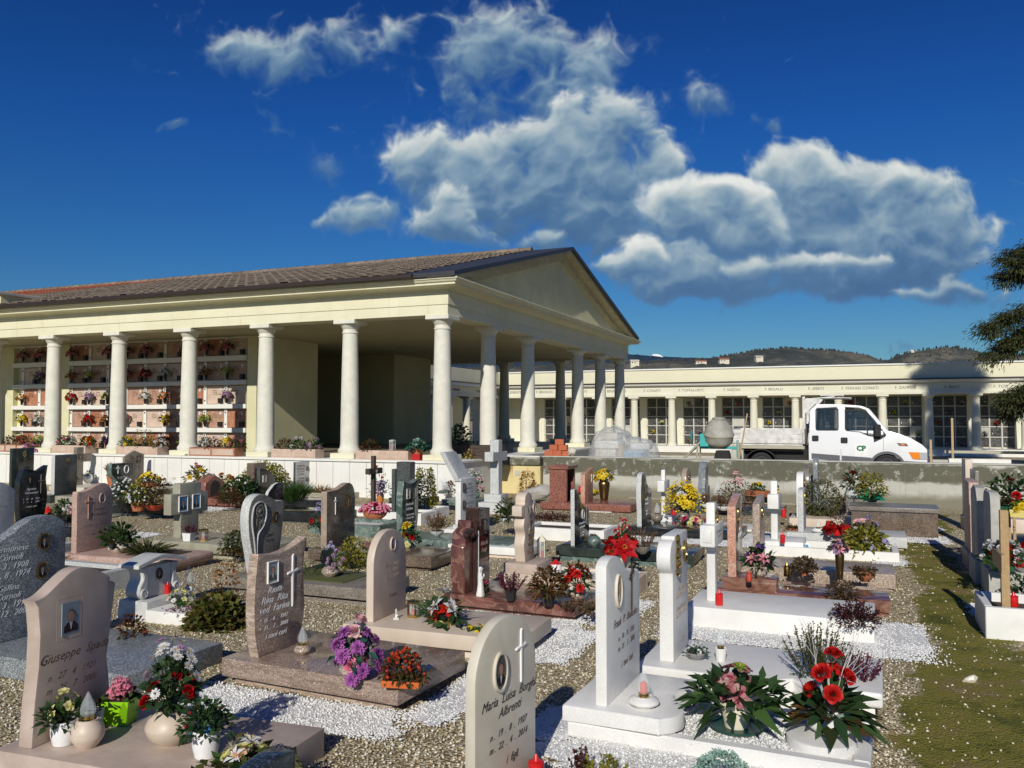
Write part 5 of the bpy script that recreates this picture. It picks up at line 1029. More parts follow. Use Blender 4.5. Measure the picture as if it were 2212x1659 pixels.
g, hs = grave('zigzag_headstone', 'light grey zigzag headstone with a leaning upper slab and bronze lettering', 'grave', -5.69, 10.95, .46, .09, .66, .18, rect(.46, .66), 'light_grey', edge='white_stone', rot=-4); words(hs, 'CORSI\nANGELO\n8-11-1919\n11-9-1974', .26, .55, .052, 'letter_grey', 0, bold=.001); words(hs, 'CASTELLI\nELSA\n1-1-1921\n20-1-2003', .27, .28, .052, 'letter_grey', 0, bold=.001)
portrait(hs, .085, .53, .12, False, 'bronze', 'photo_ground', .05); portrait(hs, .085, .28, .12, False, 'bronze', 'photo_ground', .05)
b_ = MB(); b_.add([(-.09, -.02, 0), (-.0, -.02, 0), (-.0, .36, 0), (-.09, .36, 0), (-.30, -.10, .42), (-.22, -.10, .42), (-.22, .24, .42), (-.30, .24, .42)], [(0, 3, 2, 1), (4, 5, 6, 7), (0, 1, 5, 4), (1, 2, 6, 5), (2, 3, 7, 6), (3, 0, 4, 7)]); b_.build('leaning_slab', 'light_grey', g, bevel=.005, loc=(0, 0, .80)); slab(g, -.3, .22, -.06, .55, -.02, .12, 'white_stone', 'base'); slab(g, -.14, .06, .02, .44, .12, .178, 'light_grey', 'plinth')
b_ = MB(); g = thing('granite_cross', 'tall light grey rough granite cross on a stepped white base', 'grave', (-6.28, 13.9, 0)); b_.prism(crossout(.66, .98, .17, .68), -.17, 0); b_.build('cross', 'light_grey', g, bevel=.008, loc=(0, -.1, .34))
for q, z0, z1 in ((.08, .2, .34), (.16, -.02, .198)): slab(g, -.17-q, q, .23-.085-q, .23+.085+q, z0, z1, 'light_grey', 'step')
g = thing('green_slab', 'pair of low dark green marble slabs behind the zigzag stone', 'grave slab', (-6.9, 13.1, 0)); slab(g, -.9, -.2, 0, .6, .2, .30, 'green_serpentine'); slab(g, -.85, -.22, .04, .56, -.02, .198, 'black_granite', 'base'); slab(g, .1, .75, .1, .7, .2, .30, 'green_serpentine'); slab(g, .13, .7, .14, .66, -.02, .198, 'black_granite', 'base')
# dark red granite, two leaves
g = thing('red_granite_headstone', 'dark red polished granite headstone in two uneven blocks with a thin white line', 'grave', (-3.09, 6.59, 0), -2); b_ = MB(); b_.prism([(.19, 0), (.42, 0), (.43, .70), (.20, .715)], -.10, .03); hs = b_.build('headstone', 'multicolor_face', g, bevel=.006, loc=(0, 0, .2))
for p_ in hs.data.polygons:
    if abs(p_.normal.x) < .6: p_.material_index = 0
b_ = MB(); b_.prism([(.0, 0), (.15, 0), (.15, .60), (.11, .62), (.10, .56), (.01, .52), (.0, .42), (-.02, .40), (-.02, .2)], -.13, .0); b_.build('side_block', 'multicolor_red', g, bevel=.008, loc=(0, 0, .2)); b_ = MB(); b_.box(-.02, .036, .152, .19, 0, .60); b_.build('gap_block', 'multicolor_face', g, bevel=.003, loc=(0, 0, .2)); b_ = MB(); b_.box(.02, .04, .182, .192, .0, .52); b_.build('bevel_line', 'letter_white', g, loc=(0, 0, .2)); b_ = MB()
for k in range(5): b_.ell((.0+.012*k % .03, .02+.03*k, .50+.02*(k % 2)), (.03, .025, .035), 7, 5)
k_ = b_.build('carved_head', 'multicolor_face', g, loc=(0, 0, .2)); k_['kind'] = 'stuff'
portrait(hs, .31, .545, .12, False, 'bronze', 'photo_ground', .06, x=.031); words(hs, 'Ederle\nLuigi', .31, .38, .055, 'letter_faint', .4, x=.031); words(hs, '* 5-9-1941\n+ 1-4-1996', .31, .24, .038, 'letter_faint', .4, x=.031)
slab(g, -.18, 1.02, -.05, .66, .11, .2, 'multicolor_red'); slab(g, -.12, .98, .0, .62, -.02, .118, 'multicolor_red', 'base')
# beige sculpted figure-eight stone with gold letters
g, hs = grave('sculpted_headstone', 'beige rounded headstone with carved ribbon flower and gold letters', 'grave', -3.17, 7.91, .42, .11, .70, .25, [(.10, 0), (.34, 0)]+spl([(.36, .04), (.34, .16), (.37, .28), (.36, .38), (.40, .46), (.43, .54), (.38, .60), (.31, .58), (.28, .66), (.19, .70), (.10, .66), (.09, .58)], 4)+[(.0, .57), (.0, .47), (.08, .45)]+spl([(.08, .45), (.05, .36), (.09, .28), (.06, .18), (.08, .08)], 4), 'beige_pink', edge='beige_stone', bev=.012)
portrait(hs, .33, .52, .085, True, 'beige_pink', 'photo_grey'); b_ = MB()
for P_ in ([(.12, .56), (.16, .46), (.18, .40)], [(.22, .56), (.19, .46), (.18, .40)], [(.18, .40), (.20, .33), (.16, .27)], [(.18, .40), (.26, .42), (.30, .36), (.24, .32), (.18, .40)]): b_.tube([(.006, y, z) for y, z in spl(P_, 5)], .012, 6)
b_.build('carved_ribbon', 'taupe_granite', hs)
words(hs, 'Sandri\nBruno\ned Elda', .25, .27, .055, 'letter_gold', .2, bold=.0015); words(hs, '20-2-1931', .24, .07, .05, 'letter_gold', 0); 
slab(g, -.2, .16, .0, .46, .13, .25, 'beige_pink', 'base'); kerb(g, -.22, 1.15, -.06, .56, .16, .07, 'beige_stone', 'white_chippings', .8)
# green black with lamp
g, hs = grave('dark_headstone', 'glossy green-black headstone with stepped shoulder and pale grey edge, facing right of centre', 'grave', -3.05, 9.23, .58, .05, .66, .25, [(0, 0), (.56, 0), (.56, .37), (.50, .40), (.40, .41), (.28, .46), (.18, .56), (.12, .64), (0, .64)], 'black_granite', edge='light_grey'); portrait(hs, .30, .33, .10, True, 'light_grey', 'photo_grey'); cross_on(hs, .45, .24, .18, .03, .006, 'letter_grey', slim=False); words(hs, 'Marconi Mario\ned Annibale', .29, .22, .042, 'letter_white', .35); words(hs, '5 . 3 . 1941\n8 . 9 . 1980', .28, .11, .03, 'letter_white', .35)
slab(g, -.2, 1.35, -.08, .68, .15, .25, 'green_black', edge if False else 'slab'); slab(g, -.17, 1.32, -.05, .65, -.02, .148, 'green_serpentine', 'base')
# red granite aedicule and companions
g = thing('red_granite_niche', 'red granite pillar shrine with an open dark niche and a cap', 'grave', (-5.4, 14.3, 0)); slab(g, -.3, 1.35, -.1, .8, .1, .22, 'red_granite'); slab(g, -.25, 1.3, -.06, .76, -.02, .098, 'red_granite', 'base')
for q in ((-.16, .16, 0, .06), (-.16, .16, .44, .50), (-.16, -.10, .062, .438)): b_ = MB(); b_.box(*q[:2], *q[2:], .22, .80); b_.build('pier', 'red_granite', g, bevel=.004)
b_ = MB(); b_.box(-.2, .2, -.03, .53, .80, .86); b_.build('cap', 'red_granite', g, bevel=.006)
g, hs = grave('salmon_headstone', 'small salmon granite headstone with slanted top behind the green-black stone', 'grave', -4.55, 14.35, .5, .08, .62, .2, [(0, 0), (.5, 0), (.5, .62), (0, .52)], 'salmon_granite'); cross_on(hs, .40, .36, .14, .05, .01, 'white_paint', slim=False); slab(g, -.2, .5, -.06, .6, -.02, .2, 'light_grey')
g = thing('heather_bed', 'white kerbed bed packed with dark heather', 'grave', (-3.9, 11.2, 0)); kerb(g, -.6, .62, 0, .72, .17, .07, 'white_stone', 'soil', .75)
g = thing('white_slab', 'plain white marble slab under a leafy pot behind the red granite blocks', 'grave slab', (-3.9, 9.2, 0)); slab(g, -.75, .3, 0, .6, .1, .19, 'white_stone'); slab(g, -.7, .26, .03, .56, -.02, .098, 'beige_stone', 'base')
g, hs = grave('grey_headstone', 'dark grey headstone with pointed wavy top and ribbed pale edge, left of yellow bouquet', 'grave', -2.97, 11.6, .62, .07, .74, .2, [(0, 0), (.60, 0), (.60, .44)]+spl([(.60, .44), (.56, .49), (.44, .52), (.34, .58), (.27, .68), (.2, .74), (.1, .74), (.02, .70), (.0, .6), (-.03, .45), (.0, .2)], 4), 'dark_granite', edge='light_grey'); portrait(hs, .26, .50, .12, False, 'dark_granite', 'photo_grey', .09); words(hs, 'Grazioli\nGiuseppe', .3, .34, .055, 'letter_white', .35); words(hs, 'Bruna\n1929', .3, .18, .04, 'letter_white', .35); slab(g, -.2, 1.34, -.08, .70, .11, .2, 'black_granite'); slab(g, -.16, 1.30, -.04, .66, -.02, .118, 'dark_granite', 'base')
def white_cross(label, a, b, h, w_, t, z0, zc, rot=0, ov=True, tb=.10):
    g = thing('white_cross', label, 'grave', (a, b, 0), rot); s = MB(); s.prism(crossout(w_, h, tb, zc), -t, 0); c = s.build('cross', 'white_marble', g, bevel=.012, loc=(0, 0, z0), segs=2); pm = MB(); pm.box(-t-.025, .025, w_/2-.19, w_/2+.19, zc-.085, zc+.085); k = pm.build('block', 'white_marble', g, bevel=.014, loc=(0, 0, z0), segs=2)
    if ov: portrait(c, w_/2, zc+.13, .10, True, 'gold', 'photo_ground')
    return g, k
g, k = white_cross('slender white marble cross behind the yellow bouquet', -2.80, 12.75, .70, .30, .06, .22, .46, ov=False, tb=.07); slab(g, -.12, .12, .02, .30, .1, .22, 'white_marble', 'foot'); slab(g, -.2, 1.3, -.1, .6, -.02, .1, 'white_stone')
g, hs = grave('brown_headstone', 'speckled brown round-topped headstone close before the concrete wall', 'grave', -3.1, 15.4, .5, .09, .62, .2, fl(rounded(.5, .6, .24)), 'speckled_tan'); portrait(hs, .30, .42, .09, True, 'bronze', 'photo_grey'); slab(g, -.2, 1.3, -.08, .6, -.02, .2, 'speckled_tan')
g, hs = grave('carved_headstone', 'dark grey carved headstone shaped like a draped figure by the wall', 'grave', -2.55, 14.9, .42, .12, .74, .2, [(0, 0), (.40, 0), (.36, .2), (.42, .34), (.38, .5), (.42, .62), (.34, .74), (.2, .72), (.08, .62), (.1, .45), (.02, .3), (.06, .15)], 'grey_granite'); b_ = MB(); b_.box(-.06, .0, .44, .58, 0, .30); b_.build('side_block', 'blue_granite', g, bevel=.006, loc=(0, 0, .2)); slab(g, -.2, 1.3, -.08, .7, -.02, .2, 'dark_granite')
# right front column of white graves
g, k = white_cross('tall white marble cross with gold oval, third from the front in the white row', -1.10, 6.72, .78, .40, .07, .25, .53, -1); b_ = MB(); words(k, 'F. ZECHIN ANNA\n30.IV.1924', .20, .545, .034, 'letter_grey', 0, x=.0256)
slab(g, -.2, 1.16, -.08, .62, .02, .25, 'white_stone', bev=.012); slab(g, -.17, 1.14, -.06, .6, -.02, .018, 'white_stone', 'base')
g = thing('white_headstone', 'white marble headstone with scrolled shoulder and two gold ovals, second white grave', 'grave', (-1.06, 5.01, 0), -1); b_ = MB(); b_.prism([(.06, 0), (.48, 0), (.48, .50), (.48, .74), (.12, .74)]+arc(.09, .62, .10, 80, 250, 8)+[(.06, .47)], -.085, 0); hs = b_.build('headstone', 'white_marble', g, bevel=.008, loc=(0, 0, .25), segs=2)
portrait(hs, .38, .615, .115, True, 'gold', 'photo_ground'); portrait(hs, .17, .60, .10, True, 'gold', 'photo_grey', .06); b_ = MB()
for k in range(5): b_.ell((.012, .15+.02*(k % 2), .52+.05*k), (.014, .028, .03), 7, 5)
b_.build('gold_angel', 'gold', hs)
words(hs, 'Pino Dalledo\n12.5.1928 - 9.8.1999\n\nDaniela Marangoni\n10.6.1932 - 12.4.2010', .28, .40, .036, 'letter_faint', .3, space=1.1); words(hs, 'S. Rita', .30, .08, .035, 'letter_faint', .3)
b_ = MB(); b_.prism([(-.2, -.07), (.55, -.07), (.62, -.02), (.68, .02), (.75, -.07), (1.14, -.07), (1.14, .64), (-.2, .64)], .17, .25, 'z'); b_.build('slab', 'white_marble', g, bevel=.018, segs=3); slab(g, -.15, 1.1, -.03, .60, -.02, .168, 'white_stone', 'base')
g, hs = grave('white_headstone', 'white speckled marble headstone with high left shoulder, oval photo and dark cross at front', 'grave', -1.21, 4.17, .62, .06, .73, .25, [(0, 0), (.60, 0), (.60, .56)]+spl([(.60, .56), (.57, .60), (.47, .605), (.36, .63), (.27, .69), (.17, .73), (.06, .73), (.0, .70)], 4), 'white_marble', rot=-2, bev=.016)
portrait(hs, .19, .545, .155, True, 'cream_stone', 'photo_skin', .085); b_ = MB(); b_.box(0, .006, .436, .446, .40, .66); b_.build('cross', 'bronze', hs); b_ = MB(); b_.prism([(.40, .565), (.48, .60), (.48, .608), (.40, .573)], 0, .007); b_.prism([(.41, .585), (.475, .612), (.475, .618), (.41, .591)], 0, .007); b_.build('cross_arms', 'bronze', hs, ang=0)
words(hs, 'Frank  P.  Bullesbo', .33, .36, .058, 'letter_brown', .4); words(hs, 'n .  10  .  8  .  1931\nm .  21  .  3  .  2006', .34, .28, .038, 'letter_brown', .4, space=1.4); words(hs, 'i  tuoi  cari', .35, .13, .048, 'letter_brown', .4)
b_ = MB(); b_.prism([(-.22, -.06), (.28, -.06)]+spl([(.28, -.06), (.34, .0), (.37, .10), (.31, .22), (.26, .32), (.29, .40), (.32, .46)], 3)+[(.32, .64), (-.22, .64)], .17, .25, 'z'); b_.build('slab', 'white_marble', g, bevel=.012, segs=2); kerb(g, -.20, 1.22, -.05, .62, .168, .075, 'white_marble', 'white_chippings', .86, bev=.01); b_ = MB(); b_.lathe([(.16, 0), (.16, .05), (.14, .055)], 24); b_.build('round_base', 'white_marble', g, loc=(1.00, .20, .145))
# pink pair with dark slab
g, hs = grave('salmon_headstone', 'rough salmon granite headstone with dark polished face and gold lamp, right of centre', 'grave', -1.05, 7.72, .50, .075, .68, .3, [(0, 0), (.5, 0), (.5, .70), (.3, .69), (.0, .62)], 'brown_granite', edge='salmon_granite', rot=1); portrait(hs, .14, .53, .12, True, 'gold', 'photo_grey', .05); words(hs, 'Anna\n1935-2001', .28, .38, .055, 'letter_white', .4)
slab(g, -.12, .34, -.02, .30, .2, .30, 'paradiso', 'step', .004); slab(g, -.2, 1.24, -.06, .52, .10, .20, 'paradiso', bev=.004); slab(g, -.18, 1.22, -.04, .50, -.02, .094, 'paradiso', 'base')
g, hs = grave('tan_headstone', 'speckled tan slanted headstone with gold oval behind the salmon one', 'grave', -1.10, 8.75, .46, .07, .62, .25, [(0, 0), (.46, 0), (.46, .66), (.0, .60)], 'speckled_tan'); portrait(hs, .2, .5, .10, True, 'gold', 'photo_grey', .06); slab(g, -.2, 1.22, -.08, .54, .12, .25, 'speckled_tan', bev=.004); slab(g, -.16, 1.2, -.05, .5, -.02, .118, 'speckled_tan', 'base')
g, k = white_cross('white marble cross with gold oval at the head of a grassy bed', -.96, 10.56, .70, .34, .08, .25, .46); slab(g, -.22, .30, -.06, .46, .12, .25, 'white_marble', 'foot'); kerb(g, -.24, 1.32, -.12, .56, .20, .07, 'white_stone', 'soil', .6)
g, hs = grave('grey_headstone', 'narrow pale grey headstone with gold lamp before the round bush', 'grave', -.82, 11.5, .50, .07, .56, .25, fl(rounded(.5, .54, .1)), 'light_grey'); portrait(hs, .2, .40, .14, True, 'gold', 'photo_grey', .04); slab(g, -.2, 1.2, -.08, .6, .12, .25, 'light_grey'); slab(g, -.16, 1.16, -.04, .56, -.02, .118, 'beige_stone', 'base')
g, hs = grave('grey_headstone', 'tall pale headstone with rounded top near the wall left of the round bush', 'grave', -1.00, 13.6, .55, .10, .70, .2, fl(rounded(.55, .68, .2)), 'light_grey', edge='white_stone'); portrait(hs, .3, .5, .1, True, 'bronze', 'photo_grey'); slab(g, -.2, 1.2, -.08, .6, -.02, .2, 'beige_stone')
g, hs = grave('dark_headstone', 'dark green round headstone close to the wall behind the pale tall one', 'grave', -.85, 15.2, .6, .10, .70, .2, fl(rounded(.6, .7, .29)), 'taupe_granite'); words(hs, 'Fasoli\n1911\n1980', .3, .5, .08, 'letter_white', .2); slab(g, -.2, 1.2, -.08, .66, -.02, .2, 'taupe_granite')
g, hs = grave('grey_headstone', 'thin grey headstone with silver ornaments standing against the concrete wall', 'grave', -.42, 16.2, .5, .08, .80, .2, fl(rounded(.5, .8, .15)), 'grey_granite'); cross_on(hs, .2, .3, .35, .14, .03, 'silver', slim=False); slab(g, -.2, 1.2, -.08, .6, -.02, .2, 'grey_granite')
g = thing('planter_tomb', 'dark brown box tomb carrying plants before the concrete wall', 'grave', (-.2, 13.4, 0)); slab(g, 0, 1.2, 0, .75, .36, .42, 'taupe_granite'); slab(g, .03, 1.17, .03, .72, -.02, .358, 'brown_granite', 'base')
# ---------------------------------------------------------------- right-hand row, seen from behind
def back_stone(name, label, a, b, w_, t, h, z0, top, m, bz, bm, rot=0, sl=1.1):
    g, hs = grave(name, label, 'grave', a+t, b, w_, t, h, z0, top, m, rot); slab(g, -t-.03, sl, -.03, w_+.03, -.02, z0, bm, 'base'); return g
back_stone('grey_headstone', 'nearest round-topped grey headstone in the right row, on a tall weathered base', 1.02, 9.27, .52, .085, .74, .25, fl(rounded(.52, .74, .12)), 'weathered_grey', .25, 'weathered_grey')
back_stone('grey_headstone', 'second grey headstone with sloped shoulders in the right row', .95, 9.95, .52, .09, .74, .24, [(0, 0), (.52, 0), (.52, .70), (.3, .76), (.1, .74), (0, .62)], 'weathered_grey', .24, 'weathered_grey')
g = back_stone('pink_headstone', 'pinkish granite headstone on a projecting pink slab in the right row', .93, 10.85, .54, .10, .78, .2, [(0, 0), (.54, 0), (.54, .80), (0, .78)], 'rose_granite', .2, 'rose_granite')
g = back_stone('dark_headstone', 'thin dark headstone edge just behind the pink one in the right row', .95, 12.2, .54, .05, .82, .2, rect(.54, .84), 'taupe_granite', .2, 'taupe_granite')
back_stone('cream_headstone', 'slim cream headstone farthest along the right row before the wall', .86, 14.6, .5, .10, .88, .2, rect(.5, .88), 'beige_stone', .2, 'beige_stone')
g = thing('wooden_cross', 'light wooden cross seen from behind in a white concrete planter at the right edge', 'grave', (1.02, 7.56, 0)); b_ = MB(); b_.box(-.03, .03, .1, .16, .0, .98); b_.build('upright', 'wood_light', g, bevel=.003); b_ = MB(); b_.box(-.055, -.031, -.12, .38, .52, .66); b_.build('crossbar', 'wood_light', g, bevel=.003); kerb(g, -.16, 1.0, -.03, .66, .24, .06, 'white_stone', 'soil', .7)
g = thing('metal_stand', 'dark metal flower table with thin legs beside the right row', 'table', (1.55, 11.3, 0)); slab(g, 0, .9, 0, .5, .62, .66, 'blue_granite', 'top')
for q in ((.05, .05), (.05, .42), (.82, .05), (.82, .42)): b_ = MB(); b_.box(q[0], q[0]+.03, q[1], q[1]+.03, 0, .62); b_.build('leg', 'wood_light', g)
g = thing('red_slab', 'reddish granite slab behind the wooden cross at the right edge', 'grave slab', (1.6, 10.2, 0)); slab(g, 0, 1.2, 0, .7, .18, .28, 'red_granite'); slab(g, .04, 1.16, .04, .66, -.02, .178, 'beige_stone', 'base')

def settle():
    """sink each grave so that its slab stands about 15 cm above the gravel, keeping it where the survey saw it"""
    for t in [o for o in bpy.data.objects if o.get('category') in ('grave', 'grave slab') and o.parent is None]:
        zs = [max(v.co.z for v in c.data.vertices)+c.location.z for c in t.children if c.name.split('.')[0] in ('slab', 'foot') and c.type == 'MESH']
        if not zs or not .14 < max(zs) < .32: continue
        z0 = max(zs); zn = .62*z0+.015; k = (1.7-zn)/(1.7-z0); t.location = (t.location.x*k, t.location.y*k, zn-z0*k); t.scale = (k, k, k)
settle()
NUDGE = {'little red granite': 1.25, 'brown round-sh': .70, 'brown granite cross mon': .95, 'upright grey slab': .72, 'light grey zigzag': .36, 'tall light grey rough': .20, 'slim cream': .58, 'thin dark': .36, 'pinkish granite': .17, 'second grey': .13, 'nearest round': .10, 'red granite pillar': .38, 'black quarter': .13, 'low black half': .15, 'thin grey': -.35, 'tall pale headstone': .16, 'narrow pale': .11, 'speckled tan': .15, 'dark grey headstone with p': .12, 'speckled brown': .14, 'plain pale': .3, 'dark red polished': -.08}
for t in [o for o in bpy.data.objects if o.get('category') == 'grave' and o.parent is None]:
    for k, v in NUDGE.items():
        if t['label'].startswith(k): t.location.x += v*AX[0]; t.location.y += v*AX[1]
# ================================================================ builders' yard behind the wall
plain('truck_white', (.78, .79, .80), .25, 0, .03, 3, 0, .5, .4); plain('truck_grey', (.09, .095, .105), .55, 0, .05); plain('rubber', (.022, .022, .024), .8, 0, .1, 30, .2); plain('wheel_steel', (.20, .19, .18), .5, .4, .15)
plain('window_glass', (.02, .03, .035), .04, 0, 0, spec=.8); glassm('cab_glass', (.03, .05, .055), .03, .55); plain('amber', (.85, .24, .02), .2, 0, .03); plain('headlamp', (.60, .63, .66), .08, .3, .1, 40); plain('sign_green', (.01, .16, .06), .5, 0, 0); plain('sign_grey', (.5, .55, .58), .5, 0, 0)
stone('bed_white', (.52, .51, .48), (.74, .73, .70), 6, .6, dirt=.35, bmp=.1); stone('mixer_drum', (.30, .29, .25), (.42, .41, .36), 4, .7, bmp=.4, dirt=.6); plain('turquoise', (.05, .42, .40), .45, 0, .15, 8); plain('tube_beige', (.42, .39, .30), .6, .2, .15)
plain('chassis', (.018, .017, .016), .8, 0, .1); plain('terracotta_block', (.46, .125, .055), .8, 0, .14, 14, .3); plain('timber', (.42, .31, .17), .75, 0, .2, 12, .2)
def truck():
    X0, Y0 = 1.76, 26.5; t = thing('crew_cab_truck', 'white crew cab builder truck with dropside bed and green door sign behind the wall', 'truck', (X0, Y0, 0), 0)
    q = lambda cx, cy: ((cx-2060)*.00189, 2.14-(cy-255)*.00207)
    def tum(v): return [(x, y+(.13*max(0, z-1.28)/.86 if y < 1 else -.13*max(0, z-1.28)/.86), z) for x, y, z in v]
    prof = [(-3.24, .30), (-3.24, .9), (-3.215, 1.36), (-1.11, 1.36), (-.77, 1.265), (-.49, 1.15), (-.21, .97), (-.05, .80), (-.02, .60), (0, .32), (-.66, .30)]+[(-1.12+.46*math.cos(R(a)), .34+.42*math.sin(R(a))) for a in range(0, 181, 15)]+[(-1.6, .30)]
    b = MB(); b.prism(prof, 0, 1.98, 'y'); cab = b.build('cab', 'truck_white', t, bevel=.02, ang=30, segs=2)
    b = MB(); b.prism([(-3.19, 2.0), (-2.3, 2.05), (-1.85, 2.02), (-1.62, 1.94), (-1.555, 1.985), (-1.81, 2.085), (-2.32, 2.13), (-3.06, 2.14), (-3.19, 2.06)], 0, 1.98, 'y'); b.v = tum(b.v); b.build('roof', 'truck_white', t, bevel=.02, segs=2)
    for y0, y1 in ((0, .06), (1.92, 1.98)):
        for P in ([(-3.215, 1.355), (-3.02, 1.355), (-2.99, 2.03), (-3.19, 2.03)], [(-2.46, 1.355), (-2.21, 1.355), (-2.22, 2.06), (-2.44, 2.06)], [(-1.24, 1.355), (-1.09, 1.355), (-1.56, 1.975), (-1.68, 1.975)]): b = MB(); b.prism(P, y0, y1, 'y'); b.v = tum(b.v); b.build('pillar', 'truck_white', t, bevel=.01)
    b = MB(); b.box(-3.21, -3.17, .14, 1.84, 1.36, 2.02); b.build('rear_panel', 'truck_white', t); b = MB(); b.box(-3.16, -1.15, .05, 1.93, 1.362, 1.372); b.build('interior_floor', 'rubber', t)
    for x in (-2.95, -2.15):
        for y in (.25, 1.1): b = MB(); b.box(x, x+.12, y, y+.5, 1.37, 1.72); b.box(x+.02, x+.10, y+.14, y+.36, 1.73, 1.92); b.build('seat', 'truck_grey', t, bevel=.03)
    b = MB(); b.lathe([(.17, -.012), (.19, 0), (.17, .012)], 18, cap=False); k = b.build('steering_wheel', 'rubber', t); k.matrix_local = Matrix.Translation((-1.58, .45, 1.42)) @ Matrix.Rotation(R(-60), 4, 'Y')
    def side(name, pts, y, m, th=.012, par=t, bev=0): b = MB(); b.prism(pts, y-th, y, 'y'); b.v = tum(b.v); return b.build(name, m, par, ang=0, bevel=bev)
    def rr(x0, x1, z0, z1, r): return arc(x1-r, z1-r, r, 0, 90, 4)+arc(x0+r, z1-r, r, 90, 180, 4)+arc(x0+r, z0+r, r, 180, 270, 4)+arc(x1-r, z0+r, r, 270, 360, 4)
    def pane(nm, P, y=-.001):
        cx = sum(p[0] for p in P)/len(P); cz = sum(p[1] for p in P)/len(P); I = [(cx+(x-cx)*.92, cz+(z-cz)*.90) for x, z in P]; n = len(P); b = MB()
        b.add([(x, y-.012, z) for x, z in P+I]+[(x, y+.02, z) for x, z in P], [(i, (i+1) % n, n+(i+1) % n, n+i) for i in range(n)]+[(i, 2*n+i, 2*n+(i+1) % n, (i+1) % n) for i in range(n)]); b.v = tum(b.v); w_ = b.build(nm, 'rubber', t, ang=0)
        b = MB(); b.add([(x, y-.004, z) for x, z in I], [tuple(range(n))]); b.v = tum(b.v); b.build('glass', 'cab_glass', w_, ang=0)
    (x0, z1), (x1, z0) = q(452, 312), q(790, 635); pane('rear_window', rr(x0, x1, z0, z1, .07)); pane('far_rear_window', rr(x0, x1, z0, z1, .07), 1.985)
    P = [q(*p) for p in ((880, 335), (1130, 338), (1200, 370), (1300, 480), (1462, 690), (1440, 722), (1285, 716), (1210, 705), (1090, 655), (905, 640), (878, 610))]
    pane('front_window', P); pane('far_front_window', P, 1.985); (x0, z0) = q(1190, 690); (x1, z1) = q(1208, 375); side('window_bar', [(x0, z0), (x1, z0), (x1, z1), (x0, z1)], -.012, 'rubber', .008)
    b = MB(); b.add([(-1.565, .16, 1.975), (-1.10, .10, 1.36), (-1.10, 1.88, 1.36), (-1.565, 1.82, 1.975)], [(0, 1, 2, 3)]); b.v = [(x+.012, y, z+.012) for x, y, z in b.v]; b.build('windscreen', 'cab_glass', t, ang=0)
    for cx0, cx1, cy0, cy1 in ((398, 495, 705, 785), (816, 916, 730, 810)): (x0, z1), (x1, z0) = q(cx0, cy0), q(cx1, cy1); side('door_handle', rr(x0, x1, z0, z1, .03), 0, 'rubber', .02)
    for cx, c0, c1 in ((818, 640, 1075), (1420, 735, 910), (372, 300, 1075)): (x, z1), (_, z0) = q(cx, c0), q(cx, c1); side('door_seam', [(x-.004, z0), (x+.004, z0), (x+.004, z1), (x-.004, z1)], 0, 'truck_grey', .004)
    side('side_stripe', [q(388, 958), q(800, 982), q(800, 1062), q(388, 1036)][::-1], 0, 'truck_grey', .012); side('side_stripe', [q(828, 985), q(1252, 1008), q(1240, 1062), q(828, 1062)][::-1], 0, 'truck_grey', .012)
    b = MB(); ro = [(-1.12+.47*math.cos(R(a)), .34+.43*math.sin(R(a))) for a in range(8, 173, 10)]; ri = [(-1.12+.40*math.cos(R(a)), .34+.36*math.sin(R(a))) for a in range(8, 173, 10)]; b.prism(ro+ri[::-1], -.03, .05, 'y'); b.build('wheel_arch', 'truck_grey', t, ang=30)
    side('bumper', [q(1690, 1045), q(2052, 1058), (0.02, .33), (-.66, .33)][::-1], -.001, 'truck_grey', .03); b = MB(); b.box(-.06, .05, .0, 1.98, .33, .56); b.build('front_bumper', 'truck_grey', t, bevel=.03)
    side('headlight', [q(1905, 925), q(2020, 925), q(2020, 1022), q(1920, 1022)][::-1], 0, 'headlamp', .02); side('indicator', [q(1765, 922), q(1903, 925), q(1916, 1022), q(1820, 1015)][::-1], 0, 'amber', .022); side('repeater', [q(1605, 800), q(1735, 805), q(1762, 842), q(1640, 838)][::-1], 0, 'truck_grey', .012); side('repeater_lens', [q(1655, 808), q(1705, 810), q(1715, 832), q(1665, 832)][::-1], -.012, 'amber', .006); side('marker_lamp', [q(806, 1062), q(860, 1062), q(860, 1084), q(806, 1084)][::-1], -.012, 'amber', .012)
    b = MB(); (x0, z1), (x1, z0) = q(1293, 545), q(1388, 715); b.box(x0, x1, -.20, -.03, z0, z1); b.build('wing_mirror', 'rubber', t, bevel=.03); b = MB(); b.prism([q(1290, 715), q(1460, 690), q(1400, 735), q(1290, 785)][::-1], -.05, .0, 'y'); b.build('mirror_foot', 'rubber', t, ang=0)
    s = side('door_sign', [q(1020, 825), q(1192, 825), q(1192, 982), q(1020, 982)][::-1], 0, 'white_paint', .005); (x, z) = q(1106, 902); put(s, 'sign_letters', text_mesh('CP', .20, 'sign_green', 0, .001, .012), FRONT, (x, -.006, z-.02)); (x, z) = q(1106, 955); put(s, 'sign_lines', text_mesh('COSTRUZIONI\nPULIZIE', .035, 'sign_grey', 0, .001), FRONT, (x, -.006, z))
    # bed, rack, running gear
    L0, L1 = -5.45, -3.40; b = MB(); b.box(L0, L1, .0, 1.98, .90, .95); b.build('bed_floor', 'bed_white', t)
    for x0, x1 in ((L0+.02, -4.44), (-4.41, L1)):
        b = MB()
        for k in range(3): b.box(x0, x1, -.035, .0, .96+.14*k, .96+.14*k+.132)
        b.box(x0, x0+.03, -.05, -.036, .95, 1.39); b.box(x1-.03, x1, -.05, -.036, .95, 1.39); b.build('dropside', 'bed_white', t, bevel=.006)
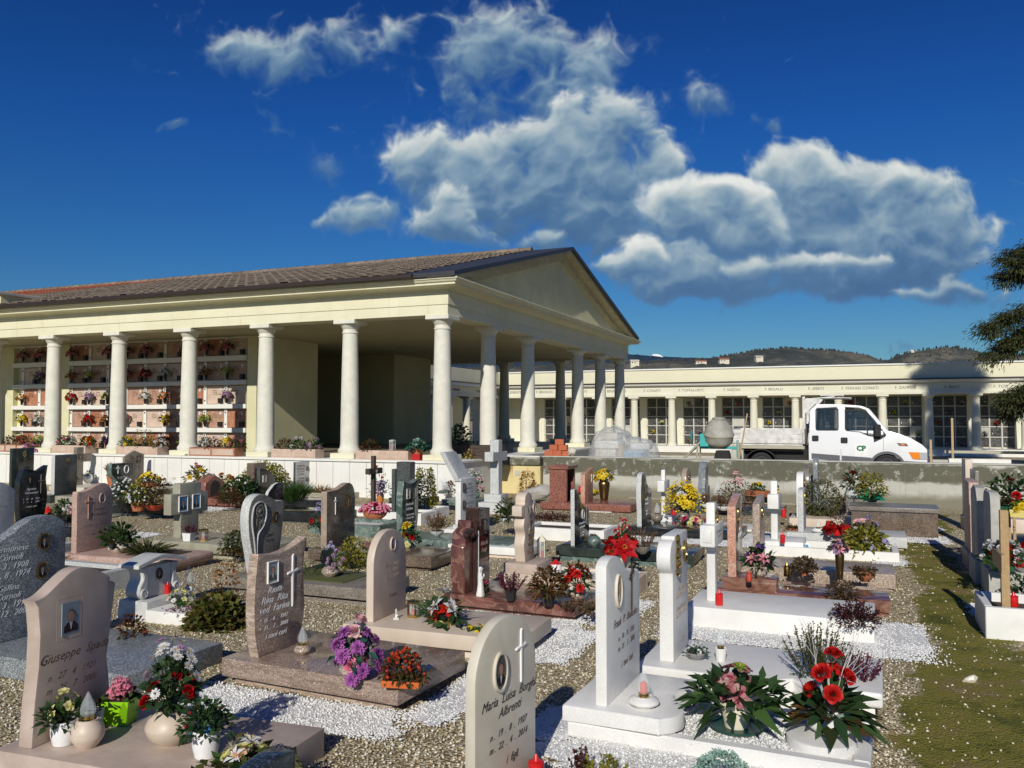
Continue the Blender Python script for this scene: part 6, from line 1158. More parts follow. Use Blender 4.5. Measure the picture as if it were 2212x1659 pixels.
    b = MB(); b.box(L0-.04, L0, .0, 1.98, .95, 1.40); b.build('tailgate', 'bed_white', t, bevel=.006); b = MB(); b.box(L0, L1, 1.98, 2.02, .95, 1.40); b.build('far_dropside', 'bed_white', t, bevel=.006); b = MB(); b.box(L1+.01, L1+.05, 0, 1.98, .95, 1.55); b.build('headboard', 'bed_white', t, bevel=.006)
    b = MB(); b.box(L0, L1+.05, -.045, -.005, .80, .895); b.build('side_rail', 'tube_beige', t, bevel=.006); b = MB(); b.box(L0+.1, L1+.2, .3, 1.7, .48, .88); b.build('chassis', 'chassis', t)
    for y in (.02, 1.9):
        b = MB(); b.box(L1-.0, L1+.08, y, y+.07, 1.4, 2.36); b.prism([(L1+.08, 1.85), (L1+.5, 2.28), (L1+.9, 2.34), (L1+.9, 2.37), (L1+.08, 2.30)], y+.01, y+.05, 'y'); b.build('rack_post', 'bed_white', t, bevel=.004)
    b = MB(); b.box(L1+.5, L1+1.35, .0, 1.98, 2.305, 2.325); b.box(L1+.5, L1+1.15, .1, 1.2, 2.38, 2.41); b.build('rack_shelf', 'bed_white', t); b = MB(); b.tube([(L1+.15, -.03, 1.0), (L1+.17, -.03, 1.28)], .015, 6); b.build('latch_bar', 'bed_white', t)
    wp = [(.13, -.09), (.20, -.10), (.215, -.06), (.225, -.085), (.30, -.10), (.335, -.08), (.345, -.02), (.345, .06), (.30, .09), (.13, .09)]
    for x, y in ((-1.12, .12), (-4.60, .12), (-1.12, 1.86), (-4.60, 1.86)):
        b = MB(); b.lathe(wp, 28); o = b.build('wheel', 'rubber', t); o.matrix_local = Matrix.Translation((x, y, .345)) @ Matrix.Rotation(R(90), 4, 'X') @ Matrix.Rotation(R(180), 4, 'Y')
        b = MB(); b.lathe([(.02, -.04), (.08, -.05), (.09, -.07), (.19, -.075), (.212, -.095), (.218, -.09)], 24); k = b.build('rim', 'wheel_steel', o)
    b = MB(); ro = [(-4.60+.47*math.cos(R(a)), .345+.45*math.sin(R(a))) for a in range(-5, 186, 10)]; ri = [(-4.60+.445*math.cos(R(a)), .345+.42*math.sin(R(a))) for a in range(-5, 186, 10)]; b.prism(ro+ri[::-1], -.03, .32, 'y'); b.build('mudguard', 'rubber', t, ang=40)
    b = MB(); b.box(-5.5, -5.12, .03, .4, .45, .78); b.build('tool_box', 'concrete', t, bevel=.01)
truck()
def mixer():
    t = thing('cement_mixer', 'cement mixer with grey crusted drum on a turquoise frame, left of the truck bed', 'cement mixer', (-3.80, 24.6, 0)); b = MB()
    pr = [(.02, -.36), (.20, -.36), (.33, -.30), (.41, -.18), (.42, -.02), (.43, .0), (.43, .02), (.42, .03), (.38, .16), (.30, .30), (.22, .40), (.19, .44), (.2, .46), (.17, .45), (.17, .38)]
    b.lathe(pr, 28); o = b.build('drum', 'mixer_drum', t, loc=(0, 0, 1.26)); o.rotation_euler = (R(12), R(4), 0); b = MB(); b.lathe([(.425, -.02), (.442, -.02), (.442, .02), (.425, .02)], 28, cap=False); b.build('drum_ring', 'tube_beige', o)
    b = MB(); b.box(-.50, .56, -.05, .05, .84, .91); b.box(-.50, -.26, -.2, .2, .91, 1.27); b.box(.50, .56, -.05, .05, .6, 1.1); b.build('yoke', 'turquoise', t, bevel=.01)
    b = MB(); b.lathe([(.20, -.01), (.22, 0), (.20, .01)], 20); k = b.build('handwheel', 'turquoise', t); k.matrix_local = Matrix.Translation((-.76, 0, 1.16)) @ Matrix.Rotation(R(90), 4, 'Y')
    for P in ([(-.55, -.2, 1.0), (-.62, -.35, 0)], [(-.55, .2, 1.0), (-.62, .35, 0)], [(.56, -.15, 1.1), (.6, -.4, .42), (.6, -.4, 0)], [(.56, .15, 1.0), (.6, .4, 0)], [(-.62, -.35, .45), (.6, -.4, .40)], [(-.5, .05, 1.0), (-1.2, .1, .4)], [(-.5, -.05, 1.05), (-1.1, -.1, .42)]): b = MB(); b.tube(P, .03, 6); b.build('leg', 'tube_beige', t)
    b = MB(); b.prism([(-.15, .42), (.35, .42), (.28, .80), (-.05, .80)], -.2, .2, 'y'); b.build('skirt', 'chassis', t)
    b = MB(); b.tube([(.0, 0, 0), (.02, 0, 1.45)], .02, 7); o = b.build('shovel_handle', 'timber'); o.location = W(-3.2, 24.1, .42); o.rotation_euler = (R(-6), R(9), -BE); tag(o, 'long wooden handle leaning against the cement mixer', 'tool')
    b = MB(); b.box(-2.9, .6, -.3, .4, 0, .41); o = b.build('concrete_slab', 'stained_concrete', bevel=.01); o.location = W(-3.6, 24.4, 0); o.rotation_euler = (0, 0, -BE); tag(o, 'low concrete platform under the cement mixer', 'platform')
    b = MB(); b.box(-3.1, .1, -.03, .03, .43, .47); o = b.build('timber_plank', 'timber', bevel=.004); o.location = W(-4.2, 24.05, 0); o.rotation_euler = (0, 0, -BE); tag(o, 'long pale timber lying along the platform by the mixer', 'plank')
mixer()
def yard_bits():
    # sheeted pile
    n = 70; u, v = np.meshgrid(np.linspace(-1, 1, n), np.linspace(-1, 1, n)); X = u*1.0; Y = v*.8
    dm = lambda x, y, rx, ry, p: np.clip(1-((np.abs(x)/rx)**p+(np.abs(y)/ry)**p), 0, 1)**.5
    X = X+.05*(fb2(u*3+2, v*3+5, 11, 3)-.5); h = np.maximum(.70*dm(X+.30, Y, .62, .70, 2.4), .52*dm(X-.42, Y+.12, .56, .6, 2.2)); sg = fb2(X*2.4+Y*.8+5, Y*2.2-X*.5+3, 31, 2)
    r_ = np.abs(2*fb2(X*1.7+Y*2.0+9, Y*1.3-X*1.6+8, 41, 3)-1); r2 = np.abs(2*fb2(X*4+1, Y*4+3, 51, 3)-1)
    h = h*(.90+.25*(sg-.5))-.20*np.clip(.22-r_, 0, 1)*np.minimum(1, h*5)+.22*np.clip(.16-r2, 0, 1)*np.minimum(1, h*5)
    nt = bsdf('plastic_sheet'); m, nt, b = nt; P = pos(nt); setin(nt, b, 'Base Color', MIX(nt, noise(nt, P, 5, 5), (.70, .72, .70), (.86, .87, .86))); b.inputs['Roughness'].default_value = .2; b.inputs['Specular IOR Level'].default_value = .8; b.inputs['Alpha'].default_value = .46; bump(nt, b, noise(nt, P, 6, 7, .7, 3.0), .9, .07)
    i = np.arange(n*n).reshape(n, n); F = np.stack([i[:-1, :-1], i[:-1, 1:], i[1:, 1:], i[1:, :-1]], -1).reshape(-1, 4)
    t = thing('sheeted_pile', 'pile of building materials wrapped in crumpled translucent plastic sheet on the wall', 'pile', (-5.12, 19.15, .0)); o = link('plastic_sheet', npmesh('plastic_sheet', np.stack([X*.86, Y, h*1.06+.80], -1).reshape(-1, 3), F, ['plastic_sheet'], smooth=True), t)
    
    for x0, x1, y0, y1, z0, z1, m_ in ((-.60, -.1, -.35, .3, .80, 1.0, 'cream_stone'), (-.62, -.05, -.3, .35, 1.01, 1.2, 'white_stone'), (-.5, -.08, -.25, .3, 1.21, 1.38, 'cream_stone'), (-.04, .12, -.42, .0, .8, 1.1, 'timber'), (.14, .60, .0, .4, .99, 1.15, 'white_stone')): b = MB(); b.box(x0, x1, y0, y1, z0, z1); b.build('sack', m_, t, bevel=.05, segs=2)
    b = MB(); b.box(.08, .52, -.42, .3, .80, .98); b.build('carton', 'photo_blue', t, bevel=.02); b = MB(); b.box(-.9, .9, -.7, .8, .0, .79); b.build('pallet_base', 'concrete', t)
    bm_ = MB(); bm_.box(-.10, .10, -.06, .06, 0, .125); meB = bm_.mesh('clay_block', 'terracotta_block', .006); S = [(-6.58, 0, .862, 4), (-6.37, 0, .862, -3), (-6.18, .05, .862, 6), (-6.46, .0, .988, -5), (-6.25, .01, .988, 4), (-6.33, 0, 1.114, 10)]
    LB_ = ['orange clay block at the left end of the bottom course on the wall', 'orange clay block in the middle of the bottom course on the wall', 'orange clay block at the right end of the bottom course beside the rubble', 'orange clay block, left one of the second course', 'orange clay block, right one of the second course', 'orange clay block alone on top of the stack']
    for (a, db, z, rt), lb_ in zip(S, LB_): o = link('clay_block', meB); o.location = W(a, 18.10+db, z+.0); o.rotation_euler = (0, 0, -BE+R(rt)); tag(o, lb_, 'brick', 'clay blocks stacked on the wall')
    def lump(name, label, a, b_, z, r, m, seed, cat='stone'):
        q = MB(); q.ell((0, 0, 0), r, 9, 6, 0); rr_ = random.Random(seed); q.v = [(x*rr_.uniform(.75, 1.2), y*rr_.uniform(.75, 1.2), zz*rr_.uniform(.75, 1.2)) for x, y, zz in q.v]; o = q.build(name, m, ang=25); o.location = W(a, b_, z); o.rotation_euler = (R(20*seed), R(14), seed); return tag(o, label, cat)
    lump('rubble_lump', 'pale broken rubble lump between clay blocks and plastic sheet', -6.02, 18.05, .96, (.12, .09, .10), 'cream_stone', 2); lump('standing_rock', 'tall jagged grey-green rock on the ground before the ochre wall', -6.05, 15.9, .22, (.20, .14, .38), 'weathered_grey', 5); lump('pebble_stone', 'single pale pebble lying on the moss in the aisle', .62, 6.25, .015, (.045, .035, .025), 'cream_stone', 3)
    def bar(name, label, cat, a0, a1, b0, b1, z0, z1, m, rot=0): q = MB(); q.box(0, a1-a0, 0, b1-b0, 0, z1-z0); o = q.build(name, m, bevel=.004); o.location = W(a0, b0, z0); o.rotation_euler = (0, 0, -BE+R(rot)); return tag(o, label, cat)
    bar('white_board', 'white board lying along the podium edge right of the corner column', 'board', -7.70, -6.75, 17.92, 18.1, .834, .858, 'white_stone'); bar('white_beam', 'low white beam lying behind the wall right of the truck', 'beam', 2.2, 3.7, 26.3, 26.6, .35, .60, 'white_stone'); bar('pipe', 'long pale pipe lying behind the wall at the right edge', 'pipe', 2.2, 5.2, 27.6, 27.7, .70, .78, 'tube_beige', 1.5)
    bar('concrete_kerb', 'unfinished concrete kerb in the yard behind the wall', 'kerb', -8, 9, 29.5, 29.9, 0, .42, 'stained_concrete')
    for lab, px, z1, b_ in (('tall wooden stake behind the wall right of the truck nose', 2.33, 1.72, 27.0), ('short stake just in front of the truck bumper', 1.72, 1.12, 26.2)): bar('wooden_stake', lab, 'stake', px, px+.06, b_, b_+.06, 0, z1, 'timber')
    q = MB(); q.tube([(0, 0, .02)]+[(k*.22, .05*math.sin(k*.9), .015) for k in range(1, 26)], .013, 6); o = q.build('garden_hose', 'tube_beige'); o.location = W(-4.6, 17.62, 0); o.rotation_euler = (0, 0, -BE+R(-1)); tag(o, 'pale garden hose lying on the gravel along the foot of the concrete wall', 'hose')
    # slatted crate on the podium corner
    t = thing('wooden_crate', 'dark brown slatted wooden planter crate on the podium beyond the corner column', 'crate', (-8.0, 16.9, TZ))
    for k in range(4):
        for nm, q_ in (('front', (0, .62, 0, .02)), ('right', (.60, .62, .022, .48)), ('left', (0, .02, .022, .48)), ('back', (0, .62, .482, .50))): b = MB(); b.box(*q_, .075*k, .075*k+.07); b.build('plank', 'wood_dark', t, bevel=.003)
    # pink planters along the porch
    for k, (a0, a1, m, lab) in enumerate(((-21.6, -20.3, 'red_marble', 'red-framed pink marble planter at the left end of the porch edge'), (-19.45, -18.25, 'pale_pink_marble', 'pale pink marble planter between second and third porch columns from left'), (-17.2, -15.85, 'pale_pink_marble', 'pale pink two-panel marble planter behind the gabled brown headstone'), (-14.85, -13.5, 'red_marble', 'red-framed marble planter behind the white praying statue'), (-12.45, -11.25, 'pale_pink_marble', 'pink marble planter in front of the shaded side wall'), (-10.2, -8.9, 'pale_pink_marble', 'pink marble planter left of the corner column'))):
        t = thing('marble_planter', lab, 'planter', (a0, 15.72, TZ), 0, 'marble planters along the porch edge'); w_ = a1-a0; b = MB(); b.box(0, w_, 0, .34, 0, .20); b.build('trough', m, t, bevel=.008); b = MB(); b.box(.04, w_-.04, .04, .30, .18, .206); b.build('soil', 'soil', t)
        for j in range(2 if k else 3): q_ = w_/(2 if k else 3); b = MB(); b.box(q_*j+.03, q_*(j+1)-.03, -.012, .0, .03, .17); b.build('panel', 'pale_pink_marble', t, bevel=.004)
    b = MB(); b.box(0, .20, 0, .2, 0, .13); o = b.build('red_box', 'red_plastic', bevel=.006); o.location = W(-8.85, 15.78, TZ); o.rotation_euler = (0, 0, -BE); tag(o, 'bright red box at the foot of the corner column', 'box')
plain('red_plastic', (.45, .02, .02), .3, 0, .05, spec=.6); yard_bits()
# ================================================================ flowers, pots, lamps
for k_, *c_ in (('leaf_green', (.03, .075, .018), (.06, .12, .03), (.045, .10, .025)), ('leaf_dark', (.018, .045, .016), (.035, .075, .026), (.055, .10, .032)), ('leaf_olive', (.06, .07, .02), (.10, .10, .03), (.14, .13, .05)), ('leaf_yellow', (.30, .26, .03), (.16, .18, .025), (.40, .34, .06), (.09, .12, .02)), ('leaf_lime', (.16, .30, .02), (.24, .40, .04)), ('leaf_red', (.13, .022, .014), (.07, .085, .018), (.20, .05, .02), (.10, .11, .02), (.12, .03, .02)), ('heath_purple', (.13, .025, .05), (.20, .05, .09), (.08, .04, .03), (.16, .035, .065)), ('heath_dark', (.055, .014, .014), (.09, .022, .022), (.03, .02, .014)), ('heath_rust', (.24, .12, .06), (.16, .09, .045), (.30, .17, .09), (.09, .08, .03)), ('dry_brown', (.10, .065, .035), (.17, .11, .06), (.06, .045, .028), (.22, .15, .085)), ('dry_straw', (.32, .20, .09), (.24, .14, .06), (.40, .27, .13)), ('leaf_teal', (.02, .085, .065), (.035, .12, .085), (.05, .10, .06)), ('leaf_glaucous', (.20, .36, .29), (.30, .47, .39), (.38, .55, .46)), ('grass_green', (.05, .09, .015), (.09, .13, .025), (.12, .13, .03)), ('magnolia', (.02, .045, .014), (.14, .06, .022), (.03, .065, .02), (.20, .095, .035)), ('orange_conifer', (.36, .12, .015), (.28, .10, .02), (.22, .13, .03)), ('ivy', (.12, .13, .02), (.06, .09, .018), (.18, .16, .04), (.10, .06, .025)), ('berry_leaf', (.16, .04, .02), (.09, .05, .02), (.05, .06, .015)),
 ('petal_white', (.74, .74, .72), (.82, .82, .80), (.70, .66, .70)), ('petal_yellow', (.80, .58, .02), (.86, .68, .06)), ('petal_pale', (.72, .66, .22), (.80, .76, .42), (.62, .58, .16)), ('petal_red', (.42, .006, .010), (.55, .012, .016), (.33, .004, .008)), ('petal_scarlet', (.52, .014, .012), (.62, .025, .018), (.40, .008, .010)), ('petal_pink', (.72, .20, .30), (.80, .33, .42), (.66, .14, .25)), ('petal_hot', (.62, .03, .16), (.74, .08, .25)), ('petal_blush', (.78, .42, .44), (.82, .55, .55)), ('petal_purple', (.40, .10, .40), (.52, .18, .50), (.30, .06, .30)), ('petal_violet', (.10, .05, .34), (.16, .10, .45), (.20, .06, .36)), ('petal_mauve', (.46, .26, .44), (.56, .36, .52), (.34, .16, .33)), ('petal_maroon', (.20, .018, .045), (.34, .06, .10), (.45, .16, .18), (.58, .40, .36)), ('petal_peach', (.74, .38, .20), (.80, .52, .30)), ('petal_orange', (.75, .22, .02), (.80, .32, .05)), ('petal_lilac', (.46, .42, .66), (.60, .56, .74)), ('berry_red', (.45, .035, .012), (.58, .07, .02)), ('berry_gold', (.7, .45, .08)), ('twig_white', (.70, .70, .68)), ('twig_brown', (.10, .07, .045)), ('stamen_yellow', (.70, .46, .03), (.80, .58, .06)), ('foil_red', (.40, .008, .010), (.60, .02, .02)), ('foil_green', (.01, .20, .11), (.02, .30, .17))): leafm(k_, *c_, rough=.25 if 'foil' in k_ else .5, trans=.12 if 'foil' in k_ else .28)
plain('bronze_vase', (.20, .13, .055), .3, .9, .15); glassm('amber_glass', (.65, .22, .03), .05, .8); plain('white_ceramic', (.80, .80, .79), .15, 0, .02); plain('lime_plastic', (.28, .62, .01), .3, 0, .04); plain('terracotta', (.42, .14, .06), .75, 0, .12, 20, .1); plain('terracotta_red', (.48, .06, .03), .5, 0, .1); plain('cream_pot', (.74, .70, .52), .4, 0, .04); plain('saucer_green', (.012, .06, .045), .4, 0, .1); plain('orange_tray', (.62, .14, .03), .5, 0, .06); plain('yellow_plastic', (.78, .66, .22), .45, 0, .04); plain('green_plastic', (.015, .12, .04), .4, 0, .08)
glassm('clear_glass', (.75, .8, .8), .02, .26); glassm('red_glass', (.70, .015, .01), .06, .88); plain('candle_red', (.60, .012, .012), .3, 0, .04, spec=.6); plain('lamp_core', (.75, .10, .05), .4, 0, 0); glassm('lantern_glass', (.75, .8, .8), .04, .25); plain('blue_foil', (.08, .32, .45), .2, .3, .2)
OPENS = dict(min=.05)
def lamp(label, loc, r, h, m='beige_pink', fh=.10, shape='squat', core=None, group=None):
    """votive lamp: a turned stone foot, a brass collar and a cut-glass flame"""
    t = thing('votive_lamp', label, 'grave lamp', loc, rnd.uniform(0, 90), group); pot_mb(shape, r, h).build('foot', m, t); b = MB(); c = min(.028, r*.5); b.lathe([(c, 0), (c*1.05, .006), (c*.95, .02)], 14, (0, 0, h-.004)); b.build('collar', 'gold', t)
    b = MB(); f = fh*.30; pr = [(f*.75, .0), (f, .12), (f*1.05, .3), (f*.85, .52), (f*.5, .74), (f*.18, .93), (.001, 1)]; n = 9; b.lathe([(q, z*fh) for q, z in pr], n, (0, 0, h+.014)); b.build('glass_flame', 'clear_glass', t, ang=0)
    if core: b = MB(); b.lathe([(f*.55, 0), (f*.55, .4*fh), (f*.2, .5*fh)], 8, (0, 0, h+.014)); b.build('bulb', core, t)
def candle(label, loc, r=.03, h=.09, m='candle_red', lid='candle_red', group='red grave candles'):
    t = thing('grave_candle', label, 'candle', loc, 0, group); b = MB(); b.lathe([(r*.92, 0), (r, .004), (r, h*.93), (r*.95, h)], 16); b.build('cup', m, t); b = MB(); b.lathe([(r*1.06, h), (r*1.06, h+.010), (r*.45, h+.016), (r*.32, h+.03), (r*.12, h+.045)], 14); b.build('lid', lid, t)
def lantern(label, loc, r, h, m='gold', roof='cone', n=6):
    t = thing('lantern', label, 'lantern', loc, rnd.uniform(0, 40)); b = MB(); b.lathe([(r, 0), (r*1.05, .01), (r*1.05, .02), (r*.95, .022)], n); b.build('base', m, t, ang=20)
    for k in range(n): a = 2*math.pi*k/n; b = MB(); b.tube([(r*.93*math.cos(a), r*.93*math.sin(a), .02), (r*.93*math.cos(a), r*.93*math.sin(a), h*.72)], .0045, 4); b.build('bar', m, t)
    b = MB(); b.lathe([(r*.86, .022), (r*.86, h*.72)], n); b.build('glass', 'lantern_glass', t, ang=20); b = MB()
    b.lathe([(r*1.05, h*.72), (r*1.08, h*.745), (r*.95, h*.80), (r*.55, h*.88), (r*.2, h*.93), (r*.12, h)] if roof == 'cone' else [(r*1.04, h*.72), (r*1.04, h*.82), (r*.9, h*.86), (r*.3, h*.9)], n); b.build('roof', m, t, ang=20); b = MB(); b.lathe([(r*.4, .022), (r*.4, h*.38)], 10); b.build('candle', 'candle_red', t)
def statue(label, loc, h, m, rot=0):
    """robed praying woman: one continuous figure, veil and joined hands"""
    t = thing('statue', label, 'statue', loc, rot); b = MB(); n = 16; rings = [(0, .165, .15, 0, 0), (.03, .17, .155, 0, 0), (.2, .135, .12, 0, 0), (.4, .115, .10, .005, 0), (.55, .125, .095, .0, 0), (.66, .13, .09, -.005, 0), (.75, .135, .08, -.01, 0), (.80, .115, .07, -.008, 0), (.835, .06, .06, .0, 0), (.86, .055, .06, .006, 0), (.90, .068, .075, .012, 0), (.94, .070, .078, .012, 0), (.975, .05, .06, .006, 0), (1, .012, .015, .0, 0)]
    vs = []; fs = []
    for j, (z, rx, ry, ox, _) in enumerate(rings):
        for i in range(n): a = 2*math.pi*i/n; w_ = 1+(.09*math.cos(5*a+1) if z < .6 else 0)*(1-z); vs.append(((ox+ry*math.cos(a)*w_)*h, rx*math.sin(a)*w_*h, z*h))
    for j in range(len(rings)-1): fs += [(j*n+i, j*n+(i+1) % n, (j+1)*n+(i+1) % n, (j+1)*n+i) for i in range(n)]
    fs += [tuple(range(n-1, -1, -1)), tuple((len(rings)-1)*n+i for i in range(n))]; b.add(vs, fs); b.build('robed_figure', m, t, ang=60)
    b = MB()
    for s in (1, -1): b.tube([(-.01*h, s*.115*h, .74*h), (.05*h, s*.125*h, .62*h), (.115*h, s*.03*h, .66*h)], [.04*h, .042*h, .026*h], 8)
    b.build('sleeves', m, t, ang=60); b = MB(); b.prism([(-.018*h, 0), (.018*h, 0), (.012*h, .085*h), (0, .10*h), (-.012*h, .085*h)], .105*h, .14*h); b.build('joined_hands', m, t, bevel=.006*h, loc=(0, 0, .655*h)); b = MB(); b.ell((.05*h, 0, .915*h), (.042*h, .042*h, .05*h), 10, 7); b.ell((.092*h, 0, .912*h), (.008*h, .008*h, .012*h), 6, 4); b.build('face', m, t); b = MB()
    b.tube([(.0, .07*h, .98*h), (-.02*h, .085*h, .9*h), (-.03*h, .10*h, .78*h), (-.02*h, .12*h, .5*h)], [.02*h, .03*h, .028*h, .012*h], 6); b.tube([(.0, -.07*h, .98*h), (-.02*h, -.085*h, .9*h), (-.03*h, -.10*h, .78*h), (-.02*h, -.12*h, .5*h)], [.02*h, .03*h, .028*h, .012*h], 6); b.build('veil', m, t, ang=60)
    return t
# ---------------------------------------------------------------- on the rosy beige slab
plant('potted_plant', 'white round pot of pale yellow hellebores at the foot of the beige stone', (-3.57,2.99,0.139), ('round', 'white_ceramic', .062, .115), [('dome', 'leaf_dark', 90, .11, .09, .06, .026)], [('open', 'petal_pale', 9, .028, .07, .16, dict(min=.3))])
lamp('beige marble ball lamp with crystal flame on the beige slab', (-3.44,3.01,0.139), .078, .13, 'beige_stone', .115)
plant('bud_vase', 'small white vase with a red bud behind the crystal lamp', (-3.60,3.22,0.139), ('cone', 'white_ceramic', .028, .10), [('dome', 'leaf_dark', 8, .03, .03, .04, .015)], [('tulip', 'petal_darkred' if False else 'petal_red', 1, .02, .004, .04, dict(min=.9))])
plant('potted_plant', 'lime green square pot with pink kalanchoe heads', (-3.55,3.31,0.139), ('sq', 'lime_plastic', .072, .125), [('dome', 'leaf_green', 26, .085, .04, .06, .04)], [('cluster', 'petal_pink', 8, .036, .05, .10, dict(min=.35, gap=.8))], rot=20)
def bouquet(label, loc, pot, leaf, fl, r=.16, h=.26, n=170, L=.07, Wd=.03, z=.03, **k): return plant('flower_vase', label, loc, pot, [('dome', leaf, int(n*.6), r*.86, h*.92, L, Wd, dict(z=z, sy=1))], fl, 'flowers', **k)
bouquet('big beige marble vase of white daisies and dark red roses', (-3.10,3.19,0.139), ('ball', 'beige_stone', .118, .165), 'leaf_dark', [('daisy', 'petal_white', 30, .030, .15, .30, dict(z=.06)), ('rose', 'petal_red', 6, .050, .13, .13, dict(z=.05, min=-.2)), ('open', 'petal_mauve', 7, .026, .14, .32, dict(z=.06))], .12, .26, 170)
plant('potted_plant', 'white pot wrapped in blue foil with a dark bushy plant', (-2.83,3.13,0.139), ('round', 'white_ceramic', .062, .125), [('dome', 'leaf_dark', 210, .115, .15, .04, .02), ('trail', 'blue_foil', 14, .05, .03, .05, .04)], [('berry', 'petal_red', 4, .010, .1, .14)])
plant('flower_arrangement', 'low spray of pale yellow and peach lilies before the dark headstone', (-2.54,3.07,0.139), None, [('trail', 'leaf_olive', 110, .17, .09, .09, .04), ('dome', 'leaf_green', 40, .17, .07, .09, .035)], [('open', 'petal_pale', 10, .042, .16, .11, dict(min=.1)), ('open', 'petal_peach', 6, .04, .13, .11, dict(min=.2)), ('lily', 'petal_white', 4, .06, .13, .14, dict(min=.3))], 'flowers', rot=0)
plant('potted_plant', 'reddish brown seedling plant on the grey granite slab', (-4.87,4.63,0.139), None, [('dome', 'berry_leaf', 80, .09, .16, .05, .02)])
# ---------------------------------------------------------------- banded granite slab
lamp('small pinkish granite lamp with crystal flame beside the banded headstone', (-3.39,4.62,0.17), .055, .06, 'speckled_tan', .105)
bouquet('granite bowl of purple chrysanthemums and two pink roses', (-2.81,4.34,0.17), ('squat', 'speckled_tan', .095, .085), 'leaf_teal', [('mum', 'petal_purple', 19, .046, .16, .24, dict(min=-.3, gap=1.0)), ('daisy', 'petal_white', 4, .025, .17, .22), ('rose', 'petal_blush', 2, .066, .07, .29, dict(min=.7)), ('rose', 'petal_pink', 2, .05, .14, .10, dict(min=-.1))], .14, .22, 60, .07, .03)
plant('berry_planter', 'orange plastic tray of red winter berries on the banded slab', (-2.46,4.31,0.17), ('box', 'orange_tray', .115, .04, .62), [('dome', 'berry_leaf', 230, .13, .17, .035, .016), ('trail', 'leaf_olive', 60, .13, .05, .04, .016)], [('berry', 'berry_red', 60, .0105, .135, .18, dict(nostem=1))], rot=12)
# ---------------------------------------------------------------- beige round stone's slab
lantern('gold six-sided lantern with red candle beside the beige round stone', (-3.23,5.81,0.17), .052, .15, 'gold', 'flat')
b_ = MB(); b_.tube([(0, 0, 0), (.0, .02, .03), (0, 0, .055), (0, -.015, .075)], [.012, .012, .010, .006], 6); b_.box(-.02, .02, -.02, .02, -.0, .008); o_ = b_.build('dove_figure', 'white_stone'); o_.location = W(*(-3.32,5.70,0.17)); tag(o_, 'tiny white bird figure at the foot of the beige round stone', 'figurine')
plant('flower_arrangement', 'arrangement of white and red poinsettias in a yellow tub with fern sprays', (-2.89,5.64,0.17), ('box', 'yellow_plastic', .058, .045, .6), [('dome', 'leaf_dark', 42, .14, .18, .09, .045), ('grass', 'leaf_green', 60, .3, .22, .01, .010, dict(c=(-.08, .05)))], [('poin', 'petal_white', 3, .088, .11, .27, dict(min=.3)), ('poin', 'petal_scarlet', 4, .078, .14, .13, dict(min=-.05))], 'flowers', rot=-20)
plant('flower_spray', 'few small yellow flowers lying on the beige slab', (-2.61,5.61,0.17), None, [('trail', 'leaf_green', 40, .07, .03, .05, .018)], [('mum', 'petal_yellow', 9, .017, .07, .05, dict(join=1))], 'flowers')
# ---------------------------------------------------------------- dark red granite slab
statue('small white statuette of a praying woman on the dark red slab', (-3.14,6.85,0.139), .255, 'white_stone', 30)
plant('single_rose', 'single pink rose standing beside the white statuette', (-3.08,6.85,0.139), None, [('dome', 'leaf_dark', 5, .02, .08, .04, .02)], [('rose', 'petal_hot', 1, .034, .004, .13, dict(min=.9))], 'flowers')
plant('heath_pot', 'black pot of purple heather on the dark red slab', (-2.82,6.78,0.139), ('taper', 'black_plastic', .058, .10), [('sprig', 'heath_purple', 420, .15, .17, .022, .008)], cat='potted plant')
plant('potted_plant', 'black pot of red and green leucothoe leaves', (-2.46,6.73,0.139), ('taper', 'black_plastic', .066, .11), [('dome', 'leaf_red', 260, .14, .22, .07, .018)])
bouquet('brown granite bowl of red carnations with white sprigs', (-2.30,7.03,0.139), ('squat', 'speckled_tan', .085, .10), 'leaf_dark', [('carn', 'petal_scarlet', 13, .044, .15, .21, dict(min=.0)), ('daisy', 'petal_white', 8, .016, .15, .24, dict(min=.1))], .14, .2, 130, .08, .022)
plant('dried_plant', 'dried brown twigs in front of the carnation bowl', (-2.11,6.78,0.139), None, [('trail', 'dry_brown', 120, .13, .08, .05, .02)]); plant('dried_plant', 'withered brown stalks between leucothoe pot and carnations', (-2.29,6.70,0.139), None, [('grass', 'dry_brown', 30, .1, .09, .01, .012)])
# ---------------------------------------------------------------- sculpted stone and its neighbours
lantern('cream openwork lantern with domed top beside the sculpted stone', (-3.19,8.53,0.18), .05, .29, 'cream_pot', 'cone')
b_ = MB(); b_.box(-.015, .015, -.06, .06, 0, .11); g = thing('photo_plaque', 'small leaning photo plaque in front of the sculpted stone', 'plaque', (-3.24,8.39,0.151), 0); o_ = b_.build('plaque', 'beige_stone', g, bevel=.004); o_.rotation_euler = (0, R(-35), 0); portrait(o_, 0, .055, .07, False, 'white_stone', 'photo_grey', .05, x=.015, frame=False)
candle('fat white votive drum with dark red lid behind the leucothoe', (-2.87,8.08,0.16), .058, .085, 'white_ceramic', 'red_glass', None)
bouquet('cream vase of two huge red poinsettias with red berry sprigs', (-2.33,8.65,0.14), ('vase', 'cream_pot', .085, .17), 'leaf_dark', [('poin', 'petal_red', 3, .15, .15, .20, dict(min=.35, gap=1.2)), ('poin', 'petal_scarlet', 2, .12, .15, .14, dict(min=.1)), ('berry', 'petal_red', 24, .012, .14, .38, dict(min=.55)), ('berry', 'twig_white', 10, .010, .10, .36, dict(min=.6))], .14, .2, 60, .1, .04)
plant('heath_pot', 'grey bowl of rust-coloured heather beside the red poinsettias', (-2.33,9.49,0.17), ('bowl', 'taupe_granite', .095, .09), [('sprig', 'heath_rust', 220, .17, .24, .03, .008)])
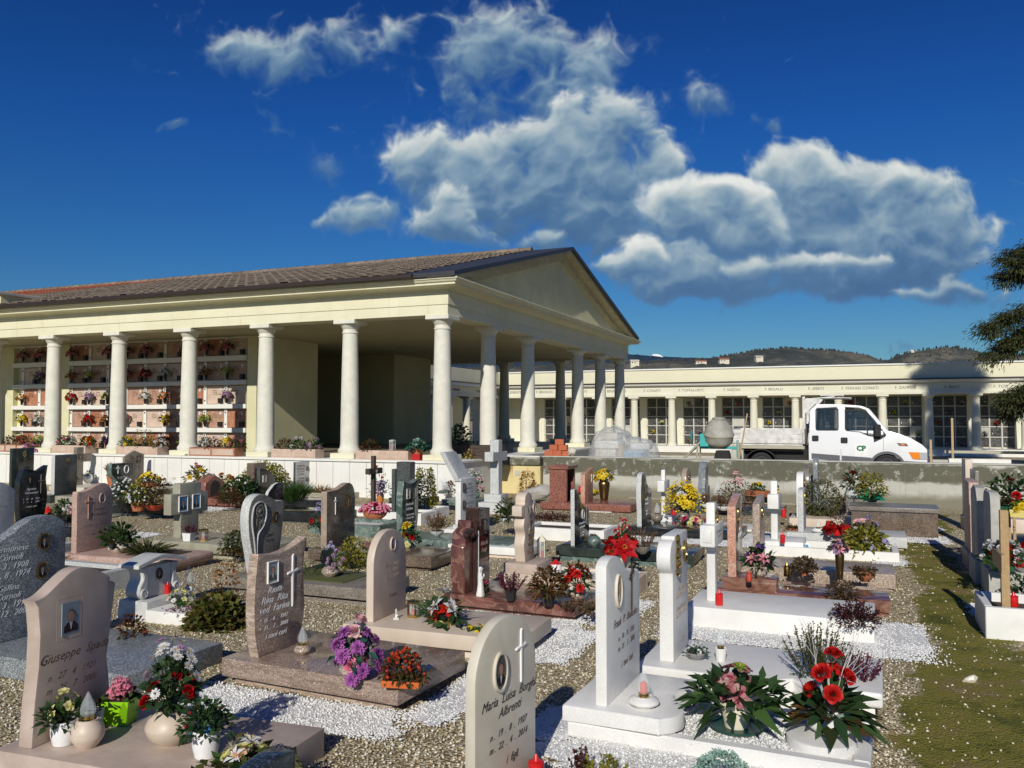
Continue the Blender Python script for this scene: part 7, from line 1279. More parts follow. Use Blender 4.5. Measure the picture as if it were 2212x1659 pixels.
lamp('round green granite lamp at the foot of the green-black stone', (-3.00,9.82,0.17), .085, .13, 'green_serpentine', .03, 'ball')
plant('clipped_plant', 'small bright green clipped plant by the beige kerb', (-2.55,9.00,0.1), None, [('dome', 'leaf_lime', 120, .12, .13, .035, .02)])
# ---------------------------------------------------------------- front white graves
lamp('white marble dome lamp with crystal flame and red core on the front white grave', (-1.10,4.49,0.17), .085, .055, 'white_marble', .125, 'squat', 'lamp_core')
def saucer(t, z0): b = MB(); b.lathe([(.11, 0), (.14, .02), (.14, .03), (.12, .022)], 22); b.build('saucer', 'saucer_green', t, loc=(0, 0, -.002))
plant('hellebore_pot', 'cream pot of maroon hellebores with wide dark leaves on a green saucer', (-0.64,4.64,0.059), ('taper', 'cream_pot', .088, .155), [('fan', 'leaf_green', 27, .24, .16, .27, .075, dict(bend=.35)), ('dome', 'leaf_dark', 70, .24, .12, .13, .045)], [('open', 'petal_maroon', 15, .050, .12, .22, dict(min=.2, gap=.8)), ('lily', 'leaf_lime', 2, .05, .15, .21, dict(min=.6))], extra=saucer)
def twigs(t, z0):
    b = MB()
    for k in range(9): a = rnd.uniform(0, 6.28); l = rnd.uniform(.3, .52); x, y = .16*math.cos(a), .16*math.sin(a); b.tube([(0, 0, z0), (x*.5, y*.5, z0+l*.5), (x*.75+.02, y*.8, z0+l*.8), (x, y, z0+l)], [.003, .0025, .002, .001], 4); b.tube([(x*.5, y*.5, z0+l*.5), (x*.9+.04, y*.5-.03, z0+l*.72)], [.002, .001], 4)
    o = b.build('white_twigs', 'twig_white', t); o['kind'] = 'stuff'
plant('rose_arrangement', 'white marble bowl of big red roses with brown magnolia leaves and white twigs', (-0.17,4.62,0.117), ('squat', 'white_marble', .115, .085), [('fan', 'magnolia', 30, .2, .2, .21, .085, dict(bend=.2)), ('dome', 'leaf_dark', 26, .12, .15, .15, .06), ('fan', 'leaf_glaucous', 10, .1, .2, .17, .03)], [('rose', 'petal_scarlet', 6, .068, .12, .33, dict(min=.45, gap=1.2))], 'flowers', extra=twigs)
plant('glass_bowl', 'small glass bowl of white flowers on the second white slab', (-1.00,5.47,0.17), ('bowl', 'lantern_glass', .065, .05), [('dome', 'leaf_teal', 34, .07, .045, .04, .018)], [('rose', 'petal_white', 9, .022, .055, .06, dict(min=.2))], 'flowers')
lamp('white cylinder lamp with glass flame on the second white slab', (-0.85,5.50,0.17), .042, .085, 'white_marble', .105, 'taper')
plant('heath_bush', 'olive green bushy heather at the end of the second white slab', (-0.26,5.39,0.17), None, [('sprig', 'leaf_olive', 650, .21, .34, .022, .009), ('dome', 'leaf_dark', 90, .16, .2, .03, .012)]); plant('heath_bush', 'purple heather behind the big red roses', (-0.06,5.49,0.139), None, [('sprig', 'heath_purple', 380, .17, .20, .022, .009)])
candle('red grave candle at the foot of the tall white cross', (-1.11,7.13,0.17), .031, .085)
plant('heath_bush', 'dark wine-red heather at the end of the white cross slab', (-0.08,7.04,0.139), None, [('dome', 'heath_dark', 520, .19, .17, .03, .012), ('sprig', 'heath_dark', 160, .2, .18, .03, .012)])
candle('red grave candle by the glossy cream stone at the bottom edge', (-1.42,3.72,0), .036, .105)
plant('glaucous_ball', 'pale blue-green ball plant at the bottom edge before the front white kerb', (-0.60,3.88,0), None, [('ball', 'leaf_glaucous', 900, .125, .115, .022, .014)])
plant('heath_sprigs', 'dark purple heather sprigs at the bottom edge', (-1.24,3.84,0), None, [('sprig', 'heath_dark', 160, .06, .19, .022, .010)]); plant('yellow_shoots', 'yellow-green shoots beside the purple sprigs at the bottom edge', (-1.10,3.79,0), None, [('sprig', 'leaf_yellow', 60, .10, .20, .055, .016)])
# ---------------------------------------------------------------- salmon and tan graves
bouquet('brown bowl of pink lilies with violet flowers before the salmon stone', (-0.90,8.16,0.243), ('squat', 'speckled_tan', .07, .07), 'leaf_dark', [('lily', 'petal_pink', 6, .085, .14, .18, dict(min=.0)), ('open', 'petal_hot', 2, .06, .08, .16, dict(min=.3)), ('open', 'petal_violet', 6, .045, .13, .26, dict(min=.5))], .15, .2, 100, .1, .035)
candle('small copper red candle beside the pink lilies', (-0.96,7.88,0.243), .026, .06, 'terracotta_red', 'terracotta_red'); candle('brass cylinder grave lamp on the tan slab', (-0.70,8.68,0.17), .032, .09, 'brass', 'brass', None)
plant('dried_pot', 'terracotta pot of withered brown flowers on the tan slab', (-0.55,8.79,0.17), ('taper', 'terracotta', .05, .06), [('dome', 'dry_brown', 220, .12, .13, .05, .022)])
bouquet('tall bronze vase of pink and mauve lilies on the tan slab', (-0.22,8.70,0.17), ('vase', 'bronze_vase', .042, .29), 'leaf_dark', [('lily', 'petal_pink', 6, .065, .075, .11, dict(min=.1)), ('mum', 'petal_mauve', 7, .035, .10, .09, dict(min=-.05))], .09, .09, 50, .07, .025)
plant('dried_pot', 'terracotta bowl of dead leaves at the end of the tan slab', (-0.00,8.69,0.17), ('bowl', 'terracotta', .095, .10), [('trail', 'dry_brown', 150, .09, .05, .06, .03)]); plant('dried_pot', 'brown withered cushion plant on the dark mirror slab', (-0.19,8.01,0.139), None, [('dome', 'dry_brown', 300, .14, .15, .035, .015), ('trail', 'berry_leaf', 60, .12, .1, .03, .014)])
candle('red grave candle at the foot of the white cross in the grassy bed', (-0.93,10.97,0.17), .03, .09); plant('fallen_flowers', 'dark red flowers lying beside a white card in the grassy bed', (-0.78,11.27,0.05), None, [('trail', 'leaf_green', 50, .1, .03, .05, .02)], [('carn', 'petal_red', 5, .028, .08, .05, dict(min=.1))], 'flowers')
b_ = MB(); b_.box(0, .08, 0, .004, 0, .09); g = thing('photo_card', 'white photo card leaning in the grassy bed beside the white cross', 'card', (-0.70,11.31,0.05), 10); o_ = b_.build('card', 'white_paint', g); o_.rotation_euler = (R(-30), 0, R(10)); b_ = MB(); b_.box(.015, .06, -.001, 0, .02, .07); b_.build('picture', 'photo_blue', o_)
plant('aucuba_bush', 'spotted yellow-green aucuba bush at the end of the grassy bed', (0.00,11.28,0.05), None, [('dome', 'leaf_yellow', 330, .24, .36, .11, .04)], [('mum', 'petal_lilac', 12, .045, .26, .44, dict(min=.1, c=(.05, .1))), ('daisy', 'petal_white', 10, .04, .2, .46, dict(min=.3)), ('open', 'petal_blush', 6, .05, .22, .5, dict(min=.5))], 'bush')
def wrap(mm):
    def f(t, z0): lb = LB(); n = 26; a = rs.rand(n)*6.283; lb.lv(np.stack([np.cos(a)*.06, np.sin(a)*.06, rs.uniform(.0, z0+.02, n)], 1), np.stack([np.cos(a), np.sin(a), rs.uniform(-.3, .9, n)], 1), .16, .12, .1, .3); lb.build('foil_wrap', [mm], t)
    return f
plant('wrapped_plant', 'pot wrapped in shiny red foil with dead stems on the grey slab', (-0.33,11.98,0.17), ('taper', 'candle_red', .085, .12), [('dome', 'dry_brown', 80, .12, .2, .05, .02)], extra=wrap('foil_red')); lamp('low white dome lamp with glass flame on the grey slab', (-0.57,12.13,0.17), .085, .06, 'white_marble', .11)
plant('succulent_bowl', 'flat bowl of red succulents beside the narrow pale headstone', (-0.89,12.30,0.17), ('low', 'terracotta', .11, .03), [('trail', 'berry_leaf', 130, .11, .06, .04, .018)]); candle('red grave candle under the round bush', (-1.17,14.07,0.139), .036, .11)
plant('round_bush', 'dense round olive conifer bush in front of the concrete wall', (-0.63,14.65,0.1), None, [('ball', 'leaf_olive', 900, .29, .31, .06, .02), ('dome', 'leaf_dark', 200, .2, .5, .06, .02)], cat='bush'); plant('dried_shrub', 'straw-coloured dried shrub right of the round bush', (-0.32,15.36,0.139), None, [('sprig', 'dry_straw', 260, .22, .32, .04, .012)], cat='bush')
bouquet('grey vase of red flowers with dark conifer sprig on the box tomb', (-0.15,14.61,0.42), ('squat', 'light_grey', .13, .16), 'leaf_dark', [('carn', 'petal_scarlet', 7, .06, .2, .28, dict(min=.2)), ('berry', 'petal_white', 5, .02, .2, .3)], .18, .34, 150, .1, .03); plant('wrapped_plant', 'yellow-leaved shrub in crumpled green foil on the box tomb', (0.12,14.23,0.42), ('taper', 'saucer_green', .1, .12), [('dome', 'leaf_yellow', 220, .24, .36, .07, .03)], extra=wrap('foil_green'))
# ---------------------------------------------------------------- centre background
lamp('grey granite lamp with glass flame on the polished black slab', (-2.90,12.76,0.139), .085, .12, 'taupe_granite', .16)
bouquet('large bouquet of yellow chrysanthemums and mimosa with a white bloom', (-2.55,12.97,0.139), ('ball', 'taupe_granite', .11, .16), 'leaf_olive', [('mum', 'petal_yellow', 9, .09, .20, .46, dict(min=.2)), ('carn', 'petal_white', 2, .09, .12, .36, dict(min=.4)), ('berry', 'petal_yellow', 130, .016, .36, .50, dict(min=.0))], .16, .42, 130, .1, .03)
plant('flower_arrangement', 'low row of red and yellow flowers on the polished black slab', (-2.36,12.80,0.139), None, [('trail', 'leaf_green', 60, .2, .05, .06, .02)], [('carn', 'petal_hot', 5, .055, .24, .10, dict(min=.1, join=1)), ('daisy', 'petal_pale', 9, .05, .22, .12, dict(min=.1, join=1))], 'flowers', rot=0); candle('red grave candle behind the yellow bouquet', (-2.93,14.13,0.1), .05, .08)
plant('dried_plant', 'tall brown dried plant with a pale pink top before the concrete wall', (-2.06,15.20,0.139), ('low', 'terracotta', .12, .08), [('dome', 'dry_brown', 420, .36, .46, .06, .02)], [('open', 'petal_blush', 14, .045, .2, .62, dict(min=.7))]); lamp('onion-shaped glass lamp near the draped dark stone', (-2.61,16.71,0.139), .09, .05, 'taupe_granite', .3)
for lb_, x_, y_ in (('rust heather in a low bowl left of the tall white cross', 1528, 1098), ('rust heather tuft right of the tall white cross top', 1563, 1103)): plant('heath_pot', lb_, PX(x_, y_, .1) if False else {1528: (-2.59,15.38,0.1), 1563: (-2.26,15.10,0.1)}[x_], ('bowl', 'white_ceramic', .12, .08), [('sprig', 'heath_rust', 130, .2, .24, .05, .014)])
plant('planter_box', 'terracotta trough with green plant and one yellow flower by the concrete wall', (-1.97,17.72,0.139), ('box', 'terracotta', .22, .12, .5), [('dome', 'leaf_green', 60, .18, .16, .08, .03)], [('mum', 'petal_yellow', 4, .05, .15, .2, dict(min=.4))])
lamp('brass lamp inside the red granite shrine', (-5.53,16.17,0.201), .05, .10, 'brass', .12); bouquet('brass vase of yellow flowers on the red granite slab', (-4.58,15.66,0.151), ('vase', 'bronze_vase', .11, .40), 'leaf_olive', [('mum', 'petal_yellow', 18, .055, .2, .22, dict(min=.0)), ('daisy', 'petal_pale', 10, .045, .2, .22)], .18, .2, 90, .1, .03); candle('red candle in a glass case beside the salmon stone', (-5.40,16.75,0.139), .05, .14); plant('flower_arrangement', 'yellow flowers with gold-wrapped bowls on the red granite slab', (-5.10,16.50,0.151), ('low', 'brass', .12, .05), [('trail', 'dry_brown', 40, .15, .06, .06, .02)], [('mum', 'petal_yellow', 7, .06, .14, .12, dict(min=.1, join=1))], 'flowers')
plant('orange_conifer', 'small flame-shaped orange conifer before the ochre wall', (-6.78,17.26,0.05), None, [('col', 'orange_conifer', 330, .15, .50, .09, .02)], cat='shrub')
plant('heather', 'dense dark brown heather filling the white kerbed bed', (-4.46,12.50,0.14), None, [('trail', 'heath_dark', 520, .34, .14, .05, .014)], cat='plant', rot=0)
plant('potted_plant', 'white bowl of spreading green leaves on the plain white slab', (-4.75,11.36,0.19), ('bowl', 'white_ceramic', .15, .08), [('fan', 'leaf_green', 40, .25, .3, .24, .05), ('dome', 'leaf_olive', 120, .2, .28, .09, .03)], [('lily', 'petal_peach', 1, .06, .12, .16)])
bouquet('bouquet of pale pink roses and white sprigs on the green marble slab', (-6.80,14.57,0.201), ('squat', 'green_serpentine', .1, .1), 'leaf_dark', [('rose', 'petal_blush', 4, .06, .24, .42, dict(min=.2)), ('daisy', 'petal_white', 40, .022, .24, .55, dict(min=.2))], .2, .4, 130, .08, .03)
for x_, q in ((952, (-7.85,15.21,0.201)), (960, (-7.87,15.43,0.201))): lamp('glass flame lamp, %s of two on the left green slab' % ('left' if x_ == 952 else 'right'), q, .07, .05, 'green_serpentine', .24, 'squat', None, 'glass lamps on the green slab')
plant('dried_plant', 'rust-brown dried leaves behind the zigzag headstone', (-7.85,15.68,0.201), None, [('dome', 'berry_leaf', 130, .17, .24, .06, .025)]); plant('red_flowers', 'dark red flowers on the ground left of the granite cross base', (-6.68,14.74,0.05), None, [('dome', 'leaf_dark', 60, .14, .12, .05, .02)], [('carn', 'petal_red', 7, .04, .13, .14, dict(join=1))], 'flowers')
plant('heath_pot', 'grey bowl of rust heather on the green serpentine slab', (-5.22,10.01,0.151), ('bowl', 'light_grey', .095, .07), [('sprig', 'heath_rust', 330, .19, .28, .04, .010)])
bouquet('yellow and red blooms with blue ribbon peeping behind the beige round stone', (-5.05,8.96,0.139), ('squat', 'green_serpentine', .07, .08), 'leaf_teal', [('mum', 'petal_yellow', 3, .07, .08, .24, dict(min=.4)), ('carn', 'petal_red', 4, .045, .13, .13, dict(min=.0)), ('mum', 'petal_pale', 3, .04, .12, .2)], .12, .2, 60, .1, .04)
plant('spring_bouquet', 'orange glass vase of mauve hydrangeas tied to the wooden cross', (-8.25,13.56,0.1), ('vase', 'amber_glass', .07, .24), [('dome', 'leaf_glaucous', 60, .2, .35, .12, .02)], [('cluster', 'petal_mauve', 8, .075, .14, .26, dict(min=.1, gap=.8))], 'flowers'); plant('tulips', 'three dark red silk tulips hanging from the wooden cross arm', (-8.37,13.51,0.1), None, [('dome', 'leaf_dark', 10, .05, .3, .12, .02)], [('tulip', 'petal_red', 4, .055, .26, .74, dict(min=.6))], 'flowers')
plant('planter_bowl', 'terracotta bowl of coral red bracts in the green marble kerb', (-6.95,11.27,0.14), ('bowl', 'terracotta', .2, .15, .6), [('trail', 'heath_purple', 60, .2, .06, .05, .015)], [('berry', 'petal_pink', 90, .022, .26, .14, dict(nostem=1)), ('carn', 'petal_red', 14, .035, .25, .13, dict(join=1, nostem=1))])
plant('variegated_shrub', 'tall yellow-green variegated shrub clipped as a column in a white kerbed bed', (-7.22,13.38,0.1), None, [('col', 'leaf_yellow', 900, .19, .72, .06, .03), ('col', 'leaf_olive', 200, .13, .6, .06, .03)], cat='shrub')
bouquet('white pot of orange and yellow lilies at the podium foot', (-10.98,16.18,0.1), ('taper', 'white_ceramic', .13, .22), 'leaf_dark', [('lily', 'petal_yellow', 5, .09, .16, .3, dict(min=.2)), ('carn', 'petal_orange', 4, .07, .16, .22), ('rose', 'petal_pink', 1, .07, .1, .3)], .24, .26, 60, .16, .05)
plant('grass_clump', 'fresh green grass clump before the grey lettered slab', (-10.16,13.52,0.1), None, [('grass', 'leaf_green', 320, .45, .55, .01, .018)], cat='grass plant'); plant('dried_grass', 'mound of straw-brown dried grass against the podium', (-10.95,15.53,0.05), None, [('grass', 'dry_straw', 300, .6, .22, .01, .016)], cat='grass plant')
plant('yellow_bush', 'rounded golden euonymus bush in a white pot', (-11.72,14.60,0.12), ('round', 'white_ceramic', .16, .2), [('dome', 'leaf_yellow', 900, .52, .50, .07, .04), ('dome', 'leaf_dark', 200, .4, .35, .07, .04)], cat='bush'); plant('dark_bush', 'dark leafy bush with white candles behind the chapel stone', (-11.03,13.04,0.164), None, [('dome', 'leaf_dark', 330, .36, .42, .12, .05)], [('berry', 'petal_white', 6, .03, .3, .4)], cat='bush')
bouquet('orange and cream roses around the red chapel stone', (-12.49,14.24,0.201), ('squat', 'red_granite', .12, .12), 'leaf_olive', [('rose', 'petal_orange', 4, .075, .2, .26, dict(min=.2)), ('rose', 'petal_pale', 5, .065, .26, .2), ('rose', 'petal_yellow', 3, .06, .24, .1, dict(min=-.1))], .24, .18, 110, .1, .03); plant('red_leaf_plant', 'wine-red leaved plant in front of the red chapel stone', (-10.75,12.38,0.164), None, [('dome', 'berry_leaf', 200, .26, .3, .07, .03)])
plant('silk_flowers', 'red silk carnations with blue-pink ribbon on the low black slab', (-7.27,10.26,0.176), None, [('trail', 'leaf_dark', 60, .16, .05, .07, .03)], [('carn', 'petal_scarlet', 7, .05, .14, .12, dict(min=.1)), ('carn', 'petal_lilac', 6, .035, .06, .3, dict(min=.7))], 'flowers')
# ---------------------------------------------------------------- left of centre
bouquet('round granite bowl of blue muscari and lilac hyacinths in the grassy bed', (-4.77,6.93,0.176), ('squat', 'speckled_tan', .085, .10), 'leaf_teal', [('cluster', 'petal_lilac', 5, .022, .06, .24, dict(min=.6)), ('cluster', 'petal_mauve', 11, .026, .11, .17, dict(c=(.06, .04), min=-.2))], .13, .14, 40, .16, .012)
plant('golden_shrub', 'golden-leaved shrub behind the lilac hyacinths', (-4.87,7.47,0.17), None, [('dome', 'leaf_yellow', 420, .17, .33, .035, .024), ('dome', 'leaf_olive', 80, .12, .25, .035, .02)], cat='shrub'); plant('grass_tuft', 'short mossy grass filling the taupe grave bed', (-5.13,7.08,0.17), None, [('grass', 'grass_green', 420, .5, .06, .01, .005)], cat='grass plant')
plant('heath_pot', 'white square pot of purple heather under the two blue portraits', (-7.84,8.32,0.17), ('sq', 'white_ceramic', .062, .10), [('sprig', 'heath_purple', 220, .13, .13, .026, .008)], rot=8); lantern('brass lantern beside the white heather pot', (-7.67,8.39,0.17), .055, .17, 'gold', 'flat', 6); plant('shrub', 'green and rust shrub at the end of the khaki slab', (-6.82,8.00,0.139), None, [('dome', 'leaf_olive', 200, .2, .26, .05, .025), ('trail', 'berry_leaf', 160, .17, .07, .05, .02), ('dome', 'leaf_dark', 60, .15, .26, .06, .03)], cat='shrub')
plant('leafy_bowl', 'pink stone bowl with magnolia leaves and dry twigs before the rose headstone', (-7.98,7.36,0.151), ('squat', 'beige_stone', .115, .12), [('fan', 'leaf_green', 10, .15, .2, .24, .08), ('dome', 'leaf_dark', 130, .19, .24, .08, .035), ('grass', 'dry_brown', 26, .35, .42, .01, .008), ('fan', 'magnolia', 9, .15, .1, .2, .07)]); plant('bed_plants', 'strappy olive plants in the rose granite bed', (-7.67,7.49,0.151), None, [('grass', 'leaf_olive', 150, .4, .20, .01, .018), ('trail', 'leaf_dark', 120, .22, .05, .05, .025)])
candle('red grave candle beside the scroll headstone', (-5.69,5.79,0.12), .027, .10); plant('flower_spray', 'pale yellow and white flowers before the scroll headstone', (-5.48,5.73,0.1), None, [('trail', 'leaf_green', 60, .12, .06, .05, .025)], [('open', 'petal_pale', 14, .032, .12, .13, dict(min=.1)), ('daisy', 'petal_white', 8, .028, .13, .1)], 'flowers'); lamp('large clear glass lamp behind the yellow flowers', (-5.73,6.09,0.1), .04, .07, 'white_marble', .17); plant('heath_bush', 'purple heather spreading below the pale yellow flowers', (-5.28,5.58,0.1), None, [('trail', 'heath_purple', 150, .13, .05, .03, .010)])
plant('ivy_bush', 'rounded bush of yellow-green variegated ivy left of the banded stone', (-4.91,5.56,0), None, [('dome', 'ivy', 480, .26, .27, .065, .05), ('dome', 'leaf_dark', 120, .2, .2, .06, .04)], cat='bush'); plant('orange_shrub', 'orange-leaved twiggy shrub growing out of the ivy', (-5.26,6.04,0), None, [('col', 'orange_conifer', 90, .10, .42, .05, .03, dict(z=.02)), ('grass', 'twig_brown', 40, .35, .42, .01, .008)], cat='shrub')
plant('dried_tuft', 'rusty dried tuft in the light grey kerb', (-8.17,6.61,0.108), None, [('grass', 'dry_straw', 110, .3, .20, .01, .012), ('trail', 'dry_brown', 60, .14, .06, .05, .02)]); plant('dry_plants', 'low withered plants along the light grey kerb bed', (-7.92,6.72,0.108), None, [('trail', 'dry_brown', 90, .16, .05, .05, .02)])
for lb_, q in (('red grave candle at the left foot of the black horned stone', (-13.26,10.16,0.139)), ('red grave candle at the right foot of the black horned stone', (-12.91,10.22,0.139))): candle(lb_, q, .045, .11, 'red_glass')
lamp('crystal flame lamp between two red candles', (-13.04,10.17,0.139), .04, .05, 'white_marble', .15)
for lb_, q in (('upper of two low red lamps on the black slab', (-12.52,10.08,0.139)), ('lower of two low red lamps on the black slab', (-11.79,9.53,0.139))): candle(lb_, q, .07, .06, 'red_glass')
plant('flower_trough', 'dark trough of white and pink flowers with green leaves on the black slab', (-11.47,9.53,0.139), ('box', 'black_plastic', .14, .06, .6), [('dome', 'leaf_green', 120, .2, .24, .09, .035)], [('carn', 'petal_white', 9, .045, .18, .24, dict(min=.1)), ('open', 'petal_blush', 6, .05, .17, .26, dict(min=.2))], 'flowers')
candle('yellow and red candle at the left edge beside the grey gabled stone', (-13.90,10.46,0.139), .045, .24, 'petal_orange', 'petal_yellow', None)
bouquet('orange and red flowers in a dark pot left of the charcoal stone', (-15.95,13.34,0.1), ('taper', 'black_plastic', .13, .24), 'leaf_green', [('carn', 'petal_peach', 7, .075, .16, .3, dict(min=.1, join=1)), ('carn', 'petal_scarlet', 3, .06, .18, .14, dict(join=1))], .18, .24, 60, .1, .03)
for lb_, q, m_ in (('silver foil wrapped ball pot, left of three by the brown cross', (-17.80,15.43,0.1), 'silver'), ('pink foil wrapped ball pot, middle of three by the brown cross', (-18.17,15.95,0.1), 'petal_blush'), ('blue-white foil wrapped ball pot, right of three by the brown cross', (-18.29,16.25,0.1), 'petal_lilac')):
    t_ = thing('foil_pot', lb_, 'flower pot', q, 0, 'foil pots by the brown cross'); b_ = MB(); b_.ell((0, 0, .13), (.12, .12, .13), 12, 8); b_.v = [(x*rnd.uniform(.9, 1.08), y*rnd.uniform(.9, 1.08), z) for x, y, z in b_.v]; b_.build('foil', m_, t_, ang=20); lb = LB(); foliage(lb, 'dome', 14, .09, .08, .08, .04, .22); lb.build('foliage', ['leaf_dark'], t_)
b_ = MB(); b_.box(0, .5, 0, .3, 0, .17); o_ = b_.build('terracotta_trough', 'terracotta_red', bevel=.01); o_.location = W(*(-17.93,16.00,0.08)); o_.rotation_euler = (0, 0, -BE); tag(o_, 'plain terracotta trough beside the foil wrapped pots', 'planter')
plant('orange_grass', 'orange-brown dried grass plume above the funnel-shaped stone', (-16.29,14.82,0.1), ('taper', 'terracotta', .15, .3), [('grass', 'orange_conifer', 90, .2, .42, .01, .03)])
plant('speckled_shrub', 'dark shrub dotted with white berries before the funnel-shaped stone', (-11.74,10.93,0.164), ('taper', 'black_plastic', .14, .12), [('dome', 'leaf_dark', 260, .30, .40, .06, .035)], [('berry', 'petal_white', 80, .022, .3, .42, dict(nostem=1))], cat='shrub'); plant('potted_plant', 'terracotta pot of green and yellow leaves with white blossoms', (-11.17,10.69,0.164), ('taper', 'terracotta', .13, .18), [('dome', 'leaf_yellow', 90, .22, .34, .10, .04), ('dome', 'leaf_green', 90, .24, .2, .09, .03)], [('berry', 'petal_white', 50, .022, .24, .2, dict(nostem=1))]); plant('potted_plant', 'red bowl with a bronze-leaved shrub on the black marble slab', (-10.97,10.85,0.164), ('bowl', 'terracotta_red', .16, .10), [('dome', 'leaf_red', 150, .26, .50, .08, .04), ('dome', 'dry_brown', 90, .24, .4, .06, .03)])
bouquet('bright yellow pansies beside the brown gabled stone', (-15.42,15.07,0.108), ('low', 'terracotta', .18, .1), 'leaf_green', [('open', 'petal_yellow', 11, .085, .24, .26, dict(min=.1, join=1))], .24, .2, 60, .1, .04); plant('dry_hedge', 'low dried brown hedge along the podium foot', (-15.72,15.80,0), None, [('trail', 'dry_brown', 420, .45, .34, .09, .03)], cat='hedge')
statue('white statue of a praying veiled woman in front of the round brown stone', (-15.40,16.15,0.108), .80, 'white_paint', -15); bouquet('mixed yellow and pink flowers at the white statue', (-14.10,15.20,0.139), ('squat', 'taupe_granite', .15, .15), 'leaf_olive', [('rose', 'petal_yellow', 7, .085, .28, .36, dict(min=.1)), ('rose', 'petal_pink', 4, .06, .2, .44, dict(min=.3))], .3, .34, 150, .12, .04)
# ---------------------------------------------------------------- right row
bouquet('dark green shrub with red and white roses on the metal flower stand', (1.46,10.58,0.66), ('low', 'green_plastic', .16, .1), 'leaf_dark', [('rose', 'petal_red', 7, .06, .28, .34, dict(min=.0)), ('rose', 'petal_white', 5, .05, .26, .3, dict(min=.0))], .27, .34, 260, .09, .035); bouquet('white roses with ferns behind the wooden cross post', (1.20,9.15,0.28), ('low', 'green_plastic', .1, .05), 'leaf_green', [('rose', 'petal_white', 14, .05, .2, .26, dict(min=.0)), ('rose', 'petal_red', 3, .06, .15, .2)], .2, .22, 110, .1, .04)
bouquet('large red gerbera arrangement with white blossoms at the right edge', (1.43,9.75,0.17), ('low', 'black_plastic', .12, .06), 'petal_red', [('mum', 'petal_scarlet', 13, .058, .18, .24, dict(min=-.1)), ('daisy', 'petal_white', 9, .035, .18, .24, dict(min=.1))], .16, .2, 70, .08, .03); candle('red grave candle in the white planter at the right edge', (1.12,8.01,0.139), .034, .105)
plant('green_shrub', 'dark green shrub at the right edge above the white planter', (1.32,8.88,0.05), None, [('dome', 'leaf_dark', 130, .16, .26, .07, .03)], cat='shrub')
plant('yellow_trough', 'yellow flowers on the metal stand at the right edge', (1.56,10.34,0.66), ('box', 'yellow_plastic', .12, .08, .6), [('dome', 'leaf_green', 40, .12, .1, .06, .03)], [('mum', 'petal_yellow', 6, .05, .12, .12, dict(join=1))], 'flowers')
# ---------------------------------------------------------------- porch planters and far bouquets
def proto(kind, cm, leaf, n, s, r, h, pot=None):
    t = plant('niche_bouquet', 'x', (0, 0, -50), pot, [('dome', leaf, 34, r, h, r*.6, r*.25)], [(kind, cm, n, s, r, h, dict(min=-.2, join=1))], 'flowers', rot=0); return t
PRO = [(c, proto(k, m, l, n, s, .11, .13, ('cone', 'black_plastic', .035, .14))) for c, k, m, l, n, s in (('yellow', 'mum', 'petal_yellow', 'leaf_green', 8, .045), ('pink', 'carn', 'petal_pink', 'leaf_dark', 8, .045), ('red', 'carn', 'petal_scarlet', 'leaf_dark', 8, .045), ('white', 'daisy', 'petal_white', 'leaf_teal', 10, .042), ('mauve', 'mum', 'petal_mauve', 'leaf_dark', 8, .048), ('orange', 'rose', 'petal_orange', 'leaf_olive', 7, .045), ('lime', 'mum', 'petal_pale', 'leaf_lime', 7, .055))]
ROW = ['bottom', 'second', 'third', 'fourth', 'top']; ORD = ['first', 'second', 'third', 'fourth', 'fifth', 'sixth', 'seventh', 'eighth', 'ninth', 'tenth', 'eleventh', 'twelfth', 'thirteenth', 'fourteenth', 'fifteenth']
def clone(src, label, loc, group, s=1, rot=0): o = copy_tree(src, loc, rot, None, s); tag(o, label, 'flowers', group); return o
for a, b, z, ri, ci in NICHES:
    if ri and (ci*5+ri*3) % 4 == 3: continue
    c, src = PRO[(ci*3+ri*2+ci*ri) % 7]; clone(src, '%s bouquet in the %s niche row of the porch, %s column from the right' % (c, ROW[ri], ORD[ci]), (a+.11, b-.04, z+.02), 'bouquets on the porch niches', 1.35, ri*40)
used = set(); k_ = 0
for x, b, z, r_, i, kk in FARN:
    k_ += 1
    if (i*7+kk*5+r_*3) % 4 == 0 and i > 1:
        c, src = PRO[(i*3+r_*5+kk) % 7]; clone(src, '%s bouquet, %s niche row, %s panel, bay %s of the far colonnade' % (c, ROW[r_], ['left', 'middle', 'right'][kk], ORD[i]), (x, b-.10, z+.02), 'bouquets in the far colonnade', 1.0, k_*31)
for c, src in PRO:
    for o in list(src.children): bpy.data.objects.remove(o)
    bpy.data.objects.remove(src)
PL = [('mound of dark heather', -21.2, 'heath_dark', None), ('orange-green grasses', -20.7, 'heath_rust', None), ('magenta and white flowers', -19.2, 'leaf_green', 'petal_pink'), ('red cyclamen', -18.35, 'leaf_dark', 'petal_scarlet'), ('yellow pansies', -17.0, 'leaf_green', 'petal_yellow'), ('small golden conifer', -16.5, 'leaf_yellow', None), ('white stocks', -15.95, 'leaf_olive', 'petal_white'), ('brown cushion of dried moss', -14.3, 'dry_brown', None), ('pink stocks', -13.6, 'leaf_olive', 'petal_pink'), ('rust sedum trailing over the edge', -12.2, 'berry_leaf', None), ('white and red gladioli', -11.85, 'leaf_green', 'petal_white'), ('mauve asters', -11.45, 'leaf_dark', 'petal_mauve'), ('brown dried hydrangea', -9.95, 'berry_leaf', None)]
for lb_, a, lf, pm in PL: plant('planter_plant', lb_+' in a marble planter at the porch edge', (a, 15.9, TZ+.2), None, [('dome' if 'conifer' not in lb_ else 'col', lf, 120, .22, .24 if 'conifer' not in lb_ else .42, .07, .03)], [('carn', pm, 9, .05, .2, .28, dict(min=.05, join=1))] if pm else [], 'flowers' if pm else 'plant')
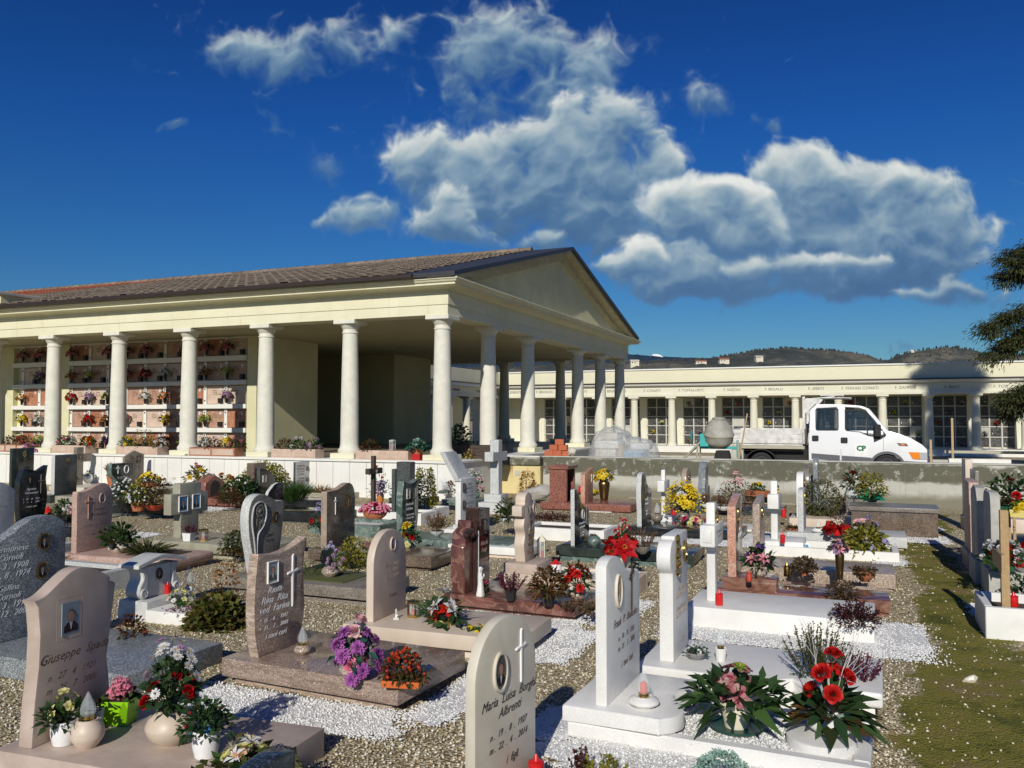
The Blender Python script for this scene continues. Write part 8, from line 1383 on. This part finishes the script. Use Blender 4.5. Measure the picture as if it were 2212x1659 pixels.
plant('cabbage_pot', 'terracotta pot with a blue-green ornamental cabbage left of the corner column', (-8.75, 15.88, TZ+.13), ('taper', 'terracotta', .15, .14), [('dome', 'leaf_teal', 60, .2, .1, .14, .10), ('ball', 'leaf_glaucous', 120, .11, .10, .06, .06)]); plant('violet_flowers', 'purple stocks hanging over the podium behind the dark green stone', (-20.25, 15.72, TZ+.02), None, [('dome', 'leaf_dark', 40, .18, .16, .08, .03)], [('cluster', 'petal_purple', 8, .07, .18, .2, dict(min=-.1, join=1))], 'flowers'); lantern('small grey-green glass lantern on the pink planter by the corner', (-9.35, 15.85, TZ+.2), .07, .26, 'weathered_grey', 'flat', 4)
plant('trailing_plant', 'yellowed creeper hanging from the wooden crate', (-8.0, 16.85, TZ-.1), None, [('trail', 'leaf_yellow', 60, .12, .25, .09, .05), ('dome', 'dry_straw', 40, .15, .3, .09, .04)], cat='plant'); plant('crate_bush', 'dark bushy plant behind the corner column in the shade of the porch', (-8.6, 17.6, TZ), ('box', 'wood_dark', .3, .3, .8), [('dome', 'leaf_dark', 200, .35, .5, .10, .05)], cat='bush')
# ---------------------------------------------------------------- white chippings round the graves
ch = [chippings([(-2.95, 3.92, .75, .22), (-2.18, 4.5, .15, .5)], 4600), chippings([(-3.6, 2.55, .5, .25), (-2.25, 2.95, .2, .35)], 3000), chippings([(-2.0, 5.75, .2, .45), (-2.6, 6.3, .6, .2)], 3600), chippings([(-2.0, 6.95, .3, .5)], 2200), chippings([(-.55, 3.95, .95, .22), (-1.52, 4.3, .14, .25)], 3000), chippings([(-.5, 6.48, .95, .24), (.22, 6.9, .2, .5)], 4200), chippings([(-2.2, 11.25, .9, .3), (-1.55, 11.8, .25, .55)], 3000), chippings([(-11.6, 11.9, 1.2, .35)], 2200), chippings([(1.15, 8.15, .35, .28)], 1500), chippings([(.75, 12.6, .3, .4), (.7, 13.9, .35, .35)], 1500), chippings([(.25, 10.6, .18, .4), (-1.0, 12.3, .3, .3)], 1000), chippings([(-9.6, 8.9, .6, .25)], 800)]
allp = np.concatenate(ch); allp = allp[in_view(allp[:, 0], allp[:, 1])]; pebbles('white_gravel', allp, .0075, 'pebble_white', .010)
ins = rs.uniform(0, 1, (2600, 2)); q = np.stack([-1.21+.20+ins[:, 0]*.92, 4.17+.04+ins[:, 1]*.5], 1)*1.0552; pebbles('white_gravel', q, .0075, 'pebble_white', .059)
